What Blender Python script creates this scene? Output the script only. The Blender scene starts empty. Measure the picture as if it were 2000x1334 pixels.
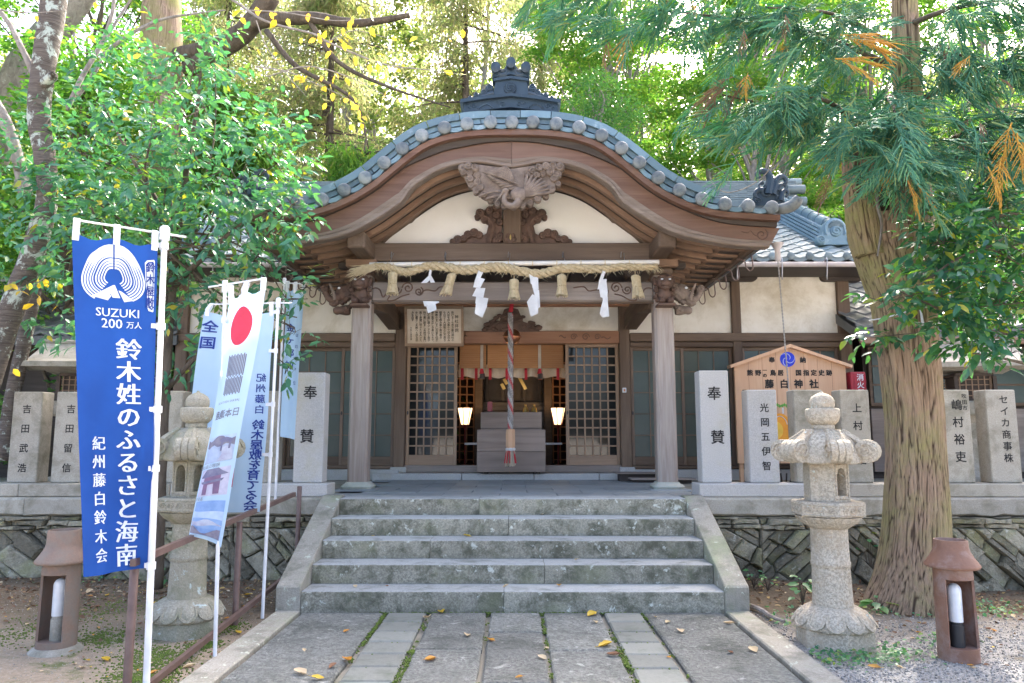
import bpy, bmesh, math, random
import numpy as np
from mathutils import Vector, Matrix, Euler
C = bpy.context
S = C.scene
COL = S.collection
R = math.radians
PI = math.pi
random.seed(7)
RNG = np.random.default_rng(11)

# ------------------------------------------------------------------ camera
CF, CPIT, CH, CXC, CYAW = 1419.05, .1297, 1.4393, .017, -.0032   # focal (px of a 2000 px wide frame), pitch, height, x, yaw
cam = bpy.data.cameras.new('camera')
camo = bpy.data.objects.new('camera', cam)
COL.objects.link(camo)
cam.sensor_width = 36.0
cam.lens = CF / 2000 * 36
camo.location = (CXC, 0, CH)
camo.rotation_euler = (PI / 2 + CPIT, 0, -CYAW)
cam.clip_start = .05
cam.clip_end = 2000
S.camera = camo

# ------------------------------------------------------------------ sky, sun, exposure
SUN_EL, SUN_AZ = R(44.5), R(24)          # behind the hall, a little to the right
w = bpy.data.worlds.new('World')
S.world = w
w.use_nodes = True
nt = w.node_tree
bg = nt.nodes['Background']
sky = nt.nodes.new('ShaderNodeTexSky')
sky.sky_type = 'NISHITA'
sky.sun_disc = False
sky.sun_elevation = SUN_EL
sky.sun_rotation = SUN_AZ
sky.air_density = .7
sky.dust_density = 6.5
sky.ozone_density = .4
nt.links.new(sky.outputs[0], bg.inputs[0])
bg.inputs[1].default_value = .15
sl = bpy.data.lights.new('sun', 'SUN')
sl.energy = 2.2
sl.angle = R(.53)
sl.color = (1, .94, .84)
so = bpy.data.objects.new('sun', sl)
COL.objects.link(so)
sd = Vector((math.sin(SUN_AZ) * math.cos(SUN_EL), math.cos(SUN_AZ) * math.cos(SUN_EL), math.sin(SUN_EL)))
so.rotation_euler = sd.to_track_quat('Z', 'Y').to_euler()
so.location = (10, 30, 30)
S.view_settings.view_transform = 'Standard'
S.view_settings.look = 'None'
S.view_settings.exposure = 2.8
S.view_settings.gamma = 1
S.view_settings.use_curve_mapping = False
S.cycles.max_bounces = 8
S.cycles.diffuse_bounces = 4
S.cycles.transparent_max_bounces = 6

# ------------------------------------------------------------------ surveying helpers: sight lines of the photograph to real planes
_cp, _sp, _cy, _sy = math.cos(CPIT), math.sin(CPIT), math.cos(CYAW), math.sin(CYAW)
def _ray(u, v):
    a = (u - 1000) / CF; b = (667 - v) / CF
    x, y, z = a, _cp - b * _sp, _sp + b * _cp
    return x * _cy + y * _sy, -x * _sy + y * _cy, z
def A(u, v, Y):
    x, y, z = _ray(u, v); t = Y / y
    return Vector((CXC + x * t, Y, CH + z * t))
def AZ(u, v, Z):
    x, y, z = _ray(u, v); t = (Z - CH) / z
    return Vector((CXC + x * t, y * t, Z))
def AX(u, v, X):
    x, y, z = _ray(u, v); t = (X - CXC) / x
    return Vector((X, y * t, CH + z * t))

# ------------------------------------------------------------------ objects
def rootloc(o):
    v = Vector((0, 0, 0))
    while o is not None:
        v += o.location; o = o.parent
    return v
def link(o, parent=None):
    COL.objects.link(o)
    if parent is not None: o.parent = parent
    return o
def tag(o, label=None, cat=None, group=None, kind=None):
    if label: o['label'] = label
    if cat: o['category'] = cat
    if group: o['group'] = group
    if kind: o['kind'] = kind
    return o
def thing(name, label, cat, loc=(0, 0, 0), group=None, rz=0):
    o = bpy.data.objects.new(name, None)
    o.empty_display_size = .1
    o.location = loc; o.rotation_euler = (0, 0, rz)
    COL.objects.link(o)
    return tag(o, label, cat, group)
def inst(name, mesh, parent, loc, rot=(0, 0, 0), sc=(1, 1, 1), local=False):
    o = bpy.data.objects.new(name, mesh)
    link(o, parent)
    o.location = Vector(loc) if (local or parent is None) else Vector(loc) - rootloc(parent)
    o.rotation_euler = rot
    o.scale = sc if hasattr(sc, '__len__') else (sc, sc, sc)
    return o
def copy_tree(o, parent=None):
    c = o.copy(); COL.objects.link(c)
    if parent is not None: c.parent = parent
    for ch in list(o.children): copy_tree(ch, c)
    return c

class MB:
    """collects shapes and links them as one mesh object"""
    def __init__(s): s.v = []; s.f = []; s.m = []; s.mi = 0
    def add(s, vs, fs, M=None):
        n = len(s.v)
        if M is not None: vs = [M @ Vector(p) for p in vs]
        s.v += [tuple(p) for p in vs]
        s.f += [tuple(i + n for i in f) for f in fs]
        s.m += [s.mi] * len(fs)
        return s
    def box(s, x0, x1, y0, y1, z0, z1, M=None):
        vs = [(x0, y0, z0), (x1, y0, z0), (x1, y1, z0), (x0, y1, z0), (x0, y0, z1), (x1, y0, z1), (x1, y1, z1), (x0, y1, z1)]
        return s.add(vs, [(0, 3, 2, 1), (4, 5, 6, 7), (0, 1, 5, 4), (1, 2, 6, 5), (2, 3, 7, 6), (3, 0, 4, 7)], M)
    def bbox(s, x0, x1, y0, y1, z0, z1, b=.01, M=None):
        """box with chamfered edges"""
        b = min(b, abs(x1 - x0) * .45, abs(y1 - y0) * .45, abs(z1 - z0) * .45)
        xs, ys, zs = (x0, x1), (y0, y1), (z0, z1)
        vs = []; idx = {}
        for i in (0, 1):
            for j in (0, 1):
                for k in (0, 1):
                    for a in range(3):
                        p = [xs[i], ys[j], zs[k]]
                        sg = [1 if t == 0 else -1 for t in (i, j, k)]
                        for c in range(3):
                            if c != a: p[c] += sg[c] * b
                        idx[(i, j, k, a)] = len(vs); vs.append(tuple(p))
        fs = []
        g = lambda i, j, k, a: idx[(i, j, k, a)]
        for i in (0, 1):
            q = [g(i, 0, 0, 0), g(i, 1, 0, 0), g(i, 1, 1, 0), g(i, 0, 1, 0)]; fs.append(q if i else q[::-1])
            q = [g(0, i, 0, 1), g(1, i, 0, 1), g(1, i, 1, 1), g(0, i, 1, 1)]; fs.append(q[::-1] if i else q)
            q = [g(0, 0, i, 2), g(1, 0, i, 2), g(1, 1, i, 2), g(0, 1, i, 2)]; fs.append(q if i else q[::-1])
        for i in (0, 1):
            for j in (0, 1):
                fs.append([g(i, j, 0, 0), g(i, j, 0, 1), g(i, j, 1, 1), g(i, j, 1, 0)])
                fs.append([g(i, 0, j, 0), g(i, 0, j, 2), g(i, 1, j, 2), g(i, 1, j, 0)])
                fs.append([g(0, i, j, 1), g(0, i, j, 2), g(1, i, j, 2), g(1, i, j, 1)])
                for k in (0, 1): fs.append([g(i, j, k, 0), g(i, j, k, 1), g(i, j, k, 2)])
        return s.add(vs, fs, M)
    def prism(s, poly, y0, y1, M=None):
        """polygon of (x, z) extruded along y"""
        n = len(poly)
        vs = [(p[0], y0, p[1]) for p in poly] + [(p[0], y1, p[1]) for p in poly]
        fs = [tuple(range(n)), tuple(range(2 * n - 1, n - 1, -1))]
        for i in range(n):
            j = (i + 1) % n
            fs.append((i, i + n, j + n, j))
        return s.add(vs, fs, M)
    def vprism(s, poly, z0, z1, M=None):
        n = len(poly)
        vs = [(p[0], p[1], z0) for p in poly] + [(p[0], p[1], z1) for p in poly]
        fs = [tuple(range(n))[::-1], tuple(range(n, 2 * n))]
        for i in range(n):
            j = (i + 1) % n
            fs.append((i, j, j + n, i + n))
        return s.add(vs, fs, M)
    def rings(s, rs, cap=True, closed=True):
        """rs: list of rings of equal length"""
        n = len(rs[0]); vs = [p for r in rs for p in r]; fs = []
        for a in range(len(rs) - 1):
            for i in range(n if closed else n - 1):
                j = (i + 1) % n
                fs.append((a * n + i, a * n + j, (a + 1) * n + j, (a + 1) * n + i))
        if cap and closed:
            fs.append(tuple(range(n))[::-1]); fs.append(tuple(range((len(rs) - 1) * n, len(rs) * n)))
        return s.add(vs, fs)
    def tube(s, pts, rad, n=6, cap=True, jit=0):
        pts = [Vector(p) for p in pts]
        if not hasattr(rad, '__len__'): rad = [rad] * len(pts)
        rs = []; up = None
        for i, p in enumerate(pts):
            t = (pts[min(i + 1, len(pts) - 1)] - pts[max(i - 1, 0)])
            if t.length < 1e-9: t = Vector((0, 0, 1))
            t.normalize()
            if up is None:
                up = Vector((0, 0, 1)) if abs(t.z) < .9 else Vector((1, 0, 0))
            a = t.cross(up)
            if a.length < 1e-6: a = t.cross(Vector((1, .3, 0)))
            a.normalize(); b = a.cross(t); up = b
            rr = []
            for k in range(n):
                an = 2 * PI * k / n
                r = rad[i] * (1 + (random.uniform(-jit, jit) if jit else 0))
                rr.append(p + (a * math.cos(an) + b * math.sin(an)) * r)
            rs.append(rr)
        return s.rings(rs, cap)
    def lathe(s, prof, n=24, c=(0, 0, 0), a0=0, sq=None, M=None):
        """prof: list of (r, z); optional per-ring function"""
        rs = []
        for r, z in prof:
            rs.append([(c[0] + r * math.cos(a0 + 2 * PI * k / n), c[1] + r * math.sin(a0 + 2 * PI * k / n), c[2] + z) for k in range(n)])
        m = len(s.v); s.rings(rs)
        if M is not None:
            s.v[m:] = [tuple(M @ Vector(p)) for p in s.v[m:]]
        return s
    def ell(s, c, r, nu=10, nv=7, M=None):
        rs = []
        r = r if hasattr(r, '__len__') else (r, r, r)
        vs = [(c[0], c[1], c[2] - r[2])]
        for j in range(1, nv):
            t = -PI / 2 + PI * j / nv
            for k in range(nu):
                an = 2 * PI * k / nu
                vs.append((c[0] + r[0] * math.cos(t) * math.cos(an), c[1] + r[1] * math.cos(t) * math.sin(an), c[2] + r[2] * math.sin(t)))
        vs.append((c[0], c[1], c[2] + r[2]))
        fs = [(0, 1 + (k + 1) % nu, 1 + k) for k in range(nu)]
        for j in range(nv - 2):
            for k in range(nu):
                a = 1 + j * nu + k; b = 1 + j * nu + (k + 1) % nu
                fs.append((a, b, b + nu, a + nu))
        L = len(vs) - 1; o = 1 + (nv - 2) * nu
        fs += [(L, o + k, o + (k + 1) % nu) for k in range(nu)]
        return s.add(vs, fs, M)
    def grid(s, P, nu, nv):
        """P(i,j) -> point"""
        vs = [P(i, j) for j in range(nv + 1) for i in range(nu + 1)]
        fs = [(j * (nu + 1) + i, j * (nu + 1) + i + 1, (j + 1) * (nu + 1) + i + 1, (j + 1) * (nu + 1) + i) for j in range(nv) for i in range(nu)]
        return s.add(vs, fs)
    def mesh(s, name, mats, smooth=False, angle=None):
        me = bpy.data.meshes.new(name)
        me.from_pydata(s.v, [], s.f)
        ml = mats if isinstance(mats, (list, tuple)) else [mats]
        for m in ml: me.materials.append(m)
        if len(ml) > 1: me.polygons.foreach_set('material_index', s.m)
        if smooth:
            me.polygons.foreach_set('use_smooth', [True] * len(me.polygons))
            if angle is not None and hasattr(me, 'set_sharp_from_angle'): me.set_sharp_from_angle(angle=R(angle))
        me.update()
        return me
    def build(s, name, mats, parent=None, smooth=False, angle=35, local=False, origin=None):
        off = Vector(origin) if origin is not None else (Vector((0, 0, 0)) if (parent is None or local) else rootloc(parent))
        if off.length > 0: s.v = [(p[0] - off.x, p[1] - off.y, p[2] - off.z) for p in s.v]
        me = s.mesh(name, mats, smooth, angle)
        o = bpy.data.objects.new(name, me)
        link(o, parent)
        if origin is not None: o.location = off - (rootloc(parent) if parent is not None else Vector((0, 0, 0)))
        return o

def np_mesh(name, V, F, mat, smooth=False):
    """fast mesh from arrays: V (n,3), F (m,k)"""
    me = bpy.data.meshes.new(name)
    V = np.asarray(V, np.float32); F = np.asarray(F, np.int32)
    me.vertices.add(len(V)); me.vertices.foreach_set('co', V.ravel())
    k = F.shape[1]
    me.loops.add(F.size); me.loops.foreach_set('vertex_index', F.ravel())
    me.polygons.add(len(F))
    me.polygons.foreach_set('loop_start', np.arange(0, F.size, k, dtype=np.int32))
    if smooth: me.polygons.foreach_set('use_smooth', np.ones(len(F), bool))
    me.materials.append(mat)
    me.update(calc_edges=True)
    return me
def scatter(TV, TF, pos, mats3):
    """template verts/faces placed with (n,3) positions and (n,3,3) matrices -> arrays"""
    TV = np.asarray(TV, np.float32); TF = np.asarray(TF, np.int32)
    n = len(pos)
    V = np.einsum('nij,kj->nki', mats3, TV) + pos[:, None, :]
    F = TF[None] + (np.arange(n) * len(TV))[:, None, None]
    return V.reshape(-1, 3), F.reshape(-1, TF.shape[1])
def frames(d, up, size, roll=None):
    """matrices whose x axis follows d, z near up, scaled by size (n,) or (n,3)"""
    d = d / np.linalg.norm(d, axis=1, keepdims=True)
    y = np.cross(up, d); y /= np.linalg.norm(y, axis=1, keepdims=True) + 1e-9
    z = np.cross(d, y)
    if roll is not None:
        c, s_ = np.cos(roll)[:, None], np.sin(roll)[:, None]
        y, z = y * c + z * s_, z * c - y * s_
    M = np.stack([d, y, z], axis=2)
    size = np.asarray(size)
    return M * (size[:, None, None] if size.ndim == 1 else size[:, None, :])

def spline(pts, n=8):
    """Catmull-Rom through points (any dimension)"""
    P = [np.array(p, float) for p in pts]
    out = []
    for i in range(len(P) - 1):
        p0 = P[i - 1] if i else 2 * P[0] - P[1]; p1, p2 = P[i], P[i + 1]
        p3 = P[i + 2] if i + 2 < len(P) else 2 * P[-1] - P[-2]
        for k in range(n):
            t = k / n
            out.append(.5 * (2 * p1 + (p2 - p0) * t + (2 * p0 - 5 * p1 + 4 * p2 - p3) * t * t + (3 * p1 - p0 - 3 * p2 + p3) * t ** 3))
    out.append(P[-1])
    return out

# ------------------------------------------------------------------ materials
MATS = {}
def _n(t, kind, **kw):
    n = t.nodes.new(kind)
    for k, v in kw.items(): setattr(n, k, v)
    return n
def ramp(t, src, stops):
    r = _n(t, 'ShaderNodeValToRGB')
    el = r.color_ramp.elements
    while len(el) < len(stops): el.new(.5)
    for e, (p, c) in zip(el, stops):
        e.position = p; e.color = (*c[:3], 1) if hasattr(c, '__len__') else (c, c, c, 1)
    t.links.new(src, r.inputs[0])
    return r.outputs[0]
def noise(t, vec, scale, detail=4, rough=.6, dist=0):
    n = _n(t, 'ShaderNodeTexNoise')
    n.inputs['Scale'].default_value = scale; n.inputs['Detail'].default_value = detail
    n.inputs['Roughness'].default_value = rough; n.inputs['Distortion'].default_value = dist
    t.links.new(vec, n.inputs['Vector'])
    return n.outputs['Fac']
def mixc(t, fac, a, b, mode='MIX'):
    m = _n(t, 'ShaderNodeMix', data_type='RGBA', blend_type=mode)
    for sock, val in ((m.inputs[0], fac), (m.inputs[6], a), (m.inputs[7], b)):
        if hasattr(val, 'links'): t.links.new(val, sock)
        elif hasattr(val, '__len__'): sock.default_value = (*val[:3], 1)
        else: sock.default_value = val
    return m.outputs[2]
def base(name):
    m = bpy.data.materials.new(name); m.use_nodes = True
    t = m.node_tree; b = t.nodes['Principled BSDF']
    tc = _n(t, 'ShaderNodeTexCoord'); oi = _n(t, 'ShaderNodeObjectInfo')
    mul = _n(t, 'ShaderNodeVectorMath', operation='SCALE'); mul.inputs['Scale'].default_value = 37.0
    cx = _n(t, 'ShaderNodeCombineXYZ')
    for i in range(3): t.links.new(oi.outputs['Random'], cx.inputs[i])
    t.links.new(cx.outputs[0], mul.inputs[0])
    ad = _n(t, 'ShaderNodeVectorMath', operation='ADD')
    t.links.new(tc.outputs['Object'], ad.inputs[0]); t.links.new(mul.outputs[0], ad.inputs[1])
    MATS[name] = m
    return m, t, b, ad.outputs[0], oi.outputs['Random']
def stretch(t, vec, sc):
    mp = _n(t, 'ShaderNodeMapping'); mp.inputs['Scale'].default_value = sc
    t.links.new(vec, mp.inputs['Vector'])
    return mp.outputs[0]
def bump(t, b, h, strength, dist=.01):
    bn = _n(t, 'ShaderNodeBump'); bn.inputs['Strength'].default_value = strength; bn.inputs['Distance'].default_value = dist
    t.links.new(h, bn.inputs['Height']); t.links.new(bn.outputs[0], b.inputs['Normal'])
def vary(t, col, rnd, amt):
    """brightness varied per object"""
    mr = _n(t, 'ShaderNodeMapRange'); mr.inputs['To Min'].default_value = 1 - amt; mr.inputs['To Max'].default_value = 1 + amt
    t.links.new(rnd, mr.inputs['Value'])
    h = _n(t, 'ShaderNodeHueSaturation'); t.links.new(mr.outputs[0], h.inputs['Value']); t.links.new(col, h.inputs['Color'])
    return h.outputs[0]
def plain(name, c, rough=.6, metal=0, spec=.5, c2=None, sc=6, bs=0, bsc=60, emis=None, var=0, trans=0):
    m, t, b, v, rnd = base(name)
    b.inputs['Roughness'].default_value = rough; b.inputs['Metallic'].default_value = metal
    b.inputs['Specular IOR Level'].default_value = spec
    c2 = c2 or tuple(x * .8 for x in c)
    col = mixc(t, ramp(t, noise(t, v, sc), [(.35, 0), (.65, 1)]), c, c2)
    if var: col = vary(t, col, rnd, var)
    t.links.new(col, b.inputs['Base Color'])
    if bs: bump(t, b, noise(t, v, bsc, 3), bs)
    if emis:
        b.inputs['Emission Color'].default_value = (*emis[0], 1); b.inputs['Emission Strength'].default_value = emis[1]
    if trans:
        tr = _n(t, 'ShaderNodeBsdfTranslucent'); t.links.new(col, tr.inputs[0])
        mx = _n(t, 'ShaderNodeMixShader'); mx.inputs[0].default_value = trans
        t.links.new(b.outputs[0], mx.inputs[1]); t.links.new(tr.outputs[0], mx.inputs[2])
        t.links.new(mx.outputs[0], t.nodes['Material Output'].inputs[0])
    return m
def wood(name, c, c2, axis='x', rough=.65, gr=28, bs=.25, var=.12, c3=None, spec=.35):
    m, t, b, v, rnd = base(name)
    k = {'x': (.06, 1, 1), 'y': (1, .06, 1), 'z': (1, 1, .06)}[axis]
    g = noise(t, stretch(t, v, k), gr, 6, .65, .6)
    big = noise(t, stretch(t, v, tuple(x * .5 + .1 for x in k)), 3.5, 3)
    col = mixc(t, ramp(t, g, [(.3, 0), (.7, 1)]), c, c2)
    col = mixc(t, ramp(t, big, [(.4, 0), (.7, .8)]), col, c3 or tuple(x * .75 for x in c))
    if var: col = vary(t, col, rnd, var)
    t.links.new(col, b.inputs['Base Color'])
    b.inputs['Roughness'].default_value = rough; b.inputs['Specular IOR Level'].default_value = spec
    bump(t, b, g, bs, .006)
    return m
def stone(name, c, c2, speck=.5, ssc=170, stain=None, stain_sc=2.2, st=(.5, .68), rough=.85, bs=.35, bsc=45, var=.1, lichen=None, lich=(.66, .7), moss=None, bd=.01):
    m, t, b, v, rnd = base(name)
    sp = noise(t, v, ssc, 2, .8)
    col = mixc(t, ramp(t, sp, [(.5 - .22 / max(speck, .1) * .5, 0), (.5 + .11 / max(speck, .1), 1)]), tuple(x * (1 - .55 * speck) for x in c), c)
    col = mixc(t, ramp(t, noise(t, v, 3.1, 5, .65), [(.38, 0), (.66, 1)]), col, mixc(t, .6, col, c2))
    if stain: col = mixc(t, ramp(t, noise(t, v, stain_sc, 7, .72, .3), [(st[0], 0), (st[1], .85)]), col, stain)
    if moss:
        col = mixc(t, ramp(t, noise(t, v, 1.7, 6, .7), [(.52, 0), (.68, .75)]), col, moss)
    if lichen:
        col = mixc(t, ramp(t, noise(t, v, 9, 5, .7, .4), [(lich[0], 0), (lich[1], .85)]), col, lichen)
    if var: col = vary(t, col, rnd, var)
    t.links.new(col, b.inputs['Base Color'])
    b.inputs['Roughness'].default_value = rough; b.inputs['Specular IOR Level'].default_value = .3
    h = mixc(t, .5, noise(t, v, bsc, 6, .7), sp)
    bump(t, b, h, bs, bd)
    return m
def leafmat(name, cols, rough=.4, trans=.35, spec=.5, tcol=None, coat=0):
    """cols: ramp stops by random per leaf"""
    m = bpy.data.materials.new(name); m.use_nodes = True; MATS[name] = m
    t = m.node_tree; b = t.nodes['Principled BSDF']
    g = _n(t, 'ShaderNodeNewGeometry'); oi = _n(t, 'ShaderNodeObjectInfo')
    ad = _n(t, 'ShaderNodeMath', operation='ADD'); fr = _n(t, 'ShaderNodeMath', operation='FRACT')
    t.links.new(g.outputs['Random Per Island'], ad.inputs[0]); t.links.new(oi.outputs['Random'], ad.inputs[1]); t.links.new(ad.outputs[0], fr.inputs[0])
    col = ramp(t, fr.outputs[0], cols)
    t.links.new(col, b.inputs['Base Color'])
    b.inputs['Roughness'].default_value = rough; b.inputs['Specular IOR Level'].default_value = spec
    tr = _n(t, 'ShaderNodeBsdfTranslucent')
    t.links.new(mixc(t, 1.0, col, tcol or (1.9, 1.9, .9), 'MULTIPLY'), tr.inputs[0])
    mx = _n(t, 'ShaderNodeMixShader'); mx.inputs[0].default_value = trans
    t.links.new(b.outputs[0], mx.inputs[1]); t.links.new(tr.outputs[0], mx.inputs[2])
    t.links.new(mx.outputs[0], t.nodes['Material Output'].inputs[0])
    return m
def bark(name, c, c2, axis_k=(1, 1, .12), sc=22, bs=.9, lichen=None, lsc=5, lt=(.58, .66), moss=None, mt=(.5, .7)):
    m, t, b, v, rnd = base(name)
    g = noise(t, stretch(t, v, axis_k), sc, 7, .7, .8)
    col = mixc(t, ramp(t, g, [(.35, 0), (.65, 1)]), c2, c)
    if moss: col = mixc(t, ramp(t, noise(t, v, 1.3, 4), [(mt[0], 0), (mt[1], .8)]), col, moss)
    if lichen: col = mixc(t, ramp(t, noise(t, v, lsc, 6, .75, .5), [(lt[0], 0), (lt[1], 1)]), col, lichen)
    t.links.new(col, b.inputs['Base Color'])
    b.inputs['Roughness'].default_value = .9; b.inputs['Specular IOR Level'].default_value = .2
    bump(t, b, g, bs, .03)
    return m

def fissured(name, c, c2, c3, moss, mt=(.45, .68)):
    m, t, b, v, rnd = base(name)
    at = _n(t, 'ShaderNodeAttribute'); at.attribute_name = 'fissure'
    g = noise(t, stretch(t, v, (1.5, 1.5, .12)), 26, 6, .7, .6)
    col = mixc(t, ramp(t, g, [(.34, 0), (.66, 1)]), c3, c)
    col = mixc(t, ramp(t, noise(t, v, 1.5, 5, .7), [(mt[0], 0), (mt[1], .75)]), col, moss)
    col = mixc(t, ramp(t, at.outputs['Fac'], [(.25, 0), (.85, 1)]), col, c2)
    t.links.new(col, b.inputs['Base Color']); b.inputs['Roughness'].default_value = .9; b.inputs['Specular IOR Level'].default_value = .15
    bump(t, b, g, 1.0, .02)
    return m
M = {}
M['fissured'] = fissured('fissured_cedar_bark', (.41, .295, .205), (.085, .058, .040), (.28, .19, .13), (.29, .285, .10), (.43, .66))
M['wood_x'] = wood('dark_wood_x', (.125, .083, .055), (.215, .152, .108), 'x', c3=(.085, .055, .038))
M['wood_y'] = wood('dark_wood_y', (.125, .083, .055), (.215, .152, .108), 'y', c3=(.085, .055, .038))
M['wood_z'] = wood('dark_wood_z', (.125, .083, .055), (.215, .152, .108), 'z', c3=(.085, .055, .038))
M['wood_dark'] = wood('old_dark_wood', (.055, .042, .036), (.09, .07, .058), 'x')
M['gable'] = wood('gable_wood', (.105, .048, .029), (.215, .122, .083), 'x', gr=18, c3=(.19, .118, .088), rough=.5, bs=.6)
M['gable_low'] = wood('weathered_gable_wood', (.19, .142, .108), (.32, .252, .205), 'x', gr=18, c3=(.15, .10, .072), rough=.55, bs=.6)
M['sash'] = wood('sash_wood', (.19, .13, .095), (.27, .195, .145), 'z', var=.1)
M['rafter'] = wood('rafter_wood', (.25, .15, .095), (.33, .21, .14), 'x', var=.2)
M['post'] = wood('post_wood', (.27, .215, .185), (.45, .39, .345), 'z', gr=20, c3=(.215, .16, .13), var=.05, bs=.4)
M['grey_x'] = wood('weathered_wood_x', (.24, .195, .165), (.36, .305, .265), 'x', c3=(.175, .135, .11))
M['door'] = wood('door_wood_z', (.28, .185, .12), (.39, .27, .185), 'z', c3=(.215, .145, .095))
M['door_x'] = wood('door_wood_x', (.28, .185, .12), (.39, .27, .185), 'x', c3=(.215, .145, .095))
M['lintel'] = wood('lintel_wood', (.30, .145, .08), (.40, .21, .125), 'x', rough=.5)
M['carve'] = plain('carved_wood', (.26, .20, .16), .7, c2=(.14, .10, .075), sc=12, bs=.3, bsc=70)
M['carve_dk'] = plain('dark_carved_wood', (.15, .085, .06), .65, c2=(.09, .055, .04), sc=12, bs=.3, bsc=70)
M['ema'] = wood('pale_board', (.60, .36, .22), (.68, .45, .29), 'z', c3=(.56, .33, .20), rough=.6, bs=.1)
M['plaster'] = stone('plaster', (.84, .81, .75), (.79, .75, .67), .05, 60, stain=(.58, .53, .42), stain_sc=1.1, st=(.55, .8), bs=.08)
M['plaster_old'] = stone('stained_plaster', (.80, .765, .69), (.68, .63, .53), .06, 60, stain=(.44, .375, .25), stain_sc=1.1, st=(.47, .70), bs=.12)
M['tile'] = stone('roof_tile', (.175, .255, .295), (.12, .185, .22), .15, 90, stain=(.38, .45, .48), stain_sc=6, st=(.56, .72), rough=.28, bs=.15, var=.32)
M['tile_warm'] = stone('roof_tile_disc', (.27, .285, .28), (.19, .215, .225), .25, 60, stain=(.11, .14, .165), stain_sc=8, st=(.46, .6), rough=.38, bs=.25, var=.28)
M['tile_dk'] = stone('ridge_tile', (.035, .055, .078), (.06, .09, .12), .1, 60, stain=(.30, .36, .40), stain_sc=9, st=(.62, .74), rough=.3, bs=.2, var=.1)
M['tile_old'] = stone('old_roof_tile', (.235, .285, .285), (.17, .215, .22), .2, 60, stain=(.10, .135, .14), stain_sc=4, st=(.48, .72), rough=.45, bs=.2, var=.28)
M['tile_far'] = stone('dark_roof_tile', (.10, .105, .105), (.15, .155, .15), .15, 60, rough=.5, var=.25)
M['granite'] = stone('granite', (.56, .545, .53), (.47, .455, .42), .65, 110, stain=(.42, .385, .27), stain_sc=1.6, st=(.54, .74), var=.06, bs=.15)
M['granite_old'] = stone('aged_granite', (.47, .435, .37), (.36, .335, .28), .6, 95, stain=(.19, .18, .13), stain_sc=3.2, st=(.46, .66), var=.12, bs=.3)
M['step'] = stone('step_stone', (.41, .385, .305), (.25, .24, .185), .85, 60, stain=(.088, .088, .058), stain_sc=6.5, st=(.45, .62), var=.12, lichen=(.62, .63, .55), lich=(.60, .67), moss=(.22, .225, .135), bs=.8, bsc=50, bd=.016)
M['tread'] = stone('sky_lit_tread_stone', (.45, .455, .44), (.36, .365, .345), .6, 60, stain=(.18, .19, .165), stain_sc=4, st=(.50, .68), var=.1, bs=.4, bsc=55)  # for upward faces: sky light painted in as a paler, bluer stone
M['cheek'] = stone('cheek_stone', (.46, .425, .36), (.33, .31, .25), .6, 75, stain=(.20, .195, .15), stain_sc=4, st=(.48, .64), lichen=(.60, .63, .52), lich=(.61, .65), moss=(.30, .335, .21), bs=.6, bsc=55, bd=.014)
M['lantern'] = stone('lantern_stone', (.62, .545, .43), (.47, .405, .31), .85, 55, stain=(.36, .26, .16), stain_sc=4.5, st=(.50, .72), lichen=(.66, .76, .71), lich=(.63, .69), bs=1.0, bsc=36, var=.03, bd=.022)
M['lantern_moss'] = stone('mossy_lantern_stone', (.47, .435, .345), (.33, .305, .235), .7, 70, stain=(.20, .21, .12), stain_sc=4, st=(.45, .68), lichen=(.58, .67, .65), lich=(.63, .69), bs=.9, bsc=40, var=.03, bd=.02)
M['rubble'] = stone('rubble_stone', (.41, .37, .28), (.29, .265, .195), .5, 45, stain=(.14, .13, .09), stain_sc=7, st=(.47, .64), moss=(.25, .26, .115), bs=1.0, bsc=14, var=.42, lichen=(.54, .54, .46), lich=(.61, .69), bd=.05)
M['slab'] = stone('paving_slab', (.315, .32, .29), (.20, .205, .19), .9, 36, stain=(.105, .112, .098), stain_sc=3.0, st=(.47, .65), bs=1.0, bsc=26, var=.14, lichen=(.50, .50, .46), lich=(.61, .68), bd=.05)
M['slab_s'] = stone('smooth_paver', (.255, .262, .235), (.19, .197, .178), .4, 60, stain=(.125, .14, .11), stain_sc=4, bs=.3, var=.16)
M['floor'] = stone('porch_tile', (.31, .335, .34), (.24, .265, .27), .3, 60, stain=(.19, .22, .22), stain_sc=2, bs=.2, var=.12, rough=.5)
M['plinth'] = stone('plinth_stone', (.52, .52, .45), (.44, .45, .38), .35, 90, stain=(.36, .38, .30), stain_sc=4, bs=.3)
M['clay'] = stone('fired_clay', (.255, .135, .09), (.185, .095, .064), .3, 60, stain=(.31, .235, .205), stain_sc=4, st=(.48, .68), rough=.6, bs=.35, bsc=25)
M['clay_pale'] = stone('faded_clay', (.30, .205, .155), (.22, .155, .12), .4, 60, stain=(.22, .20, .17), stain_sc=5, st=(.45, .65), rough=.75, bs=.4, bsc=25)
M['steel'] = plain('painted_steel', (.115, .068, .056), .45, c2=(.165, .105, .088), sc=9, bs=.1)
M['white'] = plain('white_plastic', (.80, .81, .83), .35)
M['galv'] = plain('galvanised_metal', (.42, .42, .43), .4, .7)
M['gutter'] = plain('gutter_plastic', (.60, .54, .54), .4, c2=(.50, .45, .45))
M['blackmetal'] = plain('black_metal', (.03, .03, .032), .5)
M['paper'] = plain('white_paper', (.85, .85, .86), .7, trans=.25)
M['straw'] = plain('straw', (.74, .63, .43), .8, c2=(.60, .49, .30), sc=30, bs=.4, bsc=120, trans=.2)
M['rope'] = plain('straw_rope', (.60, .49, .31), .8, c2=(.42, .32, .18), sc=30, bs=.6, bsc=120)
M['bamboo'] = plain('bamboo_pole', (.70, .68, .66), .35, c2=(.74, .68, .58), sc=5)
M['red'] = plain('red_cloth', (.55, .02, .035), .7)
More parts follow.
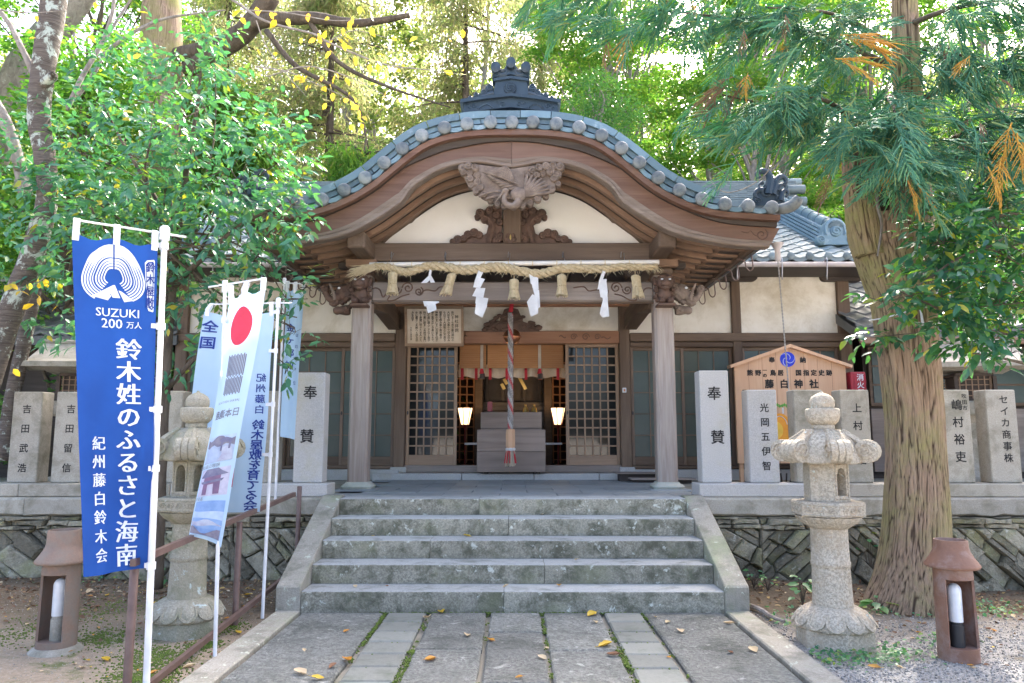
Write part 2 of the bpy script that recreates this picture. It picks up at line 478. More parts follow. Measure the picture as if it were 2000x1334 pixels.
M['blue'] = plain('blue_cloth', (.004, .058, .285), .75, c2=(.006, .072, .34), sc=3, trans=.12, bs=.2, bsc=14)
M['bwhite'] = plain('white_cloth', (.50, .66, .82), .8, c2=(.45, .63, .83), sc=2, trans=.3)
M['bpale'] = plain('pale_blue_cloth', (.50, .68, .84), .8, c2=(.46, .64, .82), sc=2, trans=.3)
M['inkb'] = plain('blue_ink', (.015, .045, .27), .8)
M['ink'] = plain('black_ink', (.012, .012, .013), .7)
M['inkg'] = plain('grey_ink', (.20, .20, .26), .8)
M['inkw'] = plain('white_ink', (.78, .82, .88), .8)
M['inkr'] = plain('red_ink', (.72, .05, .10), .8)
M['glass'] = plain('window_glass', (.085, .115, .11), .12, spec=.6, c2=(.07, .10, .095), sc=2)
M['glass_dk'] = plain('dark_glass', (.018, .021, .021), .05, spec=.5)
M['frost'] = plain('frosted_glass', (.085, .112, .105), .2, spec=.4, c2=(.065, .092, .085), sc=2)
M['dark'] = plain('dark_interior', (.06, .042, .032), .8)
M['gold'] = plain('gilt', (.62, .46, .16), .35, .6)
M['copper'] = plain('copper_bell', (.55, .24, .13), .3, .9)
M['lamp'] = plain('lamp_paper', (.85, .75, .55), .7, emis=((1, .72, .38), .55))
M['redlac'] = plain('red_lacquer', (.20, .03, .02), .4)
M['blind'] = wood('bamboo_blind', (.38, .165, .055), (.46, .225, .085), 'x', gr=60, rough=.55, bs=.3)
M['cloth_cream'] = plain('cream_cloth', (.66, .58, .46), .8, trans=.2)
M['box'] = wood('offertory_wood', (.25, .19, .155), (.37, .295, .25), 'x', gr=14, c3=(.17, .125, .10))
M['redbox'] = plain('red_paint', (.40, .022, .045), .35)
M['bulb'] = plain('lamp_cover', (.82, .83, .84), .3)
M['moss'] = plain('moss_green', (.13, .19, .025), .95, c2=(.075, .115, .02), sc=20, bs=.6, bsc=90)
# ================================================================== SETTING
# ---- materials of the ground
def ground_mat():
    m, t, b, v, rnd = base('ground_soil')
    tc = _n(t, 'ShaderNodeTexCoord')
    sep = _n(t, 'ShaderNodeSeparateXYZ'); t.links.new(tc.outputs['Object'], sep.inputs[0])
    p = tc.outputs['Object']
    n1 = noise(t, p, 1.1, 6, .7); n2 = noise(t, p, 26, 6, .75); n3 = noise(t, p, 90, 2, .8)
    dirt = mixc(t, ramp(t, n2, [(.35, 0), (.65, 1)]), (.42, .335, .25), (.28, .225, .165))
    dirt = mixc(t, ramp(t, n3, [(.60, 0), (.66, .8)]), dirt, (.50, .46, .41))
    dirt = mixc(t, ramp(t, noise(t, p, 2.3, 7, .75), [(.52, 0), (.62, .85)]), dirt, (.115, .15, .045))
    grav = mixc(t, ramp(t, noise(t, p, 75, 3, .8), [(.38, 0), (.62, 1)]), (.20, .195, .185), (.50, .48, .445))
    grav = mixc(t, ramp(t, noise(t, p, 1.9, 6, .7), [(.55, 0), (.68, .8)]), grav, (.19, .165, .125))
    ma = _n(t, 'ShaderNodeMath', operation='ADD'); ms = _n(t, 'ShaderNodeMath', operation='MULTIPLY'); ms.inputs[1].default_value = 2.0
    t.links.new(n1, ms.inputs[0]); t.links.new(sep.outputs['X'], ma.inputs[0]); t.links.new(ms.outputs[0], ma.inputs[1])
    col = mixc(t, ramp(t, ma.outputs[0], [(.45, 0), (.55, 1)]), dirt, grav)
    # unseen ground behind the viewpoint, made pale gravel to bounce light onto the hall
    mc = _n(t, 'ShaderNodeMapRange'); mc.inputs['From Min'].default_value = 2.5; mc.inputs['From Max'].default_value = 1.0
    t.links.new(sep.outputs['Y'], mc.inputs['Value'])
    col = mixc(t, mc.outputs[0], col, mixc(t, ramp(t, n3, [(.35, 0), (.65, 1)]), (.36, .335, .30), (.56, .53, .48)))
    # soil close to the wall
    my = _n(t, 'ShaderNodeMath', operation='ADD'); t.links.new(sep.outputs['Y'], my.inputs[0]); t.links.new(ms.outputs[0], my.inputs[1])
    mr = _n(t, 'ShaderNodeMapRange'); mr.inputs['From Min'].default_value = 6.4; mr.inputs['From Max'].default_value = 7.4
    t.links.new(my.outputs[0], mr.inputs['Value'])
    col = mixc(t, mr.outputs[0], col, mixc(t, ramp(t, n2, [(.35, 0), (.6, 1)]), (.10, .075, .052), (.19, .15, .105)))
    t.links.new(col, b.inputs['Base Color']); b.inputs['Roughness'].default_value = .95; b.inputs['Specular IOR Level'].default_value = .15
    bump(t, b, mixc(t, .5, n2, n3), .9, .03)
    return m
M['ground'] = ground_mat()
M['terrace'] = stone('terrace_earth', (.33, .31, .26), (.24, .225, .185), .3, 60, moss=(.17, .19, .10), bs=.6)
M['hill'] = stone('hill_earth', (.12, .13, .06), (.08, .09, .04), .2, 3, bs=.5, bsc=2)

def gz(x, y):
    """height of the ground"""
    d = .018 * math.sin(1.7 * x + .6) * math.sin(1.3 * y + 1) + .010 * math.sin(4.1 * x + 2 * y) * math.cos(3.3 * y - x)
    if abs(x) < 2.0: d *= max(0, (abs(x) - 1.9) / .1)
    else: d *= min(1, (abs(x) - 1.95) / .4)
    r = min(1, max(0, (x - 2.6) / 2.0)) * min(1, max(0, (y - 5.4) / 1.6))
    return d - .10 * r - (.035 if abs(x) < 1.96 else .012)
xs = np.concatenate([[-400, -120, -50, -25, -14, -10], np.arange(-8, 8.01, .12), [10, 14, 25, 50, 120, 400]])
ys = np.concatenate([[-400, -120, -50, -25, -12, -6, -2, 0, 1.5], np.arange(2.5, 7.9, .12), [9, 14, 30, 60, 150, 400]])
gb = MB()
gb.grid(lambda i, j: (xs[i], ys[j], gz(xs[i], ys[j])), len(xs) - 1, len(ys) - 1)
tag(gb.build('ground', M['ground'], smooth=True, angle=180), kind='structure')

# ---- hill behind
hb = MB()
def hillz(x, y): return .75 + max(0, y - 17) * .30 + max(0, y - 17) ** 1.25 * .02 + .8 * math.sin(x * .21 + y * .13) * min(1, max(0, y - 17) / 8)
hb.grid(lambda i, j: (-70 + i * 7, 17 + j * 4, hillz(-70 + i * 7, 17 + j * 4) - .02), 20, 14)
tag(hb.build('hillside', M['hill'], smooth=True, angle=180), kind='structure')
# ---- terrace behind the retaining wall
tb = MB()
tb.box(-40, 40, 8.06, 17.2, -.3, .80)
tb.box(-1.96, 1.96, 7.78, 8.06, -.3, .795)
tag(tb.build('terrace', M['terrace']), kind='structure')

# ---- approach paving
pav = tag(bpy.data.objects.new('pavement', None), kind='structure'); COL.objects.link(pav)
mb = MB(); mb.box(-1.75, 1.75, -14, 6.24, -.3, -.034)
mb.build('bedding', M['terrace'], pav)
def slab(x0, x1, y0, y1, mat, name='paving_slab', dz=0, gap=.008, ch=.012):
    """a stone with slightly uneven outline and worn edges"""
    q = MB()
    j = lambda a: random.uniform(-a, a)
    x0 += gap; x1 -= gap; y0 += gap; y1 -= gap
    nx = max(2, int((x1 - x0) / .16)); ny = max(2, int((y1 - y0) / .16))
    nx = min(nx, 7); ny = min(ny, 7)
    loop = [(x0 + (x1 - x0) * i / nx, y0) for i in range(nx)] + [(x1, y0 + (y1 - y0) * i / ny) for i in range(ny)] + \
           [(x1 - (x1 - x0) * i / nx, y1) for i in range(nx)] + [(x0, y1 - (y1 - y0) * i / ny) for i in range(ny)]
    cx, cy = (x0 + x1) / 2, (y0 + y1) / 2
    k = .006 if name == 'paving_slab' else .003
    loop = [(x + j(k), y + j(k)) for x, y in loop]
    z = dz + j(.003)
    def ins(p, d):
        return (p[0] + (d if p[0] < cx - (x1 - x0) * .45 else -d if p[0] > cx + (x1 - x0) * .45 else 0),
                p[1] + (d if p[1] < cy - (y1 - y0) * .45 else -d if p[1] > cy + (y1 - y0) * .45 else 0))
    r0 = [(x, y, z - .09) for x, y in loop]
    r1 = [(x, y, z - ch * .8) for x, y in loop]
    r2 = [(*ins(p, ch), z) for p in loop]
    q.rings([r0, r1, r2])
    return q.build(name, mat, pav)
# columns across the approach
def column(x0, x1, cuts, mat, name='paving_slab'):
    for a, b_ in zip(cuts[:-1], cuts[1:]): slab(x0, x1, a, b_, mat, name)
def cuts(y1, y0, step, jit):
    c = [y1]
    while c[-1] > y0: c.append(c[-1] - step * random.uniform(1 - jit, 1 + jit))
    return c[::-1]
column(-1.74, -1.06, [1.6, 2.9, 4.1, 6.235], M['slab'])
column(-1.03, -.70, cuts(6.225, 1.6, .285, .04), M['slab_s'], 'paver')
column(-.668, -.203, [1.6, 2.7, 3.9, 5.18, 6.225], M['slab'])
column(-.185, .232, [1.6, 3.0, 4.5, 5.62, 6.23], M['slab'])
column(.248, .726, [1.6, 2.9, 4.2, 5.16, 6.23], M['slab'])
column(.748, 1.058, cuts(6.225, 1.6, .285, .04), M['slab_s'], 'paver')
column(1.075, 1.735, [1.6, 3.1, 4.45, 6.235], M['slab'])
for y in np.arange(-1.6, 1.6, 1.6): slab(-1.74, 1.735, y, y + 1.6, M['slab'])
for sx in (-1, 1):
    yy = [-1.5, .4, 2.3, 4.0, 6.25] if sx < 0 else [-1.5, .2, 2.0, 4.4, 6.25]
    for a, b_ in zip(yy[:-1], yy[1:]):
        q = MB(); q.bbox(min(sx * 1.757, sx * 1.955), max(sx * 1.757, sx * 1.955), a + .004, b_ - .004, -.15, .012, .01)
        q.build('kerb_stone', M['cheek'], pav)
# moss in the joints
def moss_strip(x0, x1, y0, y1, n, wmax=.02):
    P = []
    for _ in range(n):
        P.append((random.uniform(x0, x1) + random.gauss(0, wmax * .3), random.uniform(y0, y1), random.uniform(-.014, .0)))
    return P
P = []
for (x, w_) in ((-1.045, .012), (-.678, .022), (-.195, .012), (.243, .014), (.738, .022), (1.065, .01)):
    for yy0 in np.arange(3.6, 6.23, .1):
        d = max(0, math.sin(yy0 * 2.3 + x * 5) * .6 + random.gauss(.15, .35)) * (1.5 if w_ > .02 or abs(x + 1.045) < .01 else .6)
        P += moss_strip(x - w_, x + w_, yy0, yy0 + .1, int(30 * d), w_)
for sx in (-.87, .91):
    for yy0 in np.arange(4.2, 6.2, .285): P += moss_strip(sx - .15, sx + .15, 6.225 - (6.225 - yy0) - .008, yy0 + .008, 14)
P += moss_strip(-1.1, 1.0, 6.215, 6.24, 420)
P = np.array(P)
ov = np.array([(1, 0, 0), (-1, 0, 0), (0, 1, 0), (0, -1, 0), (0, 0, .8), (0, 0, -.8)], float)
of = [(0, 2, 4), (2, 1, 4), (1, 3, 4), (3, 0, 4), (2, 0, 5), (1, 2, 5), (3, 1, 5), (0, 3, 5)]
sz = RNG.uniform(.004, .011, len(P))
V, F = scatter(ov, of, P, np.eye(3)[None] * sz[:, None, None])
o = bpy.data.objects.new('moss', np_mesh('moss', V, F, M['moss'])); COL.objects.link(o); o.parent = pav; tag(o, kind='stuff')

# ---- pebbles of the gravel on the right and grit on the soil of the left
pos = []
for _ in range(15000):
    x = random.uniform(1.97, 5.2); y = random.uniform(3.7, 6.3)
    if random.random() < (y - 4.6) / 2.2 or (x - 2.3) ** 2 + (y - 5.3) ** 2 < .1: continue
    pos.append((x, y, gz(x, y) + .002))
for _ in range(5500):
    x = random.uniform(-5, -1.97); y = random.uniform(3.8, 7.5)
    pos.append((x, y, gz(x, y) - .001))
pos = np.array(pos)
ax = RNG.normal(size=(len(pos), 3)); up = RNG.normal(size=(len(pos), 3))
sz = RNG.uniform(.004, .012, (len(pos), 3)) * np.where(pos[:, :1] < 0, .6, 1)
V, F = scatter(ov, of, pos, frames(ax, up, sz))
M['pebble'] = leafmat('pebble', [(0, (.15, .148, .145)), (.4, (.30, .295, .285)), (.7, (.44, .425, .40)), (.95, (.28, .235, .19)), (1, (.62, .6, .57))], .9, 0.0, .2)
o = bpy.data.objects.new('gravel', np_mesh('gravel', V, F, M['pebble'])); COL.objects.link(o); tag(o, kind='stuff')

# ---- stone staircase
st = thing('stone_staircase', 'wide grey granite staircase of five steps between two sloping side stones', 'staircase', (0, 6.24, 0))
SY0, STD, SRH = 6.243, .3162, .1625
JX = [-.07, .28, -.76, -.04, -.34]
for i in range(5):
    y0 = SY0 + STD * i; y1 = y0 + STD + .05 if i < 4 else y0 + .36
    for a, b_ in ((-1.752, JX[i] - .002), (JX[i] + .002, 1.752)):
        q = MB(); n = max(3, int((b_ - a) / .11)); z0, z1 = SRH * i - (.05 if i == 0 else -.001), SRH * (i + 1)
        rs = []
        for k in range(n + 1):
            x = a + (b_ - a) * k / n
            e = random.uniform(-.003, .003); c = .012 + random.random() * .007
            rs.append([(x, y0 + e * .6, z0), (x, y0 + e, z1 - c), (x, y0 + c * .4 + e, z1 - c * .35), (x, y0 + c + e, z1), (x, y1, z1 + e * .3), (x, y1, z0)])
        q.rings([r[::-1] for r in rs])
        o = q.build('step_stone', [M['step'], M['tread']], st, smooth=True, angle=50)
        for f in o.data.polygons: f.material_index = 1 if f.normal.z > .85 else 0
for sx in (-1, 1):
    q = MB(); rs = []
    prof = [(6.235, -.05), (6.235, .195), (6.25, .212), (7.60, .828), (7.66, .835), (7.74, .835), (7.74, -.05)]
    for x in (1.757, 1.765, 1.952, 1.962):
        d = 0 if x in (1.765, 1.952) else .008
        rs.append([(sx * x, y + (d if y < 6.4 else 0), z - (d if z > 0 else 0)) for y, z in prof])
    q.rings(rs if sx < 0 else [r[::-1] for r in rs])
    q.build('side_stone', M['cheek'], st)

# ---- porch floor
pf = tag(bpy.data.objects.new('porch_floor', None), kind='structure'); COL.objects.link(pf)
F0 = .8125
q = MB(); q.box(-2.0, 2.0, 7.9, 11.0, .5, .80); q.build('bedding', M['terrace'], pf)
yy = 7.84; r = 0
while yy < 10.7:
    d = .42; x = -2.0 + (.3 if r % 2 else 0)
    while x < 2.0:
        x1 = min(2.0, x + .62)
        q = MB(); q.bbox(x + .003, x1 - .003, yy + .003, min(yy + d, 10.72) - .003, .75, F0 + random.uniform(-.002, .002), .004)
        q.build('floor_tile', M['floor'], pf); x = x1
    yy += d; r += 1
for a, b_ in ((-2.05, -.75), (-.745, .30), (.305, 1.25), (1.255, 2.05)):
    q = MB(); q.bbox(a, b_ - .003, 10.72, 11.02, .7, .90, .008); q.build('door_step', M['granite'], pf)

# ---- retaining walls of rubble with cap stones, kerb stones on top
def clip(poly, n, d):
    """keep the part of polygon with dot(p,n) <= d"""
    out = []
    for i in range(len(poly)):
        p, q_ = poly[i], poly[(i + 1) % len(poly)]
        a = p[0] * n[0] + p[1] * n[1] - d; b_ = q_[0] * n[0] + q_[1] * n[1] - d
        if a <= 0: out.append(p)
        if a * b_ < 0:
            t = a / (a - b_); out.append((p[0] + t * (q_[0] - p[0]), p[1] + t * (q_[1] - p[1])))
    return out
def rubble(parent, x0, x1, z0, z1, yf, seedn, ang, an=2.0, size=.22):
    rnd = random.Random(seedn)
    ca, sa = math.cos(ang), math.sin(ang)
    cells = []
    def lay(a, X0, X1, Z0, Z1, hr, lr, sk):
        ca, sa = math.cos(a), math.sin(a)
        T = lambda x, z: (x * ca + z * sa, -x * sa + z * ca)
        Ti = lambda p, q_: (p * ca - q_ * sa, p * sa + q_ * ca)
        cs = [T(x, z) for x in (X0, X1) for z in (Z0, Z1)]
        s0, s1 = min(c[0] for c in cs), max(c[0] for c in cs); t0, t1 = min(c[1] for c in cs), max(c[1] for c in cs)
        t = t0 - rnd.uniform(0, hr[0])
        off = 0
        while t < t1:
            h = rnd.uniform(*hr); s_ = s0 - rnd.uniform(0, lr[1]); kl = rnd.uniform(-sk, sk)
            while s_ < s1:
                l = rnd.uniform(*lr); kr = rnd.uniform(-sk, sk)
                parts_ = [(t, t + h)]
                if rnd.random() < .28 and h > .11: m_ = t + h * rnd.uniform(.35, .65); parts_ = [(t, m_), (m_, t + h)]
                for ta, tb in parts_:
                    fa, fb = (ta - t) / h, (tb - t) / h
                    c = [Ti(s_ + kl * fa, ta), Ti(s_ + l + kr * fa, ta), Ti(s_ + l + kr * fb, tb), Ti(s_ + kl * fb, tb)]
                    for n_, d_ in (((-1, 0), -X0), ((1, 0), X1), ((0, -1), -Z0), ((0, 1), Z1)):
                        c = clip(c, n_, d_)
                        if len(c) < 3: break
                    if len(c) >= 3: cells.append(c)
                s_ += l; kl = kr
            t += h
    zt = z1 - rnd.uniform(.09, .15)
    lay(0, x0, x1, zt, z1, (.045, .075), (.14, .42), .03)
    lay(ang, x0, x1, z0, zt, (.085, .185), (.18, .52), .06)
    for cell in cells:
        poly = cell
        cx = sum(c[0] for c in poly) / len(poly); cz = sum(c[1] for c in poly) / len(poly)
        ar = abs(sum(poly[k][0] * poly[(k + 1) % len(poly)][1] - poly[(k + 1) % len(poly)][0] * poly[k][1] for k in range(len(poly)))) / 2
        if ar < .0012: continue
        # extra points along edges, jittered
        pp = []
        for k in range(len(poly)):
            a, b_ = poly[k], poly[(k + 1) % len(poly)]
            L = math.hypot(b_[0] - a[0], b_[1] - a[1])
            if L < .012: continue
            for m in range(2 if L > .1 else 1):
                t = m / 2
                pp.append((a[0] + (b_[0] - a[0]) * t + rnd.uniform(-.006, .006), a[1] + (b_[1] - a[1]) * t + rnd.uniform(-.006, .006)))
        if len(pp) < 3: continue
        out = rnd.uniform(-.035, .06)
        tilt = (rnd.uniform(-.22, .22), rnd.uniform(-.2, .2))
        def ring(k, dy, gap):
            rr = []
            for x, z in pp:
                L = math.hypot(x - cx, z - cz) + 1e-6
                kk = max(.2, (L * k - gap) / L)
                X, Z = cx + (x - cx) * kk, cz + (z - cz) * kk
                rr.append((X - cx, yf - out + dy + tilt[0] * (X - cx) + tilt[1] * (Z - cz) + rnd.uniform(-.005, .005), Z - cz))
            return rr
        q = MB(); rs = [ring(1, .20, .004), ring(1, .030, .004), ring(.985, .006, .008), ring(.88, -.010, .01)]
        n = len(pp); vs = [v for r_ in rs for v in r_] + [(0, yf - out - .012 + rnd.uniform(-.006, .006), 0)]
        fs = [(a * n + k, a * n + (k + 1) % n, (a + 1) * n + (k + 1) % n, (a + 1) * n + k) for a in range(3) for k in range(n)]
        fs += [(3 * n + k, 3 * n + (k + 1) % n, 4 * n) for k in range(n)]
        area2 = sum(pp[k][0] * pp[(k + 1) % n][1] - pp[(k + 1) % n][0] * pp[k][1] for k in range(n))
        if area2 < 0: fs = [f[::-1] for f in fs]
        q.add(vs, fs)
        o = q.build('stone', M['rubble'], parent, local=True)
        o.location = Vector((cx, 0, cz)) - rootloc(parent)
def wall(x0, x1, label, sd, segs):
    t = thing('retaining_wall', label, 'stone wall', ((x0 + x1) / 2, 0, 0))
    q = MB(); q.box(x0, x1, 7.755, 8.06, -.35, .60); q.build('wall_core', M['hill'], t)
    for k, (a, b_, ang, an, sz_) in enumerate(segs): rubble(t, a, b_, -.28, .612, 7.69, sd + k, ang, an, sz_)
    rnd = random.Random(sd); x = x0
    while x < x1 - .05:
        L = rnd.uniform(.8, 1.4); xe = min(x1, x + L)
        if x1 - xe < .4: xe = x1
        q = MB(); n = 10; rs = []
        for i in range(n + 1):
            X = x + .004 + (xe - x - .008) * i / n; e = rnd.uniform(-.006, .006); c = rnd.uniform(.012, .03)
            rs.append([(X, 7.70 + e + .03, .617 + e), (X, 7.70 + e, .617 + c + e), (X, 7.705 + e, .806 - c), (X, 7.705 + c + e, .806), (X, 8.05, .806), (X, 8.05, .617)])
        q.rings([r_[::-1] for r_ in rs]); q.build('cap_stone', M['granite_old'], t, smooth=True, angle=40)
        x = xe
    return t
wl = wall(-9.5, -1.97, 'mossy rubble stone wall left of the staircase under the name pillars', 5,
          [(-9.5, -4.2, R(-38), 2.4, .34), (-4.2, -2.9, R(-42), 2.6, .32), (-2.9, -1.97, R(-48), 2.4, .30)])
wr = wall(1.97, 9.5, 'rubble stone wall right of the staircase behind the big cedar', 41,
          [(1.97, 2.55, R(-30), 1.7, .26), (2.55, 3.3, R(42), 2.3, .33), (3.3, 4.3, R(-42), 2.4, .32), (4.3, 9.5, R(-42), 2.3, .38)])
for t, segs in ((wl, [(-9.5, -7.6), (-7.6, -5.2), (-5.2, -3.6), (-3.6, -1.945)]), (wr, [(1.955, 3.45), (3.45, 5.6), (5.6, 7.6), (7.6, 9.5)])):
    for a, b_ in segs:
        q = MB(); q.bbox(a + .003, b_ - .003, 7.755, 8.10, .81, .943, .008); q.build('kerb_stone', M['granite'] if min(abs(a), abs(b_)) < 3 else M['granite_old'], t)
# ================================================================== WORSHIP HALL
hall = thing('worship_hall', 'wooden shrine hall with a curved undulating gable over the porch and grey tiled roof', 'shrine hall', (0, 11, .81))
WY = 11.0
def beam(name, x0, x1, y0, y1, z0, z1, mat, parent=None, b=.012):
    q = MB(); q.bbox(x0, x1, y0, y1, z0, z1, b)
    return q.build(name, mat, parent or hall)
def spiral_pts(cx, cz, r, y, turns=1.6, d=1, a0=0, n=16, rmin=.12):
    return [(cx + d * r * (1 - (1 - rmin) * k / n) * math.cos(a0 + turns * 2 * PI * k / n), y, cz + r * (1 - (1 - rmin) * k / n) * math.sin(a0 + turns * 2 * PI * k / n)) for k in range(n + 1)]
def curl(q, cx, cz, r, yf, depth, d=1, a0=0):
    n = 12
    rs = [[(cx + rr * math.cos(2 * PI * k / n), yy, cz + rr * math.sin(2 * PI * k / n)) for k in range(n)] for rr, yy in ((r * .98, yf + depth), (r, yf + r * .25), (r * .85, yf), (r * .3, yf - r * .05))]
    q.rings(rs)
    q.tube(spiral_pts(cx, cz, r * .80, yf - r * .12, 1.35, d, a0), r * .19, 5)
# ---- posts of the wall, lintels, white walls
HX = [(-5.15, -4.97), (-3.56, -3.42), (-1.795, -1.626), (1.611, 1.775), (3.345, 3.485), (4.97, 5.16)]
for x0, x1 in HX: beam('wall_post', x0, x1, WY - .03, WY + .15, .93, 3.9, M['wood_z'])
beam('post_base', -1.83, -1.59, WY - .08, WY + .2, .902, .985, M['granite'])
beam('post_base', 1.58, 1.81, WY - .08, WY + .2, .902, .985, M['granite'])
for x0, x1 in ((-5.15, -1.795), (1.775, 5.16)):
    beam('lintel', x0, x1, WY - .055, WY + .1, 2.87, 3.0, M['wood_x'])
    beam('door_track', x0, x1, WY - .02, WY + .1, 2.785, 2.865, M['wood_x'])
    beam('sill', x0, x1, WY - .05, WY + .12, .955, 1.005, M['wood_x'])
    q = MB(); q.bbox(x0 - .1, x1 + .1, 10.90, 11.15, .79, .95, .01); q.build('foundation_stone', M['granite'], hall)
cuts_ = [-4.97, -3.56, -3.42, -1.795, 1.775, 3.345, 3.485, 4.97]
for x0, x1 in ((-4.97, -3.56), (-3.42, -1.795), (1.775, 3.345), (3.485, 4.97)):
    q = MB(); q.box(x0, x1, WY + .03, WY + .12, 3.0, 3.92); q.build('white_wall', M['plaster_old'], hall)
q = MB(); q.box(-1.626, 1.611, WY + .03, WY + .12, 3.03, 3.92); q.build('white_wall', M['plaster_old'], hall)
beam('carved_lintel', -1.626, 1.611, WY - .06, WY + .12, 2.835, 3.03, M['lintel'])
beam('sill', -1.626, 1.611, WY - .05, WY + .12, .902, 1.01, M['grey_x'])
beam('wall_beam', -1.9, 1.9, WY - .05, WY + .1, 3.41, 3.56, M['lintel'])
for sx in (-1, 1):
    q = MB()
    for k, (u, r) in enumerate(((.92, .055), (1.10, .06), (1.28, .05))):
        q.tube(spiral_pts(sx * u, 2.935, r, WY - .061, 1.6, sx), .006, 4)
    q.tube([(sx * (.70 + .1 * k / 6), WY - .061, 2.94 + .02 * math.sin(k)) for k in range(7)], .006, 4)
    q.tube([(sx * (1.34 + .14 * k / 6), WY - .061, 2.92 + .02 * math.sin(k * 1.2)) for k in range(7)], .006, 4)
    q.build('engraved_scroll', M['carve_dk'], hall)
# eave beam and boat-shaped brackets
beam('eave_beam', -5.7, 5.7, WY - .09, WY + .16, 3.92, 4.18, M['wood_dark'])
for x in (-5.06, -3.49, 3.42, 5.06):
    q = MB(); hw = .33
    poly = [(x - hw, 3.92), (x - hw, 3.87)] + [(x - hw + .07 * (1 - math.cos(a)), 3.87 - .07 * math.sin(a)) for a in (PI / 6, PI / 3, PI / 2)] + \
           [(x + hw - .07 * (1 - math.cos(a)), 3.87 - .07 * math.sin(a)) for a in (PI / 2, PI / 3, PI / 6)] + [(x + hw, 3.87), (x + hw, 3.92)]
    q.prism(poly, WY - .07, WY + .1); q.build('bracket_arm', M['wood_dark'], hall)
# ---- sliding doors
def sliding_door(x0, x1, z0, z1, y, nc, nr, mat, matx, gl, st=.045, bot=.13, bw=.014, name='sliding_door', bars=True):
    q = MB()
    q.bbox(x0, x0 + st, y, y + .035, z0, z1, .004); q.bbox(x1 - st, x1, y, y + .035, z0, z1, .004)
    d = q.build(name, mat, hall)
    q = MB(); q.bbox(x0 + st, x1 - st, y + .002, y + .033, z0, z0 + bot, .004); q.build('bottom_rail', matx, d)
    q = MB(); q.bbox(x0 + st, x1 - st, y + .002, y + .033, z1 - .05, z1, .004); q.build('top_rail', matx, d)
    gx0, gx1, gz0, gz1 = x0 + st, x1 - st, z0 + bot, z1 - .05
    mv = MB(); mv.box(-bw / 2, bw / 2, .004, .03, gz0 - z0, gz1 - z0); mev = mv.mesh('muntin', mat)
    mh = MB(); mh.box(gx0 - x0, gx1 - x0, .007, .028, -bw / 2, bw / 2); meh = mh.mesh('muntin', matx)
    bn = 'lattice_bar' if name == 'lattice_door' else 'muntin'
    for k in range(1, nc): inst(bn, mev, d, (gx0 + (gx1 - gx0) * k / nc, y, z0))
    for k in range(1, nr): inst(bn, meh, d, (x0, y, gz0 + (gz1 - gz0) * k / nr))
    if name == 'lattice_door':
        q = MB(); q.box(gx0, gx1, y + .036, y + .04, gz0, gz1); q.build('glass_pane', gl, d)
    else:
        pw, ph = (gx1 - gx0) / nc, (gz1 - gz0) / nr
        q = MB(); q.box(.001, pw - .001, 0, .004, .001, ph - .001); me = q.mesh('glass_pane', gl)
        for a in range(nc):
            for b_ in range(nr): inst('glass_pane', me, d, (gx0 + pw * a, y + .018, gz0 + ph * b_))
    q = MB(); q.ell((x0 + st * .5, y - .002, z0 + .78), (.013, .006, .03)); q.build('finger_pull', M['blackmetal'], d)
    return d
for a, b_, y in ((-4.97, -4.20, WY + .03), (-4.22, -3.56, WY + .07), (-3.42, -2.585, WY + .07), (-2.62, -1.80, WY + .03), (1.785, 2.60, WY + .03), (2.56, 3.345, WY + .07), (3.485, 4.26, WY + .03), (4.22, 4.97, WY + .07)):
    sliding_door(a, b_, 1.006, 2.785, y, 3, 5, M['sash'], M['wood_x'], M['frost'])
sliding_door(-1.62, -.85, 1.011, 2.835, WY + .02, 6, 12, M['door'], M['door_x'], M['glass_dk'], .05, .15, .022, 'lattice_door')
sliding_door(.795, 1.605, 1.011, 2.835, WY + .02, 6, 12, M['door'], M['door_x'], M['glass_dk'], .05, .15, .022, 'lattice_door')
q = MB(); q.bbox(1.645, 1.705, WY - .055, WY - .03, 2.09, 2.165, .006); pb = q.build('door_bell', M['white'], hall)
q = MB(); q.bbox(1.662, 1.688, WY - .06, WY - .05, 2.11, 2.145, .003); q.build('push_button', M['copper'], pb)
# ---- inside
q = MB()
q.box(-5.2, 5.2, 15.5, 15.6, .8, 4); q.box(-5.2, 5.2, 11.2, 15.5, .80, .93); q.box(-5.2, 5.2, 11.2, 15.5, 3.4, 3.5)
q.box(-5.2, -5.1, 11.1, 15.5, .8, 4); q.box(5.1, 5.2, 11.1, 15.5, .8, 4)
q.build('interior_wall', M['dark'], hall)
for x in (-.62, .62):
    q = MB(); q.bbox(x - .07, x + .07, 13.0, 13.14, .93, 3.4, .008); q.build('interior_post', M['wood_dark'], hall)
for sx in (-1, 1):
    q = MB()
    x0 = sx * .74
    for k in range(4): q.box(x0 + sx * k * .13 - .012, x0 + sx * k * .13 + .012, 13.6, 13.63, .95, 2.9)
    for k in range(13): q.box(min(x0, x0 + sx * .4), max(x0, x0 + sx * .4), 13.605, 13.625, 1.0 + k * .15, 1.022 + k * .15)
    q.build('interior_lattice', M['lintel'], hall)

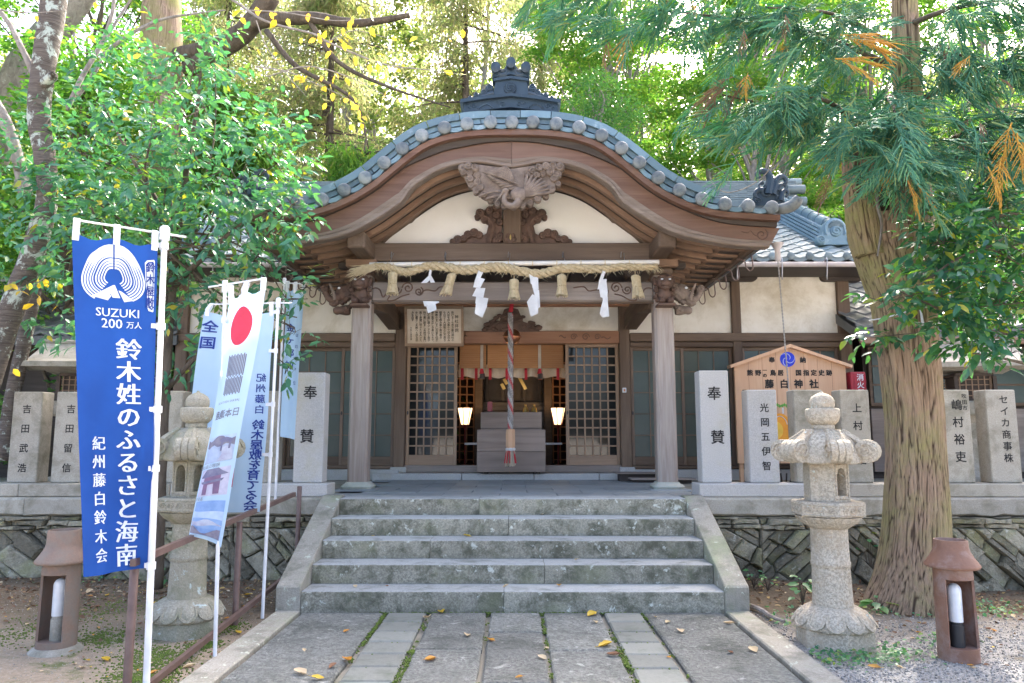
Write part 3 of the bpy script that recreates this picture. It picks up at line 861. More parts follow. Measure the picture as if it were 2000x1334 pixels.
# ================================================================== PORCH WITH CURVED GABLE
XC = -.012
def half(px, Y, n=6):
    p = [A(u, v, Y) for u, v in px]
    s = spline([(q_.x - XC, q_.z) for q_ in p], n)
    return np.array([a[0] for a in s]), np.array([a[1] for a in s])
Dx, Dz = half([(998, 239), (1040.5, 239), (1087, 242), (1131.4, 249.5), (1175.5, 265), (1213.6, 290), (1248, 317.5), (1284.4, 346.5), (1324.6, 370), (1367.5, 388), (1411.6, 398.5), (1456.6, 402), (1502.5, 405), (1545, 405)], 7.85)
Tx, Tz = half([(998, 277), (1048, 280), (1099, 289), (1141, 299), (1202, 325), (1243, 350), (1289, 384), (1336, 411), (1392, 432), (1448, 441), (1528, 446)], 8.0)
Bx, Bz = half([(998, 331), (1030, 325), (1060, 320), (1103, 323), (1140, 334), (1167, 349), (1190, 365), (1203, 380)], 8.0)
B2x, B2z = half([(1203, 380), (1208, 388), (1213, 398), (1222, 402), (1240, 415), (1290, 445), (1328, 461), (1392, 475), (1450, 483), (1505, 485)], 8.0)
Bx, Bz = np.concatenate([Bx, B2x[1:]]), np.concatenate([Bz, B2z[1:]])
Rx_, Rz = half([(998, 317), (1050, 318), (1103, 326), (1150, 343), (1190, 368), (1230, 397), (1275, 428), (1328, 454), (1392, 469), (1450, 476), (1530, 478)], 8.0)
fD = lambda x: float(np.interp(abs(x), Dx, Dz)); fT = lambda x: float(np.interp(abs(x), Tx, Tz))
fB = lambda x: float(np.interp(abs(x), Bx, Bz)); fR = lambda x: float(np.interp(abs(x), Rx_, Rz))
def Dn(x):
    e = .02; s_ = (fD(x + e) - fD(x - e)) / (2 * e)
    n = Vector((-s_, 0, 1)); n.normalize(); return n
def Dp(x, off=0):
    n = Dn(x); return Vector((XC + x + n.x * off, 0, fD(x) + n.z * off))
# roof shell
XE = 2.98
xsd = np.linspace(-XE, XE, 61)
q = MB(); up_ = [Dp(x, -.03) for x in xsd]; lo_ = [(XC + x, fR(x) + .075) for x in xsd]
def ringY(y): return [(p.x, y, p.z) for p in up_] + [(a, y, min(b_, up_[len(up_) - 1 - i].z - .02)) for i, (a, b_) in enumerate(lo_[::-1])]
q.rings([ringY(8.06), ringY(12.3)][::-1])
roof = q.build('porch_roof', M['wood_dark'], hall)
# gable boards (two halves meeting in the middle)
for sx in (-1, 1):
    q = MB(); rs = []; rl = []; n = 64
    for k in range(n + 1):
        t = k / n; xt, xb = t * 3.035, t * 2.895
        if k == 0: xt = xb = .002
        b_, tp = fB(xb), fT(xt); h = tp - b_
        X = lambda f: XC + sx * (xb + (xt - xb) * f)
        rs.append([(X(.36), 7.99, b_ + .36 * h), (X(.37), 7.995, b_ + .36 * h + .006), (X(1), 8.0, tp), (X(1), 8.12, tp), (X(.36), 8.12, b_ + .36 * h)])
        rl.append([(X(0), 8.12, b_ + .01), (X(0), 7.972, b_), (X(0), 7.955, b_ + .012), (X(.1), 7.955, b_ + .045), (X(.1), 7.978, b_ + .055), (X(.22), 7.972, b_ + .22 * h), (X(.24), 7.980, b_ + .24 * h), (X(.36), 7.976, b_ + .36 * h - .003), (X(.37), 7.992, b_ + .36 * h), (X(.37), 8.12, b_ + .36 * h)])
    q.rings(rs if sx < 0 else [r[::-1] for r in rs])
    g = q.build('gable_board', M['gable'], hall, smooth=True, angle=30)
    q = MB(); q.rings(rl if sx < 0 else [r[::-1] for r in rl]); q.build('moulding', M['gable_low'], g, smooth=True, angle=25)
    # engraved scroll at the board's end
    q = MB(); c = A(1488, 458, 7.995)
    q.tube(spiral_pts(XC + sx * (c.x - XC), c.z, .075, 7.996, 1.5, -sx, 2.2), .007, 4)
    q.tube([(XC + sx * (A(u, v, 8).x - XC), 7.996, A(u, v, 8).z) for u, v in ((1448, 452), (1460, 455), (1466, 450), (1472, 458), (1480, 462))], .006, 4)
    q.build('engraved_scroll', M['carve_dk'], g)
# strips between board and tiles
def strip(name, o0, o1, y0, y1, mat, parent=roof, xe=3.0, n=72, seg=1):
    xs_ = np.linspace(-xe, xe, n + 1)
    for a in range(seg):
        q = MB(); rs = []
        for x in xs_[a * n // seg:(a + 1) * n // seg + 1]:
            p0, p1 = Dp(x, o0), Dp(x, o1)
            rs.append([(p0.x, y0, p0.z), (p1.x, y0, p1.z), (p1.x, y1, p1.z), (p0.x, y1, p0.z)])
        q.rings([r[::-1] for r in rs]); q.build(name, mat, parent, smooth=True, angle=30)
strip('eave_strip', -.135, -.072, 7.875, 8.1, M['gable'], seg=2)
q = MB(); rs = []
for x in np.linspace(-2.99, 2.99, 73):
    p = Dp(x, -.137); zt = fT(x) + .002
    rs.append([(p.x, 7.955, p.z), (p.x, 8.09, p.z), (XC + x, 8.09, min(zt, p.z - .01)), (XC + x, 7.965, min(zt, p.z - .01))])
q.rings(rs); q.build('fascia_board', M['wood_dark'], roof, smooth=True, angle=30)
# round tiles, pan tiles, verge tiles
disc_px = [998, 1041, 1087, 1131.4, 1175.5, 1213.6, 1248, 1284.4, 1324.6, 1367.5, 1411.6, 1456.6, 1502.5]
dxs = [A(u, 300, 7.85).x - XC for u in disc_px]
dxs = sorted([-x for x in dxs[1:]] + [0.0] + dxs[1:])
q = MB(); n = 18
q.rings([[(r * math.cos(2 * PI * k / n), y, r * math.sin(2 * PI * k / n)) for k in range(n)] for r, y in ((.070, .36), (.070, .03), (.077, .02), (.077, 0), (.066, -.012), (.03, -.019))])
me_disc = q.mesh('round_tile', M['tile_warm'], True, 50)
q = MB()
for yy in np.arange(8.2, 12.2, .3):
    q.rings([[(.07 * math.cos(PI * k / 6), yy + d - 7.85, .07 * math.sin(PI * k / 6)) for k in range(7)] for d in (0, .29)], cap=False, closed=False)
me_row = q.mesh('tile_row', M['tile'], True, 60)
for x in dxs:
    p = Dp(x); n_ = Dn(x); an = math.atan2(n_.x, n_.z)
    inst('round_tile', me_disc, roof, (p.x, 7.835 + random.uniform(-.008, .008), p.z), (0, an, 0))
    inst('tile_row', me_row, roof, (p.x, 7.85, p.z), (0, an, 0))
for a, b_ in zip(dxs[:-1], dxs[1:]):
    q = MB(); rs = []; n = 8
    for k in range(n + 1):
        t = k / n; x = a + (b_ - a) * t; s_ = math.sin(PI * t)
        lo = Dp(x, -.028 - .045 * s_); hi = Dp(x, .012 - .03 * s_)
        rs.append([(lo.x, 7.862, lo.z), (hi.x, 7.868, hi.z), (hi.x, 8.3, hi.z), (lo.x, 8.3, lo.z)])
    q.rings([r[::-1] for r in rs]); q.build('pan_tile', M['tile'], roof, smooth=True, angle=40)
def vtiles(o0, o1, y0, y1, L, xe, ph=0):
    s_ = -xe + ph
    while s_ < xe - .05:
        e = min(xe, s_ + L); q = MB(); rs = []
        dy = random.uniform(-.006, .006)
        for k in range(4):
            x = s_ + .004 + (e - s_ - .008) * k / 3
            p0, p1 = Dp(x, o0), Dp(x, o1)
            rs.append([(p0.x, y0 + dy, p0.z), (p1.x, y0 + .012 + dy, p1.z), (p1.x, y1, p1.z + .05), (p0.x, y1, p0.z)])
        q.rings([r[::-1] for r in rs]); q.build('verge_tile', M['tile'], roof, smooth=True, angle=30)
        s_ = e
vtiles(.015, .075, 7.905, 8.2, .40, 2.45, .1)
vtiles(.078, .165, 7.885, 8.35, .34, 2.28)
# corner tiles and wave-shaped finials
for sx in (-1, 1):
    mx = lambda p: (XC + sx * (p.x - XC), p.y, p.z)
    q = MB()
    pp = spline([mx(A(1512, 409, 7.95)), mx(A(1533, 407, 7.9)), mx(A(1550, 400, 7.85)), mx(A(1561, 386, 7.82))], 4)
    q.tube(pp, [.05, .055, .06, .063, .065, .066, .066, .066, .066, .066, .064, .06, .05], 12)
    q.build('corner_tile', M['tile_warm'], roof, smooth=True, angle=60)
    q = MB()
    out = [(1462, 403), (1532, 403), (1529, 385), (1521, 366), (1508, 358), (1492, 362), (1482, 374), (1470, 384)]
    pl = [mx(A(u, v, 8.15)) for u, v in out]; pl = [(p[0], p[2]) for p in pl]
    if sx > 0: pl = pl[::-1]
    q.prism(pl, 8.12, 8.20)
    for hp, hr in ((((1500, 380), (1503, 362), (1504, 349), (1499, 338), (1489, 334), (1480, 338), (1479, 346), (1486, 348)), .055), (((1508, 380), (1513, 364), (1517, 352), (1525, 345), (1533, 348), (1535, 356), (1529, 359)), .05),
                   (((1524, 392), (1528, 378), (1534, 372), (1539, 378), (1535, 384)), .035), (((1518, 372), (1524, 362), (1532, 361), (1534, 367)), .03), (((1490, 372), (1480, 372), (1474, 380), (1480, 387)), .04), (((1490, 356), (1484, 360), (1481, 367)), .025)):
        hs = spline([mx(A(u, v, 8.12)) for u, v in hp], 4); n_ = len(hs)
        q.tube(hs, [hr * (1 - .6 * k / (n_ - 1)) for k in range(n_)], 8)
    for (u, v, r) in ((1498, 376, .075), (1520, 388, .035), (1480, 392, .04)):
        c = mx(A(u, v, 8.11)); q.tube(spiral_pts(c[0], c[2], r, 8.11, 1.4, sx), r * .2, 6)
    q.build('wave_finial', M['tile_dk'], roof, smooth=True, angle=40)
# ridge behind and the demon-tile ornament
q = MB()
for k in range(5): q.box(XC - .26 + k * .02, XC + .26 - k * .02, 8.15, 12.6, 4.95 + k * .07, 5.0 + k * .07 + .012)
q.tube([(XC, 8.15, 5.33), (XC, 12.6, 5.33)], .08, 10); q.build('ridge', M['tile_dk'], roof)
OY = 8.03
P2 = lambda l, Y=OY: [(A(u, v, Y).x, A(u, v, Y).z) for u, v in l]
def ccw(p):
    a = sum(p[i][0] * p[(i + 1) % len(p)][1] - p[(i + 1) % len(p)][0] * p[i][1] for i in range(len(p)))
    return p if a > 0 else p[::-1]
q = MB(); q.prism(ccw(P2([(906, 221), (905, 201), (950, 196), (998, 191), (1045, 196), (1090, 201), (1089, 221), (1045, 214), (998, 209), (950, 214)]))[::1], OY, OY + .2)
orn = q.build('ridge_ornament', M['tile_dk'], roof)
q = MB(); q.prism(ccw(P2([(899, 204), (900, 197), (950, 190), (998, 185), (1045, 190), (1094, 197), (1095, 204), (1045, 196), (998, 191), (950, 196)])), OY - .05, OY + .22); q.build('ledge', M['tile_dk'], orn)
q = MB(); q.prism(ccw(P2([(962, 190), (968, 160), (970, 150), (1027, 150), (1029, 160), (1034, 190), (998, 184)])), OY - .01, OY + .2); q.build('body', M['tile_dk'], orn)
for i, (v0, v1, hw) in enumerate(((161, 153, 34), (152, 143, 31))):
    q = MB(); q.prism(ccw(P2([(998 - hw, v0), (998 - hw, v1 + 3), (998, v1 - 2), (998 + hw, v1 + 3), (998 + hw, v0), (998, v0 - 5)])), OY - .04 + .015 * i, OY + .2); q.build('stepped_slab', M['tile_dk'], orn)
q = MB(); c = A(996.5, 172, OY - .03)
q.rings([[(c.x + r * math.cos(2 * PI * k / 16), y, c.z + r * math.sin(2 * PI * k / 16)) for k in range(16)] for r, y in ((.072, OY), (.072, OY - .03), (.06, OY - .03))])
for a0 in (0, 2.1, 4.2): q.tube(spiral_pts(c.x, c.z, .055, OY - .032, .6, 1, a0, 8, .25), .009, 5)
for k in range(18): q.ell((c.x + .064 * math.cos(k * PI / 9), OY - .032, c.z + .064 * math.sin(k * PI / 9)), .008, 6, 4)
q.build('swirl_crest', M['tile_dk'], orn)
me3 = MB(); n = 16
me3.rings([[(r * math.cos(2 * PI * k / n), y, r * math.sin(2 * PI * k / n)) for k in range(n)] for r, y in ((.05, .5), (.05, .02), (.056, .015), (.056, -.005), (.045, -.012))])
me3 = me3.mesh('ridge_end_tile', M['tile_dk'], True, 45)
for u, v in ((968, 131), (998, 122), (1027, 131)):
    c = A(u, v, OY - .08); inst('ridge_end_tile', me3, orn, c, (R(6), 0, 0), (1, 1, 1.15))
q = MB()
for s_ in (-1, 1):
    pts = [A(998 + s_ * u, v, OY) for u, v in ((6, 128), (10, 136), (16, 139), (23, 137), (27, 133))]
    q.tube(spline(pts, 3), .022, 6); q.tube([p - Vector((0, 0, .06)) for p in spline(pts, 3)], .03, 6)
q.prism(ccw(P2([(962, 152), (963, 138), (975, 142), (998, 136), (1021, 142), (1033, 138), (1034, 152), (998, 144)])), OY, OY + .2)
q.build('saddle', M['tile_dk'], orn, smooth=True, angle=40)
q = MB()
for s_ in (-1, 1):
    for u, v, r in ((42, 172, .05), (52, 181, .042), (60, 187, .03), (68, 186, .034), (80, 192, .028), (92, 196, .02)):
        c = A(998 + s_ * u, v, OY - .01); curl(q, c.x, c.z, r, OY - .02, .14, s_, 1)
    pts = [A(998 + s_ * u, v, OY) for u, v in ((34, 184), (50, 189), (70, 194), (94, 199))]
    q.tube(pts, [.045, .04, .03, .015], 6)
q.build('side_scroll', M['tile_dk'], orn, smooth=True, angle=40)
q = MB()
for s_ in (-1, 1):
    for u, v, r in ((16, 203, .03), (26, 201, .02), (72, 207, .03), (82, 211, .02)):
        c = A(998 + s_ * u, v, OY - .005); q.tube(spiral_pts(c.x, c.z, r, OY - .005, 1.3, s_), r * .25, 5)
    pts = [A(998 + s_ * u, v, OY - .003) for u, v in ((34, 211), (44, 204), (54, 205), (64, 212))]
    q.tube(spline(pts, 4), .012, 5)
q.build('wave_relief', M['tile_dk'], orn, smooth=True, angle=40)

# ---- gable wall, arch, king post
GX = np.linspace(-1.72, 1.72, 41)
q = MB(); poly = [(XC + x, min(fR(x) + .02, 9)) for x in GX]; q.prism(ccw([(XC - 1.72, 3.80)] + poly[::1] + [(XC + 1.72, 3.80)]), 8.96, 9.02)
q.build('gable_wall', M['plaster'], hall)
Wx, Wz = half([(998, 350), (1040, 353), (1099, 364), (1140, 383), (1168, 400), (1190, 422)], 8.85)
W2x, W2z = half([(1190, 422), (1197, 430), (1206, 433), (1240, 459), (1262, 480), (1275, 488)], 8.85)
Wx, Wz = np.concatenate([Wx, W2x[1:]]), np.concatenate([Wz, W2z[1:]])
q = MB(); rs = []
for x in np.linspace(-1.73, 1.73, 61):
    z = float(np.interp(abs(x), Wx, Wz)); t = max(z + .03, min(fR(x) - .002, z + .17))
    rs.append([(XC + x, 8.84, z), (XC + x, 8.84, t), (XC + x, 8.955, t), (XC + x, 8.955, z)])
q.rings([r[::-1] for r in rs]); q.build('arched_beam', M['wood_x'], hall, smooth=True, angle=30)
beam('gable_beam', -1.80, 1.80, 8.76, 8.98, 3.585, 3.815, M['wood_x'])
q = MB(); q.bbox(-.122, .105, 8.80, 8.94, 3.817, 4.32, .015); kp = q.build('king_post', M['wood_z'], hall)
q = MB()
c = A(997, 467, 8.78)
for du, dv, r in ((0, 0, .05), (-.05, .0, .03), (.05, .0, .03), (-.03, .05, .028), (.03, .05, .028), (0, -.05, .03)): q.ell((c.x + du, 8.79, c.z + dv), (r, .02, r), 8, 5)
q.build('boss', M['carve_dk'], kp)
q = MB(); q.ell((c.x, 8.765, c.z + .02), (.012, .012, .035), 8, 6); q.build('gilt_bud', M['gold'], kp)
for s_ in (-1, 1):
    q = MB(); Y0 = 8.86
    for u, v, r in ((60, 417, .060), (42, 411, .052), (28, 420, .05), (30, 405, .04), (52, 427, .05), (36, 432, .045), (22, 434, .045), (66, 424, .035),
                    (22, 462, .065), (38, 458, .055), (28, 470, .055), (72, 455, .06), (62, 459, .05), (84, 458, .055), (92, 466, .045), (104, 468, .058), (114, 472, .04)):
        c = A(998 + s_ * u, v, Y0); curl(q, c.x, c.z, r, Y0 - random.uniform(0, .03), .09, s_ * random.choice((-1, 1)), random.uniform(0, 6))
    pl = P2([(998 + s_ * u, v) for u, v in ((18, 400), (40, 402), (62, 415), (56, 430), (44, 438), (48, 455), (60, 462), (90, 462), (118, 474), (120, 478), (84, 478), (78, 473), (68, 478), (18, 478))], Y0)
    q.prism(ccw(pl), Y0 + .02, Y0 + .07)
    q.tube(spline([A(998 + s_ * u, v, Y0) for u, v in ((44, 476), (40, 455), (36, 440), (44, 425))], 4), .035, 6)
    q.build('cloud_carving', M['carve_dk'], hall, smooth=True, angle=45)
# ---- crane pendant under the gable's top
GY = 7.955
q = MB()
pl = P2([(897, 323), (930, 321), (998, 330), (1066, 320), (1099, 322), (1092, 345), (1086, 362), (1064, 380), (1050, 390), (1020, 402), (998, 406), (975, 401), (945, 388), (928, 376), (912, 358), (905, 342)], GY)
q.prism(ccw(pl), GY, GY + .06)
rc = random.Random(3)
for u, v, r in ((903, 328, .05), (915, 326, .05), (928, 330, .048), (918, 338, .045), (906, 338, .04), (932, 342, .045), (918, 350, .045), (932, 356, .05), (920, 362, .04), (938, 368, .045), (930, 376, .035), (945, 381, .042), (958, 390, .04), (972, 398, .04), (985, 403, .035),
                (1094, 327, .055), (1080, 325, .05), (1066, 326, .05), (1052, 330, .048), (1040, 334, .045), (1030, 342, .042), (1060, 340, .045), (1075, 338, .05), (1090, 340, .045), (1048, 344, .04), (1082, 350, .045), (1090, 360, .035), (1078, 372, .04), (1066, 382, .04), (1050, 390, .045), (1036, 396, .04), (1020, 402, .04), (1003, 405, .035)):
    c = A(u, v, GY); curl(q, c.x, c.z, r, GY - .01 - rc.uniform(0, .045), .08, rc.choice((-1, 1)), rc.uniform(0, 6))
pend = q.build('crane_pendant', M['carve'], hall, smooth=True, angle=45)
q = MB()
Ay = lambda u, v, d: A(u, v, GY - d)
def feather(q, a, b_, w_, d0, d1, bend=0):
    a, b_ = Ay(*a, d0), Ay(*b_, d1); m = (a + b_) / 2 + Vector((0, -.01, bend))
    q.tube(spline([a, m, b_], 4), [w_ * .5, w_ * .75, w_ * .95, w_, w_, w_, w_ * .95, w_ * .75, w_ * .3], 6)
for i in range(6): feather(q, (1012 - i * 3, 360 - i * 5), (940 + i * 8, 335 - i * 1.6), .018, .075, .06, .015)
for i in range(7): feather(q, (1010 - i * 8, 366 - i * 3.4), (985 - i * 6, 372 - i * 5), .016, .06, .045)
for i in range(8):
    an = R(100 - i * 16); feather(q, (1023, 384), (1028 + 52 * math.cos(R(88 - i * 11)) * (1 if i else .9), 384 - 44 * math.sin(R(88 - i * 11))), .02, .06, .045, .004)
q.ell(Ay(1012, 380, .055), (.095, .05, .085), 12, 8)
q.tube(spline([Ay(1014, 390, .08), Ay(1008, 400, .085), Ay(996, 402, .09), Ay(986, 396, .095), Ay(985, 385, .095), Ay(990, 376, .10)], 4), [.045] * 6 + [.035] * 8 + [.028] * 7, 8)
q.ell(Ay(987, 373, .10), (.04, .032, .034), 10, 6)
q.tube([Ay(984, 373, .10), Ay(976, 384, .10), Ay(968, 394, .095)], [.018, .012, .003], 6)
q.tube(spline([Ay(1000, 384, .05), Ay(975, 374, .05), Ay(955, 376, .05), Ay(935, 384, .045)], 4), .014, 6)
q.tube(spline([Ay(1000, 388, .05), Ay(975, 382, .05), Ay(950, 388, .045)], 4), .012, 6)
q.build('crane', M['carve'], pend, smooth=True, angle=50)

# ---- rafters under the curved eaves
def rafter(x0, x1, y, dz, mat, n=8, w_=.085, h=.068):
    q = MB(); rs = []
    for k in range(n + 1):
        x = x0 + (x1 - x0) * k / n; z = fR(x) + dz
        rs.append([(XC + x, y, z), (XC + x, y, z + h), (XC + x, y + w_, z + h), (XC + x, y + w_, z)])
    q.rings([r[::-1] for r in rs] if x1 > x0 else rs)
    return q.build('rafter', mat, hall, smooth=True, angle=30)
ry = 8.19
while ry < 10.95:
    if ry < 8.8:
        rafter(-1.95, 1.95, ry, .0, M['rafter'], 40)
    for sx in (-1, 1):
        rafter(sx * 1.80, sx * 2.40, ry, -.012 if ry < 8.8 else .0, M['rafter'])
        rafter(sx * 2.28, sx * 2.80, ry + .004, .05, M['rafter'], 7, .077, .06)
    ry += .285
for sx in (-1, 1):
    beam('rafter_support', *sorted((XC + sx * 2.46, XC + sx * 2.54)), 8.14, 11.0, fR(2.5) + .07, fR(2.5) + .115, M['rafter'])
    beam('eave_fascia', *sorted((XC + sx * 2.79, XC + sx * 2.86)), 8.13, 11.0, fR(2.8) + .02, fR(2.8) + .13, M['wood_y'])
    beam('drip_edge', *sorted((XC + sx * 2.86, XC + sx * 2.875)), 8.13, 11.0, fR(2.8) + .0, fR(2.8) + .03, M['galv'])
    for y in np.arange(8.5, 10.9, .55):
        q = MB(); x = XC + sx * 2.87; z = fR(2.8) + .01
        q.tube(spline([(x, y, z), (x + sx * .01, y, z - .16), (x - sx * .03, y, z - .2), (x - sx * .07, y, z - .16), (x - sx * .09, y, z - .08), (x - sx * .18, y, z - .05)], 4), .009, 5)
        q.build('gutter_hook', M['steel'], hall)
# purlins carrying the rafters
for sx in (-1, 1):
    x = sx * 1.80
    beam('purlin', XC + x - .105, XC + x + .105, 8.16, 11.0, 3.60, 3.80, M['wood_y'], b=.02)
    # brackets between post and purlin
    beam('bearing_block', *sorted((XC + sx * 1.66, XC + sx * 2.04)), 8.70, 9.05, 3.50, 3.598, M['rafter'])
    beam('bracket_block', *sorted((XC + sx * 1.73, XC + sx * 1.98)), 8.72, 9.0, 3.40, 3.497, M['wood_x'], b=.03)
    beam('bracket_block', *sorted((XC + sx * 1.40, XC + sx * 1.60)), 8.74, 8.96, 3.38, 3.50, M['wood_dark'], b=.03)
    beam('bracket_arm', *sorted((XC + sx * 1.35, XC + sx * 2.15)), 8.78, 8.92, 3.50, 3.575, M['wood_dark'])
    # diagonal tie beam back to the hall
    q = MB(); x0 = XC + sx * 1.80
    q.rings([[(x0 - .09, y, a), (x0 - .09, y, b_), (x0 + .09, y, b_), (x0 + .09, y, a)] for y, a, b_ in ((8.98, 3.02, 3.30), (9.9, 3.12, 3.38), (10.96, 3.05, 3.30))][::-1])
    q.build('tie_beam', M['wood_y'], hall)
# ---- porch posts on stone bases
for sx in (-1, 1):
    x = 1.842 if sx > 0 else -1.852
    q = MB(); c_ = .03; hw = .118
    oct_ = [(x - hw + c_, 8.85 - hw), (x + hw - c_, 8.85 - hw), (x + hw, 8.85 - hw + c_), (x + hw, 8.85 + hw - c_), (x + hw - c_, 8.85 + hw), (x - hw + c_, 8.85 + hw), (x - hw, 8.85 + hw - c_), (x - hw, 8.85 - hw + c_)]
    q.vprism(oct_, .90, 3.40)
    p = q.build('porch_post', M['post'], hall)
    q = MB()
    sq = lambda h, z, r=.25: [(x - h, 8.85 - h * (1 - r), z), (x - h * (1 - r), 8.85 - h, z), (x + h * (1 - r), 8.85 - h, z), (x + h, 8.85 - h * (1 - r), z), (x + h, 8.85 + h * (1 - r), z), (x + h * (1 - r), 8.85 + h, z), (x - h * (1 - r), 8.85 + h, z), (x - h, 8.85 + h * (1 - r), z)]
    q.rings([sq(.15, .80), sq(.178, .825), (sq(.183, .85)), sq(.165, .872), sq(.135, .888), sq(.13, .902)])
    q.build('post_base', M['plinth'], p, smooth=True, angle=40)
    q = MB(); q.bbox(x - .24, x + .24, 8.6, 9.1, .78, .822, .01); q.build('base_slab', M['floor'], p)
# main beam with engraved clouds
beam('rainbow_beam', -1.735, 1.725, 8.76, 8.94, 3.075, 3.325, M['grey_x'], b=.02)
beam('beam_lip', -1.735, 1.725, 8.75, 8.80, 3.05, 3.073, M['wood_x'])
for sx in (-1, 1):
    q = MB(); Yb = 8.758
    mm = lambda u, v: (XC + sx * (A(u, v, Yb).x - XC), Yb, A(u, v, Yb).z)
    for u, v, r, a0 in ((1203, 562, .075, 0), (1225, 566, .06, 3), (1182, 569, .06, 2)):
        c = mm(u, v); q.tube(spiral_pts(c[0], c[2], r, Yb, 1.6, sx, a0), .008, 4)
    for pl in (((1120, 562), (1140, 560), (1150, 568), (1168, 566), (1180, 574)), ((1245, 572), (1252, 580), (1258, 566), (1266, 562), (1273, 564)), ((1236, 574), (1243, 586), (1230, 586), (1215, 578), (1200, 574))):
        q.tube(spline([mm(*p) for p in pl], 4), .008, 4)
    q.build('engraved_scroll', M['carve_dk'], hall)
# porch ceiling
q = MB()
for x in np.arange(-1.6, 1.7, .4): q.box(x - .03, x + .03, 9.0, 10.95, 3.56, 3.62)
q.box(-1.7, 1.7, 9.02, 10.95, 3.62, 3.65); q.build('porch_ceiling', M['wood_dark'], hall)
# carved strut above the doors
q = MB(); rc = random.Random(8); KY = 10.93
for k in range(46):
    t = rc.random(); u = 998 + (t - .5) * 112; top = 602 + abs(t - .5) * 72; v = rc.uniform(top, 645)
    c = A(u, v, KY); q.ell((c.x, KY - rc.uniform(0, .03), c.z), (.045, .02, .028), 7, 4, None)
q.prism(ccw(P2([(940, 648), (950, 636), (975, 628), (985, 604), (998, 600), (1012, 604), (1022, 628), (1045, 636), (1056, 648)], KY)), KY, KY + .05)
q.build('leaf_carving', M['carve_dk'], hall, smooth=True, angle=60)
# ---- beast carvings on the post heads
def beast(sx):
    x = 1.842 if sx > 0 else -1.852
    q = MB(); L = lambda dx, dy, z: (x + dx, 8.85 + dy, z)
    # lion facing forward
    q.ell(L(0, -.18, 3.30), (.105, .10, .10), 12, 8)
    q.ell(L(0, -.27, 3.265), (.07, .05, .045), 10, 6)
    q.ell(L(0, -.305, 3.285), (.03, .025, .022), 8, 5)
    q.ell(L(0, -.255, 3.215), (.055, .045, .025), 10, 5)
    for s_ in (-1, 1):
        q.ell(L(s_ * .05, -.255, 3.35), (.035, .03, .018), 8, 5)
        q.ell(L(s_ * .055, -.24, 3.06), (.042, .055, .04), 8, 6)
        for k in (-1, 0, 1): q.ell(L(s_ * .055 + k * .022, -.285, 3.05), (.012, .018, .018), 6, 4)
        q.ell(L(s_ * .11, -.13, 3.33), (.03, .03, .045), 7, 5)
        for k in range(7): curl(q, x + s_ * (.085 + .02 * (k % 2)), 3.33 - k * .042, .026, 8.85 - .20 + .02 * (k % 3), .06, s_, k)
    q.ell(L(0, -.14, 3.15), (.09, .08, .12), 10, 8)
    q.bbox(x - .105, x + .105, 8.56, 8.80, 2.99, 3.025, .008)
    o = q.build('lion_carving', M['carve_dk'], hall, smooth=True, angle=70)
    e = MB()
    for s_ in (-1, 1): e.ell(L(s_ * .047, -.275, 3.315), (.017, .014, .011), 8, 6)
    e.build('eye', M['white'], o)
    # tusked beast facing sideways
    q = MB(); T = lambda dx, z, dy=-.02: (x + sx * dx, 8.85 + dy, z)
    q.ell(T(.22, 3.20), (.13, .085, .11), 12, 8)
    q.tube(spline([T(.28, 3.17), T(.36, 3.11), T(.43, 3.14), T(.47, 3.21)], 4), [.07, .068, .062, .057, .053, .05, .047, .044, .042, .04, .04, .04, .045], 9)
    c = T(.475, 3.245); curl(q, c[0], c[2], .05, 8.80, .07, sx, 0)
    q.tube(spline([T(.30, 3.10), T(.36, 3.06), T(.41, 3.08)], 4), [.045, .045, .04, .04, .04, .035, .03, .03, .02], 8)
    q.tube(spline([T(.16, 2.98), T(.26, 2.98), T(.36, 2.975)], 4), [.06, .065, .065, .06, .055, .05, .055, .05, .03], 8)
    for k in range(14):
        c = T(.13 + .03 * (k % 5), 3.28 - .03 * k * .8); curl(q, c[0], c[2], .026, 8.745 + .01 * (k % 3), .08, sx, k)
    q.ell(T(.17, 3.29), (.05, .05, .035), 8, 5)
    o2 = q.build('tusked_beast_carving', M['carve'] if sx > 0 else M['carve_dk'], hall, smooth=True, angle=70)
    q = MB(); q.tube(spline([T(.33, 3.10, -.085), T(.35, 3.19, -.11), T(.40, 3.30, -.11)], 4), [.022] * 5 + [.016] * 3 + [.006], 7); q.build('tusk', M['carve'], o2, smooth=True)
    q = MB(); q.ell(T(.285, 3.245, -.09), (.02, .016, .015), 8, 6); q.build('eye', M['white'], o2)
beast(-1); beast(1)

# ================================================================== MAIN ROOF
EY, EZ, RY, RZ = 10.0, 3.93, 13.0, 5.50
SL = math.atan2(RZ - EZ, RY - EY); LEN = math.hypot(RY - EY, RZ - EZ)
q = MB()
q.rings([[(x, EY + .05, EZ - .12), (x, EY + .05, EZ - .06), (x, RY, RZ - .06), (x, 16, EZ - .06), (x, 16, EZ - .12), (x, RY, RZ - .2)] for x in (-5.75, 5.75)][::-1])
mroof = q.build('main_roof', M['wood_dark'], hall)
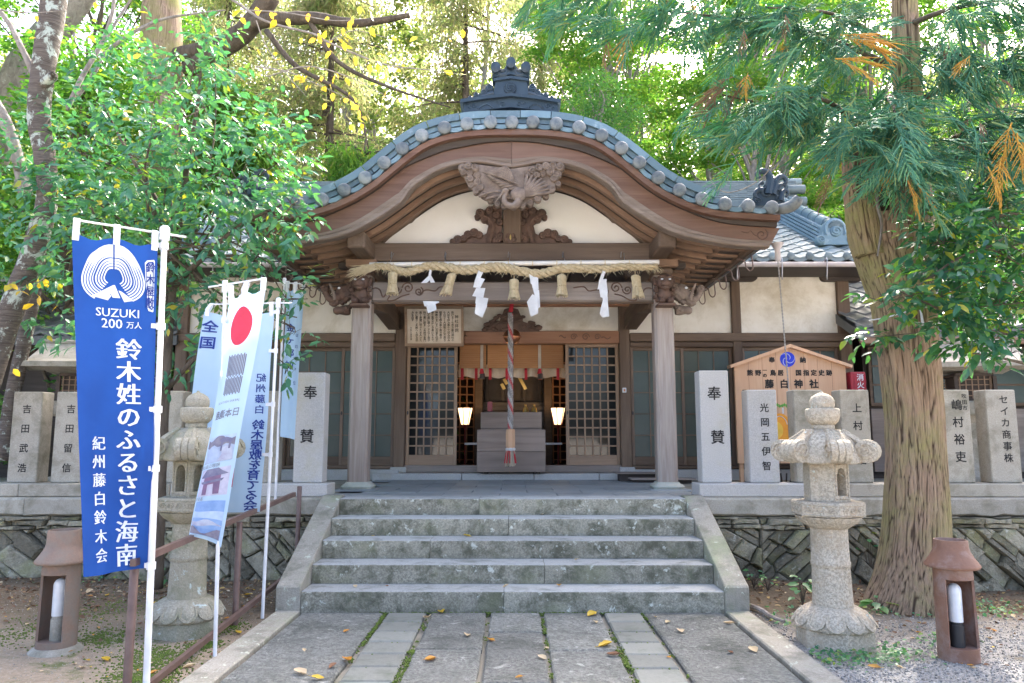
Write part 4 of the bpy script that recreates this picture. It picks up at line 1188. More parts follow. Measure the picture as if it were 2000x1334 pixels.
# hanging tiles: a wavy profile
TW, TE = .262, .236
q = MB(); rs = []
prof = [(-.5, .028), (-.42, .036), (-.34, .028), (-.2, .004), (0, -.004), (.2, .004), (.34, .026), (.5, .03)]
for yy, dz in ((-.02, -.012), (-.02, .022), (.0, .026), (TE + .03, .0)):
    rs.append([(a * TW * 1.03, yy, z + dz) for a, z in prof])
q.rings(rs, cap=False, closed=False); me_tile = q.mesh('roof_tile', M['tile_old'], True, 40)
nrow = int(LEN / TE)
for sx in (-1, 1):
    for c in range(12):
        x = sx * (2.46 + c * TW)
        for r in range(nrow):
            if x > 4.55 and sx > 0 and False: continue
            s_ = r * TE
            inst('roof_tile', me_tile, mroof, (x, EY + s_ * math.cos(SL), EZ + s_ * math.sin(SL) + random.uniform(-.004, .004)), (SL, 0, random.uniform(-.015, .015)))
q = MB(); n = 14
q.rings([[(r * math.cos(2 * PI * k / n), y, r * math.sin(2 * PI * k / n)) for k in range(n)] for r, y in ((.05, .2), (.055, .01), (.058, 0), (.045, -.015))])
me_ed = q.mesh('eave_disc', M['tile_old'], True, 50)
q = MB(); rs = [[(-.13 + .26 * k / 8, y, .0 - .045 * math.sin(PI * k / 8) + d) for k in range(9)] for y, d in ((0, .01), (0, .055), (.1, .055))]
q.rings(rs, cap=False, closed=False); me_el = q.mesh('eave_lip', M['tile_old'], True, 40)
for sx in (-1, 1):
    for c in range(13):
        x = sx * (2.46 + c * TW) - TW / 2
        inst('eave_disc', me_ed, mroof, (x, EY - .035, EZ + .02))
        inst('eave_lip', me_el, mroof, (x + TW / 2, EY - .03, EZ - .03))
# ridge of thin stacked tiles
q = MB(); rr = random.Random(5)
for k in range(15):
    z = RZ - .02 + k * .042; x = -5.15 + (.15 if k % 2 else 0)
    while x < 5.15:
        e = min(5.2, x + .32); d = .17 - k * .004 + rr.uniform(-.008, .008)
        q.box(x + .003, e - .003, RY - d, RY + d, z, z + .034); x = e
o = q.build('ridge_tiles', M['tile_old'], mroof); tag(o, kind='stuff')
for sx in (-1, 1):
    for z, y in ((RZ + .6, RY), (RZ + .42, RY - .16), (RZ + .18, RY - .2), (RZ + .0, RY - .22)):
        q = MB(); q.tube([(sx * 5.0, y, z), (sx * 5.32, y, z)], .085, 12); q.build('ridge_end_tile', M['tile_old'], mroof, smooth=True, angle=50)
    # descending ridge with its small ornament
    q = MB(); x = sx * 4.78
    def RP(s_, dz): return (EY + s_ * math.cos(SL) - dz * math.sin(SL), EZ + s_ * math.sin(SL) + dz * math.cos(SL))
    for k in range(5):
        hw = .19 - .012 * k
        a, b_ = RP(.75, .03 + k * .05), RP(LEN - .1, .03 + k * .05)
        q.rings([[(x - hw, p[0], p[1]), (x - hw, p[0], p[1] + .042), (x + hw, p[0], p[1] + .042), (x + hw, p[0], p[1])] for p in (a, b_)][::-1])
    q.build('descending_ridge', M['tile'], mroof)
    for k in range(9):
        s0 = .70 + k * .28; a, b_ = RP(s0, .29), RP(s0 + .3, .285)
        q = MB(); q.tube([(x, *a), (x, *b_)], [.10, .092], 12); q.build('ridge_cover_tile', M['tile'], mroof, smooth=True, angle=50)
    q = MB(); y0, z0 = RP(.62, .04)
    pl = [(x - .24, z0), (x + .24, z0), (x + .26, z0 + .10), (x + .19, z0 + .16)] + [(x + .17 * math.cos(a), z0 + .22 + .19 * math.sin(a)) for a in np.linspace(0, PI, 9)] + [(x - .19, z0 + .16), (x - .26, z0 + .10)]
    q.prism(pl, y0 - .04, y0 + .12)
    curl(q, x - .23, z0 + .07, .07, y0 - .07, .1, -1, 1); curl(q, x + .23, z0 + .07, .07, y0 - .07, .1, 1, 1); curl(q, x, z0 + .2, .085, y0 - .07, .1, 1, 0)
    q.tube([(x + .15 * math.cos(a), y0 - .05, z0 + .21 + .16 * math.sin(a)) for a in np.linspace(-.4, PI + .4, 12)], .022, 6)
    q.build('demon_tile', M['tile'], mroof, smooth=True, angle=40)
# gutter
for sx in (-1, 1):
    a, b_ = sorted((sx * 2.75, sx * 5.75)); q = MB()
    q.rings([[(x, EY - .10 + .055 * math.cos(t), EZ - .10 + .055 * math.sin(t)) for t in np.linspace(PI, 2 * PI, 8)] + [(x, EY - .10 + .048 * math.cos(t), EZ - .095 + .048 * math.sin(t)) for t in np.linspace(2 * PI, PI, 8)] for x in (a, b_)][::-1])
    g = q.build('gutter', M['gutter'], mroof, smooth=True, angle=50)
    for x in np.arange(a + .35, b_, .62):
        q = MB(); q.tube(spline([(x, EY - .04, EZ - .08), (x, EY - .16, EZ - .04), (x, EY - .17, EZ - .14), (x, EY - .14, EZ - .3), (x + .02, EY - .10, EZ - .33), (x + .03, EY - .06, EZ - .26)], 3), .008, 5); q.build('gutter_hook', M['galv'], g)
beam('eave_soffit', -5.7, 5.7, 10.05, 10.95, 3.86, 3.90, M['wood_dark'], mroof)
# ================================================================== ANNEX on the right, LOW BUILDING on the left
def annex(name, label, x0, x1, yw, zw, ez, ey, rz, wallmat, gl=True, sx=1):
    t = thing(name, label, 'building', ((x0 + x1) / 2, yw, .8))
    q = MB(); q.box(x0, x1, yw, yw + 4, .79, zw); q.build('wall', wallmat, t)
    rl = math.hypot(3.2, rz - ez); sl_ = math.atan2(rz - ez, 3.2)
    q = MB(); q.rings([[(x, ey, ez - .14), (x, ey, ez), (x, ey + 3.2, rz), (x, ey + 6.4, ez), (x, ey + 6.4, ez - .14), (x, ey + 3.2, rz - .16)] for x in (x0 - .5, x1 + .5)][::-1])
    rf = q.build('roof', M['tile_far'], t)
    for k in range(12):
        q = MB(); s_ = k * rl / 12
        n = int((x1 - x0 + 1) / .26)
        rs = []
        for yy, dz in ((0, -.01), (0, .03), (rl / 12 + .02, .002)):
            row = []
            for i in range(n * 4 + 1):
                X = x0 - .5 + i * (x1 - x0 + 1) / (n * 4)
                w_ = .022 * math.cos(i * PI / 2)
                row.append((X, ey + (s_ + yy) * math.cos(sl_), ez + (s_ + yy) * math.sin(sl_) + dz + w_ + .03))
            rs.append(row)
        q.rings(rs, cap=False, closed=False); q.build('tile_course', M['tile_far'], rf, smooth=True, angle=40)
    return t
an = annex('side_building', 'low dark tiled outbuilding with glazed sliding windows right of the hall behind the cedar', 5.45, 9.6, 11.3, 3.1, 2.98, 10.4, 4.6, M['wood_dark'])
for k in range(4):
    x0 = 5.5 + k * .9
    q = MB(); q.bbox(x0, x0 + .85, 11.22, 11.28, 1.9, 2.82, .006); f = q.build('window_frame', M['wood_x'], an)
    for r in range(3):
        q = MB(); q.box(x0 + .05, x0 + .80, 11.205, 11.215, 1.95 + r * .29, 2.21 + r * .29); q.build('glass_pane', M['frost'], f)
    q = MB(); q.bbox(x0, x0 + .85, 11.23, 11.28, .9, 1.86, .006); q.build('wainscot_panel', M['grey_x'], an)
beam('fascia', 5.0, 10.1, 10.38, 10.44, 2.76, 2.86, M['rafter'], an)
al = annex('outbuilding', 'low dark tiled wooden outbuilding left of the hall behind the cherry trunk', -9.8, -5.6, 11.6, 3.0, 2.95, 10.9, 4.5, M['wood_dark'])
# ================================================================== LETTERING
_dg = None
def text_mesh(body, size, mat, thick=0.0, bold=0.0, align='CENTER', line=1.0, name='lettering', res=2, sx=1.0):
    """flat lettering as a mesh in the xy plane"""
    cu = bpy.data.curves.new('text', 'FONT')
    cu.body = body; cu.size = size; cu.align_x = align; cu.align_y = 'CENTER'
    cu.space_line = line; cu.resolution_u = res;  cu.extrude = thick
    o = bpy.data.objects.new('text', cu)
    me = bpy.data.meshes.new_from_object(o)
    bpy.data.objects.remove(o); bpy.data.curves.remove(cu)
    me.name = name; me.materials.clear(); me.materials.append(mat)
    return me
def text_arrays(me):
    n = len(me.vertices); v = np.zeros(n * 3); me.vertices.foreach_get('co', v)
    return v.reshape(-1, 3), [tuple(p.vertices) for p in me.polygons]
def warp_text(items, fn, mat, name, parent, origin=None):
    """items: (string, size, cx, cy, kwargs); fn maps flat (x, y) to a point on the thing"""
    q = MB()
    for s_, size, cx, cy, kw in items:
        me = text_mesh(s_, size, mat, **{k: v for k, v in kw.items() if k in ('line', 'align', 'res')})
        v, f = text_arrays(me); bpy.data.meshes.remove(me)
        fx = kw.get('sx', 1.0); fy = kw.get('sy', 1.0); ro = kw.get('rot', 0)
        c_, s__ = math.cos(ro), math.sin(ro)
        bx, bz = kw.get('bold', 0) * size, kw.get('boldy', kw.get('bold', 0)) * size
        sh_ = [(0, 0)] if not bx else [(-bx, -bz), (bx, -bz), (-bx, bz), (bx, bz)] if bz else [(-bx, 0), (0, 0), (bx, 0)]
        for k_, (ox, oz) in enumerate(sh_):
            pts_ = [Vector(fn(cx + ((x + ox) * c_ - (y + oz) * s__) * fx, cy + ((x + ox) * s__ + (y + oz) * c_) * fy)) for x, y, z in v]
            q.add([(p_[0], p_[1] - .0003 * k_, p_[2]) for p_ in pts_], f)
    return q.build(name, mat, parent, origin=origin)
def vertical(s_, size, cx, top, pitch, kw=None):
    kw = kw or {}
    return [(ch, size, cx, top - pitch * (i + .5), kw) for i, ch in enumerate(s_) if ch != ' ']

# ================================================================== NAME PILLARS
def name_pillar(x, zt, w_, text, label, mat, rz=0, y=8.0):
    t = thing('stone_pillar', label, 'stone pillar', (x, y, .944), 'donor name pillars on the kerb stones')
    hw = w_ / 2; d = .105
    q = MB(); q.bbox(x - hw, x + hw, y - d, y + d, .9445, zt, .009)
    q.build('shaft', mat, t)
    items = []
    for (s_, top, pitch, sz, cx) in text: items += vertical(s_, sz, x + cx, top, pitch, {'bold': .014})
    if items: warp_text(items, lambda a, b_: (a, y - d - .002, b_), M['ink'], 'inscription', t)
    return t
G, GO = M['granite'], M['granite_old']
name_pillar(2.185, 2.15, .315, [('奉', 2.0, .22, .155, .0), ('賛', 1.53, .22, .155, .02)], 'tall pale granite pillar reading 奉賛 right of the porch post', G)
name_pillar(2.70, 1.94, .315, [('光岡五伊智', 1.815, .155, .10, .02)], 'granite pillar reading 光岡五伊智 in front of the wooden votive board', G)
name_pillar(3.20, 1.94, .315, [('', 0, 1, 1, 0)], 'granite pillar mostly hidden behind the right stone lantern', GO)
name_pillar(3.70, 1.94, .315, [('上村', 1.83, .19, .105, .02), ('治', 1.28, .19, .11, .04)], 'grey granite pillar reading 上村治 below the red fire extinguisher box', GO)
name_pillar(4.78, 1.94, .325, [('嶋村裕吏', 1.86, .185, .12, .02), ('吹田市', 1.90, .065, .055, .105)], 'granite pillar reading 嶋村裕吏 just right of the cedar trunk', GO)
name_pillar(5.28, 1.94, .325, [('セイカ商事株', 1.89, .125, .10, .03)], 'granite pillar reading セイカ商事株 at the right end of the row', GO)
name_pillar(-2.20, 2.13, .315, [('奉', 2.01, .22, .155, .0), ('賛', 1.54, .22, .155, -.02)], 'tall pale granite pillar reading 奉賛 left of the porch post', G)
name_pillar(-2.70, 1.93, .315, [('', 0, 1, 1, 0)], 'grey granite pillar behind the white banners beside the tall 奉賛 pillar', GO)
name_pillar(-3.22, 1.93, .315, [('木', 1.66, .2, .12, .07), ('木', 1.40, .2, .12, .07)], 'grey granite pillar showing 木 behind the left stone lantern', GO)
name_pillar(-3.74, 1.93, .315, [('', 0, 1, 1, 0)], 'granite pillar mostly hidden behind the white pole of the blue banner', GO)
name_pillar(-4.80, 1.92, .315, [('吉田留信', 1.83, .21, .10, .01)], 'weathered granite pillar reading 吉田留信 beside the blue banner', GO)
name_pillar(-5.27, 1.92, .315, [('吉田武浩', 1.83, .21, .10, .0)], 'weathered granite pillar reading 吉田武浩 at the left edge', GO)

# ================================================================== STONE LANTERNS
def hexring(r, z, a0, c, pinch=0):
    return [(c[0] + r * math.cos(a0 + k * PI / 3), c[1] + r * math.sin(a0 + k * PI / 3), z) for k in range(6)]
def stone_lantern(c, a0, s_, label, mat, z0=0.0, windows=(0,), wd=.86):
    t = thing('stone_lantern', label, 'stone lantern', (c[0], c[1], z0))
    Z = lambda z: z0 + z * s_
    H_ = s_ * wd
    def ringn(r, z, n=24, fn=None):
        return [(c[0] + H_ * r * (fn(2 * PI * k / n) if fn else 1) * math.cos(a0 + 2 * PI * k / n), c[1] + H_ * r * (fn(2 * PI * k / n) if fn else 1) * math.sin(a0 + 2 * PI * k / n), Z(z)) for k in range(n)]
    hexf = lambda a: math.cos(PI / 6) / math.cos((a % (PI / 3)) - PI / 6)
    # plinth
    q = MB(); q.rings([ringn(.315, -.08, 24, hexf), ringn(.312, .115, 24, hexf), ringn(.30, .13, 24, hexf)]); q.build('hexagonal_plinth', mat, t, smooth=True, angle=30)
    # lotus base: petals
    q = MB(); N = 72
    rs = []
    for k_, (r, z, am) in enumerate(((.300, .125, 0), (.312, .145, .02), (.305, .175, .055), (.275, .215, .07), (.235, .245, .055), (.20, .265, .03), (.17, .275, 0))):
        rs.append(ringn(r, z, N, lambda a, am=am: (1 + am * (abs(math.sin(6 * a)) ** .6 - .55) + (am * .35 if abs(math.sin(6 * a)) > .72 else 0)) * (1 + .0 * math.cos(6 * a))))
    q.rings(rs); q.build('lotus_base', mat, t, smooth=True, angle=60)
    q = MB()
    for k in range(12):
        a = a0 + PI / 12 + k * PI / 6
        d = Vector((math.cos(a), math.sin(a), 0)); p = Vector((c[0], c[1], 0))
        pet = [(.275, .15, .05), (.30, .16, .045), (.292, .19, .03), (.262, .225, .02)]
        tt = Vector((-d.y, d.x, 0))
        q.tube(spline([p + H_ * (d * .245 + tt * .055) + Vector((0, 0, Z(.235))), p + H_ * (d * .302 + tt * .062) + Vector((0, 0, Z(.175))), p + H_ * (d * .325 + tt * .0) + Vector((0, 0, Z(.145))), p + H_ * (d * .302 - tt * .062) + Vector((0, 0, Z(.175))), p + H_ * (d * .245 - tt * .055) + Vector((0, 0, Z(.235)))], 3), .011 * s_, 5)
    o = q.build('petal_rim', mat, t, smooth=True)
    # shaft
    q = MB(); rs = []
    for r, z in ((.162, .27), (.164, .285), (.160, .30), (.155, .42), (.152, .53), (.152, .545), (.158, .55), (.158, .575), (.152, .582), (.150, .70), (.149, .80), (.152, .82)):
        rs.append(ringn(r, z, 28))
    q.rings(rs); q.build('shaft', mat, t, smooth=True, angle=50)
    # middle platform
    q = MB(); rs = []
    for r, z, am in ((.155, .815, .02), (.18, .83, .05), (.22, .855, .08), (.252, .885, .07), (.262, .90, .03)):
        rs.append(ringn(r, z, 72, lambda a, am=am: 1 + am * (abs(math.sin(6 * a)) ** .6 - .6)))
    q.rings(rs); q.build('lotus_underside', mat, t, smooth=True, angle=60)
    q = MB(); q.rings([ringn(.268, .90, 24, hexf), ringn(.295, .908, 24, hexf), ringn(.298, .998, 24, hexf), ringn(.285, 1.008, 24, hexf)])
    o = q.build('platform', mat, t, smooth=True, angle=30)
    q = MB()
    for f in range(6):
        am = a0 + PI / 6 + f * PI / 3; n_ = Vector((math.cos(am), math.sin(am), 0)); tt = Vector((-n_.y, n_.x, 0))
        base_ = Vector((c[0], c[1], Z(.953))) + n_ * (.298 * math.cos(PI / 6) + .0005) * H_
        for k in (-1, 0, 1):
            pts = [base_ + tt * s_ * (k * .075 + .03 * (1 - .8 * j / 10) * math.cos(1.6 * 2 * PI * j / 10)) + Vector((0, 0, s_ * .024 * (1 - .8 * j / 10) * math.sin(1.6 * 2 * PI * j / 10))) for j in range(11)]
            q.tube(pts, .004 * s_, 4)
        for zz in (.918, .988): q.tube([base_ + tt * s_ * .125 * e + Vector((0, 0, (zz - .953) * s_)) for e in (-1, 1)], .004 * s_, 4)
    q.build('scroll_relief', mat, o)
    # fire box with openings
    q = MB(); R0 = .185
    for f in range(6):
        am = a0 + PI / 6 + f * PI / 3
        ve = [Vector((c[0] + H_ * R0 * math.cos(a0 + (f + e) * PI / 3), c[1] + H_ * R0 * math.sin(a0 + (f + e) * PI / 3), 0)) for e in (0, 1)]
        n_ = Vector((math.cos(am), math.sin(am), 0))
        Pp = lambda u, z, d=0: tuple(ve[0] + (ve[1] - ve[0]) * u - n_ * d * s_ + Vector((0, 0, Z(z))))
        if f in windows:
            zA, zB, u0, u1 = 1.05, 1.25, .22, .78
            o8 = [(0, 1.008), (1, 1.008), (1, 1.30), (0, 1.30)]
            arch = [(u0, zA), (u1, zA), (u1, zB - .05), (u1 - .03, zB - .045), (u1 - .1, zB - .012), (.5, zB), (u0 + .1, zB - .012), (u0 + .03, zB - .045), (u0, zB - .05)]
            b = len(q.v)
            vs = [Pp(*p) for p in o8] + [Pp(*p) for p in arch] + [Pp(u, z, .10) for u, z in arch]
            fs = [(0, 1, 5, 4), (1, 2, 7, 6, 5), (2, 3, 10, 9, 8, 7)[:], (3, 0, 4, 12, 11, 10)]
            fs[2] = (2, 9, 8, 7); fs += [(2, 3, 9), (3, 10, 9)]; fs[3] = (3, 0, 4, 12, 11, 10)
            na = len(arch)
            for k in range(na): fs.append((4 + k, 4 + (k + 1) % na, 4 + na + (k + 1) % na, 4 + na + k))
            fs.append(tuple(4 + na + k for k in range(na)))
            q.add(vs, fs)
            fr = [(u0 - .1, zA - .02), (u1 + .1, zA - .02), (u1 + .1, zB + .02), (u0 - .1, zB + .02)]
            for k in range(4): q.tube([Pp(*fr[k], -.004), Pp(*fr[(k + 1) % 4], -.004)], .006 * s_, 4)
        else:
            q.add([Pp(0, 1.008), Pp(1, 1.008), Pp(1, 1.30), Pp(0, 1.30)], [(0, 1, 2, 3)])
    q.rings([hexring(R0 * H_, Z(1.008), a0, c), hexring(R0 * H_, Z(1.009), a0, c)])
    q.build('fire_box', mat, t)
    # roof with curled corners
    q = MB(); rs = []; N = 48
    def kasa(r, z, lift=0):
        out = []
        for k in range(N):
            a = 2 * PI * k / N; cr = abs((a % (PI / 3)) / (PI / 6) - 1)   # 1 at the corners
            rr = r * (math.cos(PI / 6) / math.cos((a % (PI / 3)) - PI / 6)) ** .8
            out.append((c[0] + H_ * rr * math.cos(a0 + a), c[1] + H_ * rr * math.sin(a0 + a), Z(z + lift * cr ** 3)))
        return out
    rs = [kasa(.14, 1.296), kasa(.26, 1.284, .01), kasa(.318, 1.276, .05), kasa(.332, 1.284, .06), kasa(.332, 1.312, .07), kasa(.316, 1.345, .05), kasa(.292, 1.395, .02), kasa(.258, 1.445), kasa(.212, 1.487), kasa(.155, 1.513), kasa(.09, 1.525)]
    q.rings(rs); k_ = q.build('roof', mat, t, smooth=True, angle=50)
    q = MB(); n = 14
    for f in range(6):
        a = a0 + f * PI / 3; d = Vector((math.cos(a), math.sin(a), 0)); tt = Vector((-d.y, d.x, 0))
        cc = Vector((c[0], c[1], Z(1.368))) + d * .338 * H_
        q.rings([[tuple(cc + s_ * (tt * w_ + d * r * math.cos(2 * PI * k / n) + Vector((0, 0, r * math.sin(2 * PI * k / n))))) for k in range(n)]
                 for w_, r in ((-.072, .062), (-.069, .082), (-.027, .084), (-.023, .076), (-.019, .084), (.019, .084), (.023, .076), (.027, .084), (.069, .082), (.072, .062))])
        for w_ in (-.073, .073):
            q.tube([tuple(cc + s_ * (tt * w_ + d * .066 * (1 - .08 * j) * math.cos(.9 * j) + Vector((0, 0, .066 * (1 - .08 * j) * math.sin(.9 * j))))) for j in range(12)], .010 * s_, 5)
        # ribs running down to the curl
        for w_ in (-.04, 0, .04):
            q.tube(spline([Vector((c[0], c[1], Z(1.512))) + H_ * (d * .15 + tt * w_ * .45), Vector((c[0], c[1], Z(1.445))) + H_ * (d * .262 + tt * w_ * .8), Vector((c[0], c[1], Z(1.41))) + H_ * (d * .305 + tt * w_), Vector((c[0], c[1], Z(1.40))) + H_ * (d * .335 + tt * w_)], 3), .021 * s_, 5)
    q.build('corner_scroll', mat, k_, smooth=True, angle=50)
    # finial: neck, bowl, jewel
    q = MB()
    for pr in ([(.085, 1.52), (.095, 1.53), (.092, 1.555), (.085, 1.56)], [(.095, 1.558), (.128, 1.585), (.142, 1.625), (.142, 1.668), (.130, 1.678), (.10, 1.682)], [(.095, 1.68), (.104, 1.70), (.103, 1.735), (.085, 1.765), (.05, 1.785), (.018, 1.795), (.008, 1.808)]):
        q.rings([ringn(r, z, 22) for r, z in pr])
    q.build('finial', mat, t, smooth=True, angle=50)
    return t
stone_lantern((2.285, 5.38), R(-95), .99, 'pale hexagonal stone lantern with curled roof corners beside the cedar trunk', M['lantern'], -.02, (0, 3))
stone_lantern((-2.43, 5.62), R(-78), 1.0, 'mossy hexagonal stone lantern with curled roof corners behind the handrail and banners', M['lantern_moss'], -.02, (0, 5, 3), .84)
# ---- house-shaped stone lanterns on the terrace
def house_lantern(x, y, rz, label, z0=.80):
    t = thing('house_lantern', label, 'stone lantern', (x, y, z0), None)
    t.rotation_euler = (0, 0, rz)
    B = lambda q, n, m=GO, sm=False: q.build(n, m, t, local=True, smooth=sm)
    q = MB(); q.bbox(-.36, .36, -.3, .3, 0, .16, .02); B(q, 'base')
    q = MB(); q.rings([[(sx_ * w_, sy_ * d_, z) for sx_, sy_ in ((-1, -1), (1, -1), (1, 1), (-1, 1))] for z, w_, d_ in ((.16, .21, .2), (.3, .17, .16), (.55, .15, .14), (.8, .18, .17), (.88, .22, .2))]); B(q, 'pedestal')
    q = MB(); q.bbox(-.33, .33, -.3, .3, .88, 1.06, .02); pl = B(q, 'platform')
    q = MB(); q.bbox(-.24, .24, -.21, .21, 1.06, 1.09, .005); q.bbox(-.24, .24, -.21, .21, 1.36, 1.40, .005); q.box(-.2, .2, -.17, .17, 1.09, 1.36)
    for sx_ in (-1, 1):
        for sy_ in (-1, 1): q.box(sx_ * .24 - .02, sx_ * .24 + .02, sy_ * .21 - .02, sy_ * .21 + .02, 1.09, 1.36)
    fb = B(q, 'fire_box', M['wood_dark'])
    q = MB()
    for k in range(7): q.box(-.2 + k * .062, -.19 + k * .062, -.205, -.195, 1.09, 1.36)
    for k in range(4): q.box(-.21, .21, -.2, -.19, 1.12 + k * .065, 1.13 + k * .065)
    for k in range(6): q.box(-.235, -.225, -.18 + k * .068, -.17 + k * .068, 1.09, 1.36); q.box(.225, .235, -.18 + k * .068, -.17 + k * .068, 1.09, 1.36)
    for k in range(4): q.box(-.23, -.22, -.19, .19, 1.12 + k * .065, 1.13 + k * .065); q.box(.22, .23, -.19, .19, 1.12 + k * .065, 1.13 + k * .065)
    o = q.build('window_lattice', M['door'], t, local=True); tag(o, kind='stuff')
    q = MB(); rs = []
    for yy, k in ((-.52, 1.0), (-.5, 1.02), (.5, 1.02), (.52, 1.0)):
        up = [(-.56, yy, 1.45), (-.56, yy, 1.51), (-.36, yy, 1.56), (-.15, yy, 1.68), (-.05, yy, 1.78), (.05, yy, 1.78), (.15, yy, 1.68), (.36, yy, 1.56), (.56, yy, 1.51), (.56, yy, 1.45), (.3, yy, 1.42), (0, yy, 1.46), (-.3, yy, 1.42)]
        rs.append([(a * k, b_, c_) for a, b_, c_ in up])
    q.rings(rs); B(q, 'gabled_roof', GO)
    q = MB(); q.bbox(-.06, .06, -.54, .54, 1.765, 1.83, .02); B(q, 'ridge', GO)
    return t
house_lantern(5.62, 9.0, R(78), 'stone lantern with gabled roof and wooden lattice windows behind the セイカ pillar')
house_lantern(-5.3, 9.0, R(98), 'stone lantern with gabled roof and lattice windows behind the 吉田 pillars')

# ================================================================== CLAY GARDEN LAMPS
def garden_lamp(c, face, z0, label, mat, h=.77, bulb_z=.24):
    t = thing('garden_lamp', label, 'garden lamp', (c[0], c[1], z0))
    n = 40; r0, r1, th = .124, .118, .015
    q = MB(); half_ = R(60)
    ks = [k for k in range(n)]
    def op(k): 
        a = (2 * PI * k / n - face + PI) % (2 * PI) - PI
        return abs(a) < half_
    zs = [0, .085, .52, .60]
    def col(r, z, k): a = 2 * PI * k / n; rr = r0 + (r - r0); return (c[0] + r * math.cos(a), c[1] + r * math.sin(a), z0 + z)
    V_ = []; idx = {}
    for zi, z in enumerate(zs):
        ro = r0 + (r1 - r0) * z / .6
        for s_, r in ((0, ro), (1, ro - th)):
            for k in range(n): idx[(zi, s_, k)] = len(V_); V_.append(col(r, z, k))
    F_ = []
    for zi in range(3):
        for k in range(n):
            j = (k + 1) % n; o_ = zi == 1 and op(k) and op(j)
            if not o_:
                F_.append((idx[(zi, 0, k)], idx[(zi, 0, j)], idx[(zi + 1, 0, j)], idx[(zi + 1, 0, k)]))
                F_.append((idx[(zi, 1, j)], idx[(zi, 1, k)], idx[(zi + 1, 1, k)], idx[(zi + 1, 1, j)]))
            if zi == 1:
                if op(k) != op(j):
                    kk = j if op(j) else k
                    F_.append((idx[(1, 0, kk)], idx[(1, 1, kk)], idx[(2, 1, kk)], idx[(2, 0, kk)]))
                if o_:
                    F_.append((idx[(1, 0, k)], idx[(1, 0, j)], idx[(1, 1, j)], idx[(1, 1, k)]))
                    F_.append((idx[(2, 0, k)], idx[(2, 0, j)], idx[(2, 1, j)], idx[(2, 1, k)]))
    q.add(V_, F_)
    q.lathe([(r0 - th, .0), (r0 - th - .001, .08), (.001, .08)], n, (c[0], c[1], z0))
    q.build('body', mat, t, smooth=True, angle=40)
    q = MB(); q.lathe([(.08, .585), (.125, .583), (.160, .590), (.168, .600), (.166, .612), (.135, .655), (.112, .695), (.105, .72), (.103, h - .008), (.100, h), (.092, h), (.088, h - .02), (.088, .72), (.03, .70)], 36, (c[0], c[1], z0))
    q.build('hood', mat, t, smooth=True, angle=50)
    q = MB(); q.lathe([(.044, .08), (.044, bulb_z - .02), (.038, bulb_z - .02), (.038, bulb_z + .01)], 20, (c[0], c[1], z0)); q.build('socket', M['blackmetal'] if c[0] > 0 else M['granite_old'], t, smooth=True, angle=40)
    q = MB(); q.lathe([(.042, bulb_z), (.043, .44)] + [(.043 * math.cos(a), .44 + .046 * math.sin(a)) for a in (.3, .6, .9, 1.2, 1.45)], 20, (c[0], c[1], z0)); q.build('lamp_cover', M['bulb'], t, smooth=True, angle=60)
garden_lamp((2.955, 5.04), R(-84), -.02, 'reddish clay garden lamp with flared hood at the lower right edge', M['clay'])
garden_lamp((-3.09, 5.14), R(-100), -.01, 'greyish clay garden lamp with flared hood on the soil left of the blue banner', M['clay_pale'], .81)
q = MB(); q.lathe([(.19, -.06), (.17, .01), (.145, .035), (.122, .045), (.10, .045)], 24, (-3.09, 5.14, -.01)); o = q.build('mortar_foot', M['granite_old'], None, smooth=True, angle=60)
o.parent = [x for x in S.objects if x.name.startswith('garden_lamp') and x.location.x < 0][0]; o.location = -o.parent.location

# ================================================================== HANDRAIL
hr = thing('handrail', 'brown steel handrail with two rails left of the paved approach', 'handrail', (-2.12, 5.8, 0))
XP = -2.15
ptop = {4.27: .77, 5.86: .77, 7.45: .94}
for y, zt in ptop.items():
    q = MB(); q.tube([(XP, y, -.1), (XP, y, zt - .004), (XP, y, zt)], [.024, .024, .02], 12); q.build('rail_post', M['steel'], hr, smooth=True, angle=50)
def rail(pts, name='rail'):
    q = MB(); rs = []
    for p in pts:
        rs.append([(p[0] - .016, p[1], p[2] - .019), (p[0] + .016, p[1], p[2] - .019), (p[0] + .016, p[1], p[2] + .019), (p[0] - .016, p[1], p[2] + .019)])
    q.rings(rs[::-1]); q.build(name, M['steel'], hr)
u0, u1 = AX(270, 1096, XP + .042), AX(575, 965, XP + .042)
l0, l1 = AX(300, 1330, XP + .042), AX(550, 1133, XP + .042)
rail([u0 - Vector((0, .06, 0)), u1])
rail([l0 + (l0 - l1) * .12, l0, l1])
print('RAIL', u0, u1, l0, l1)

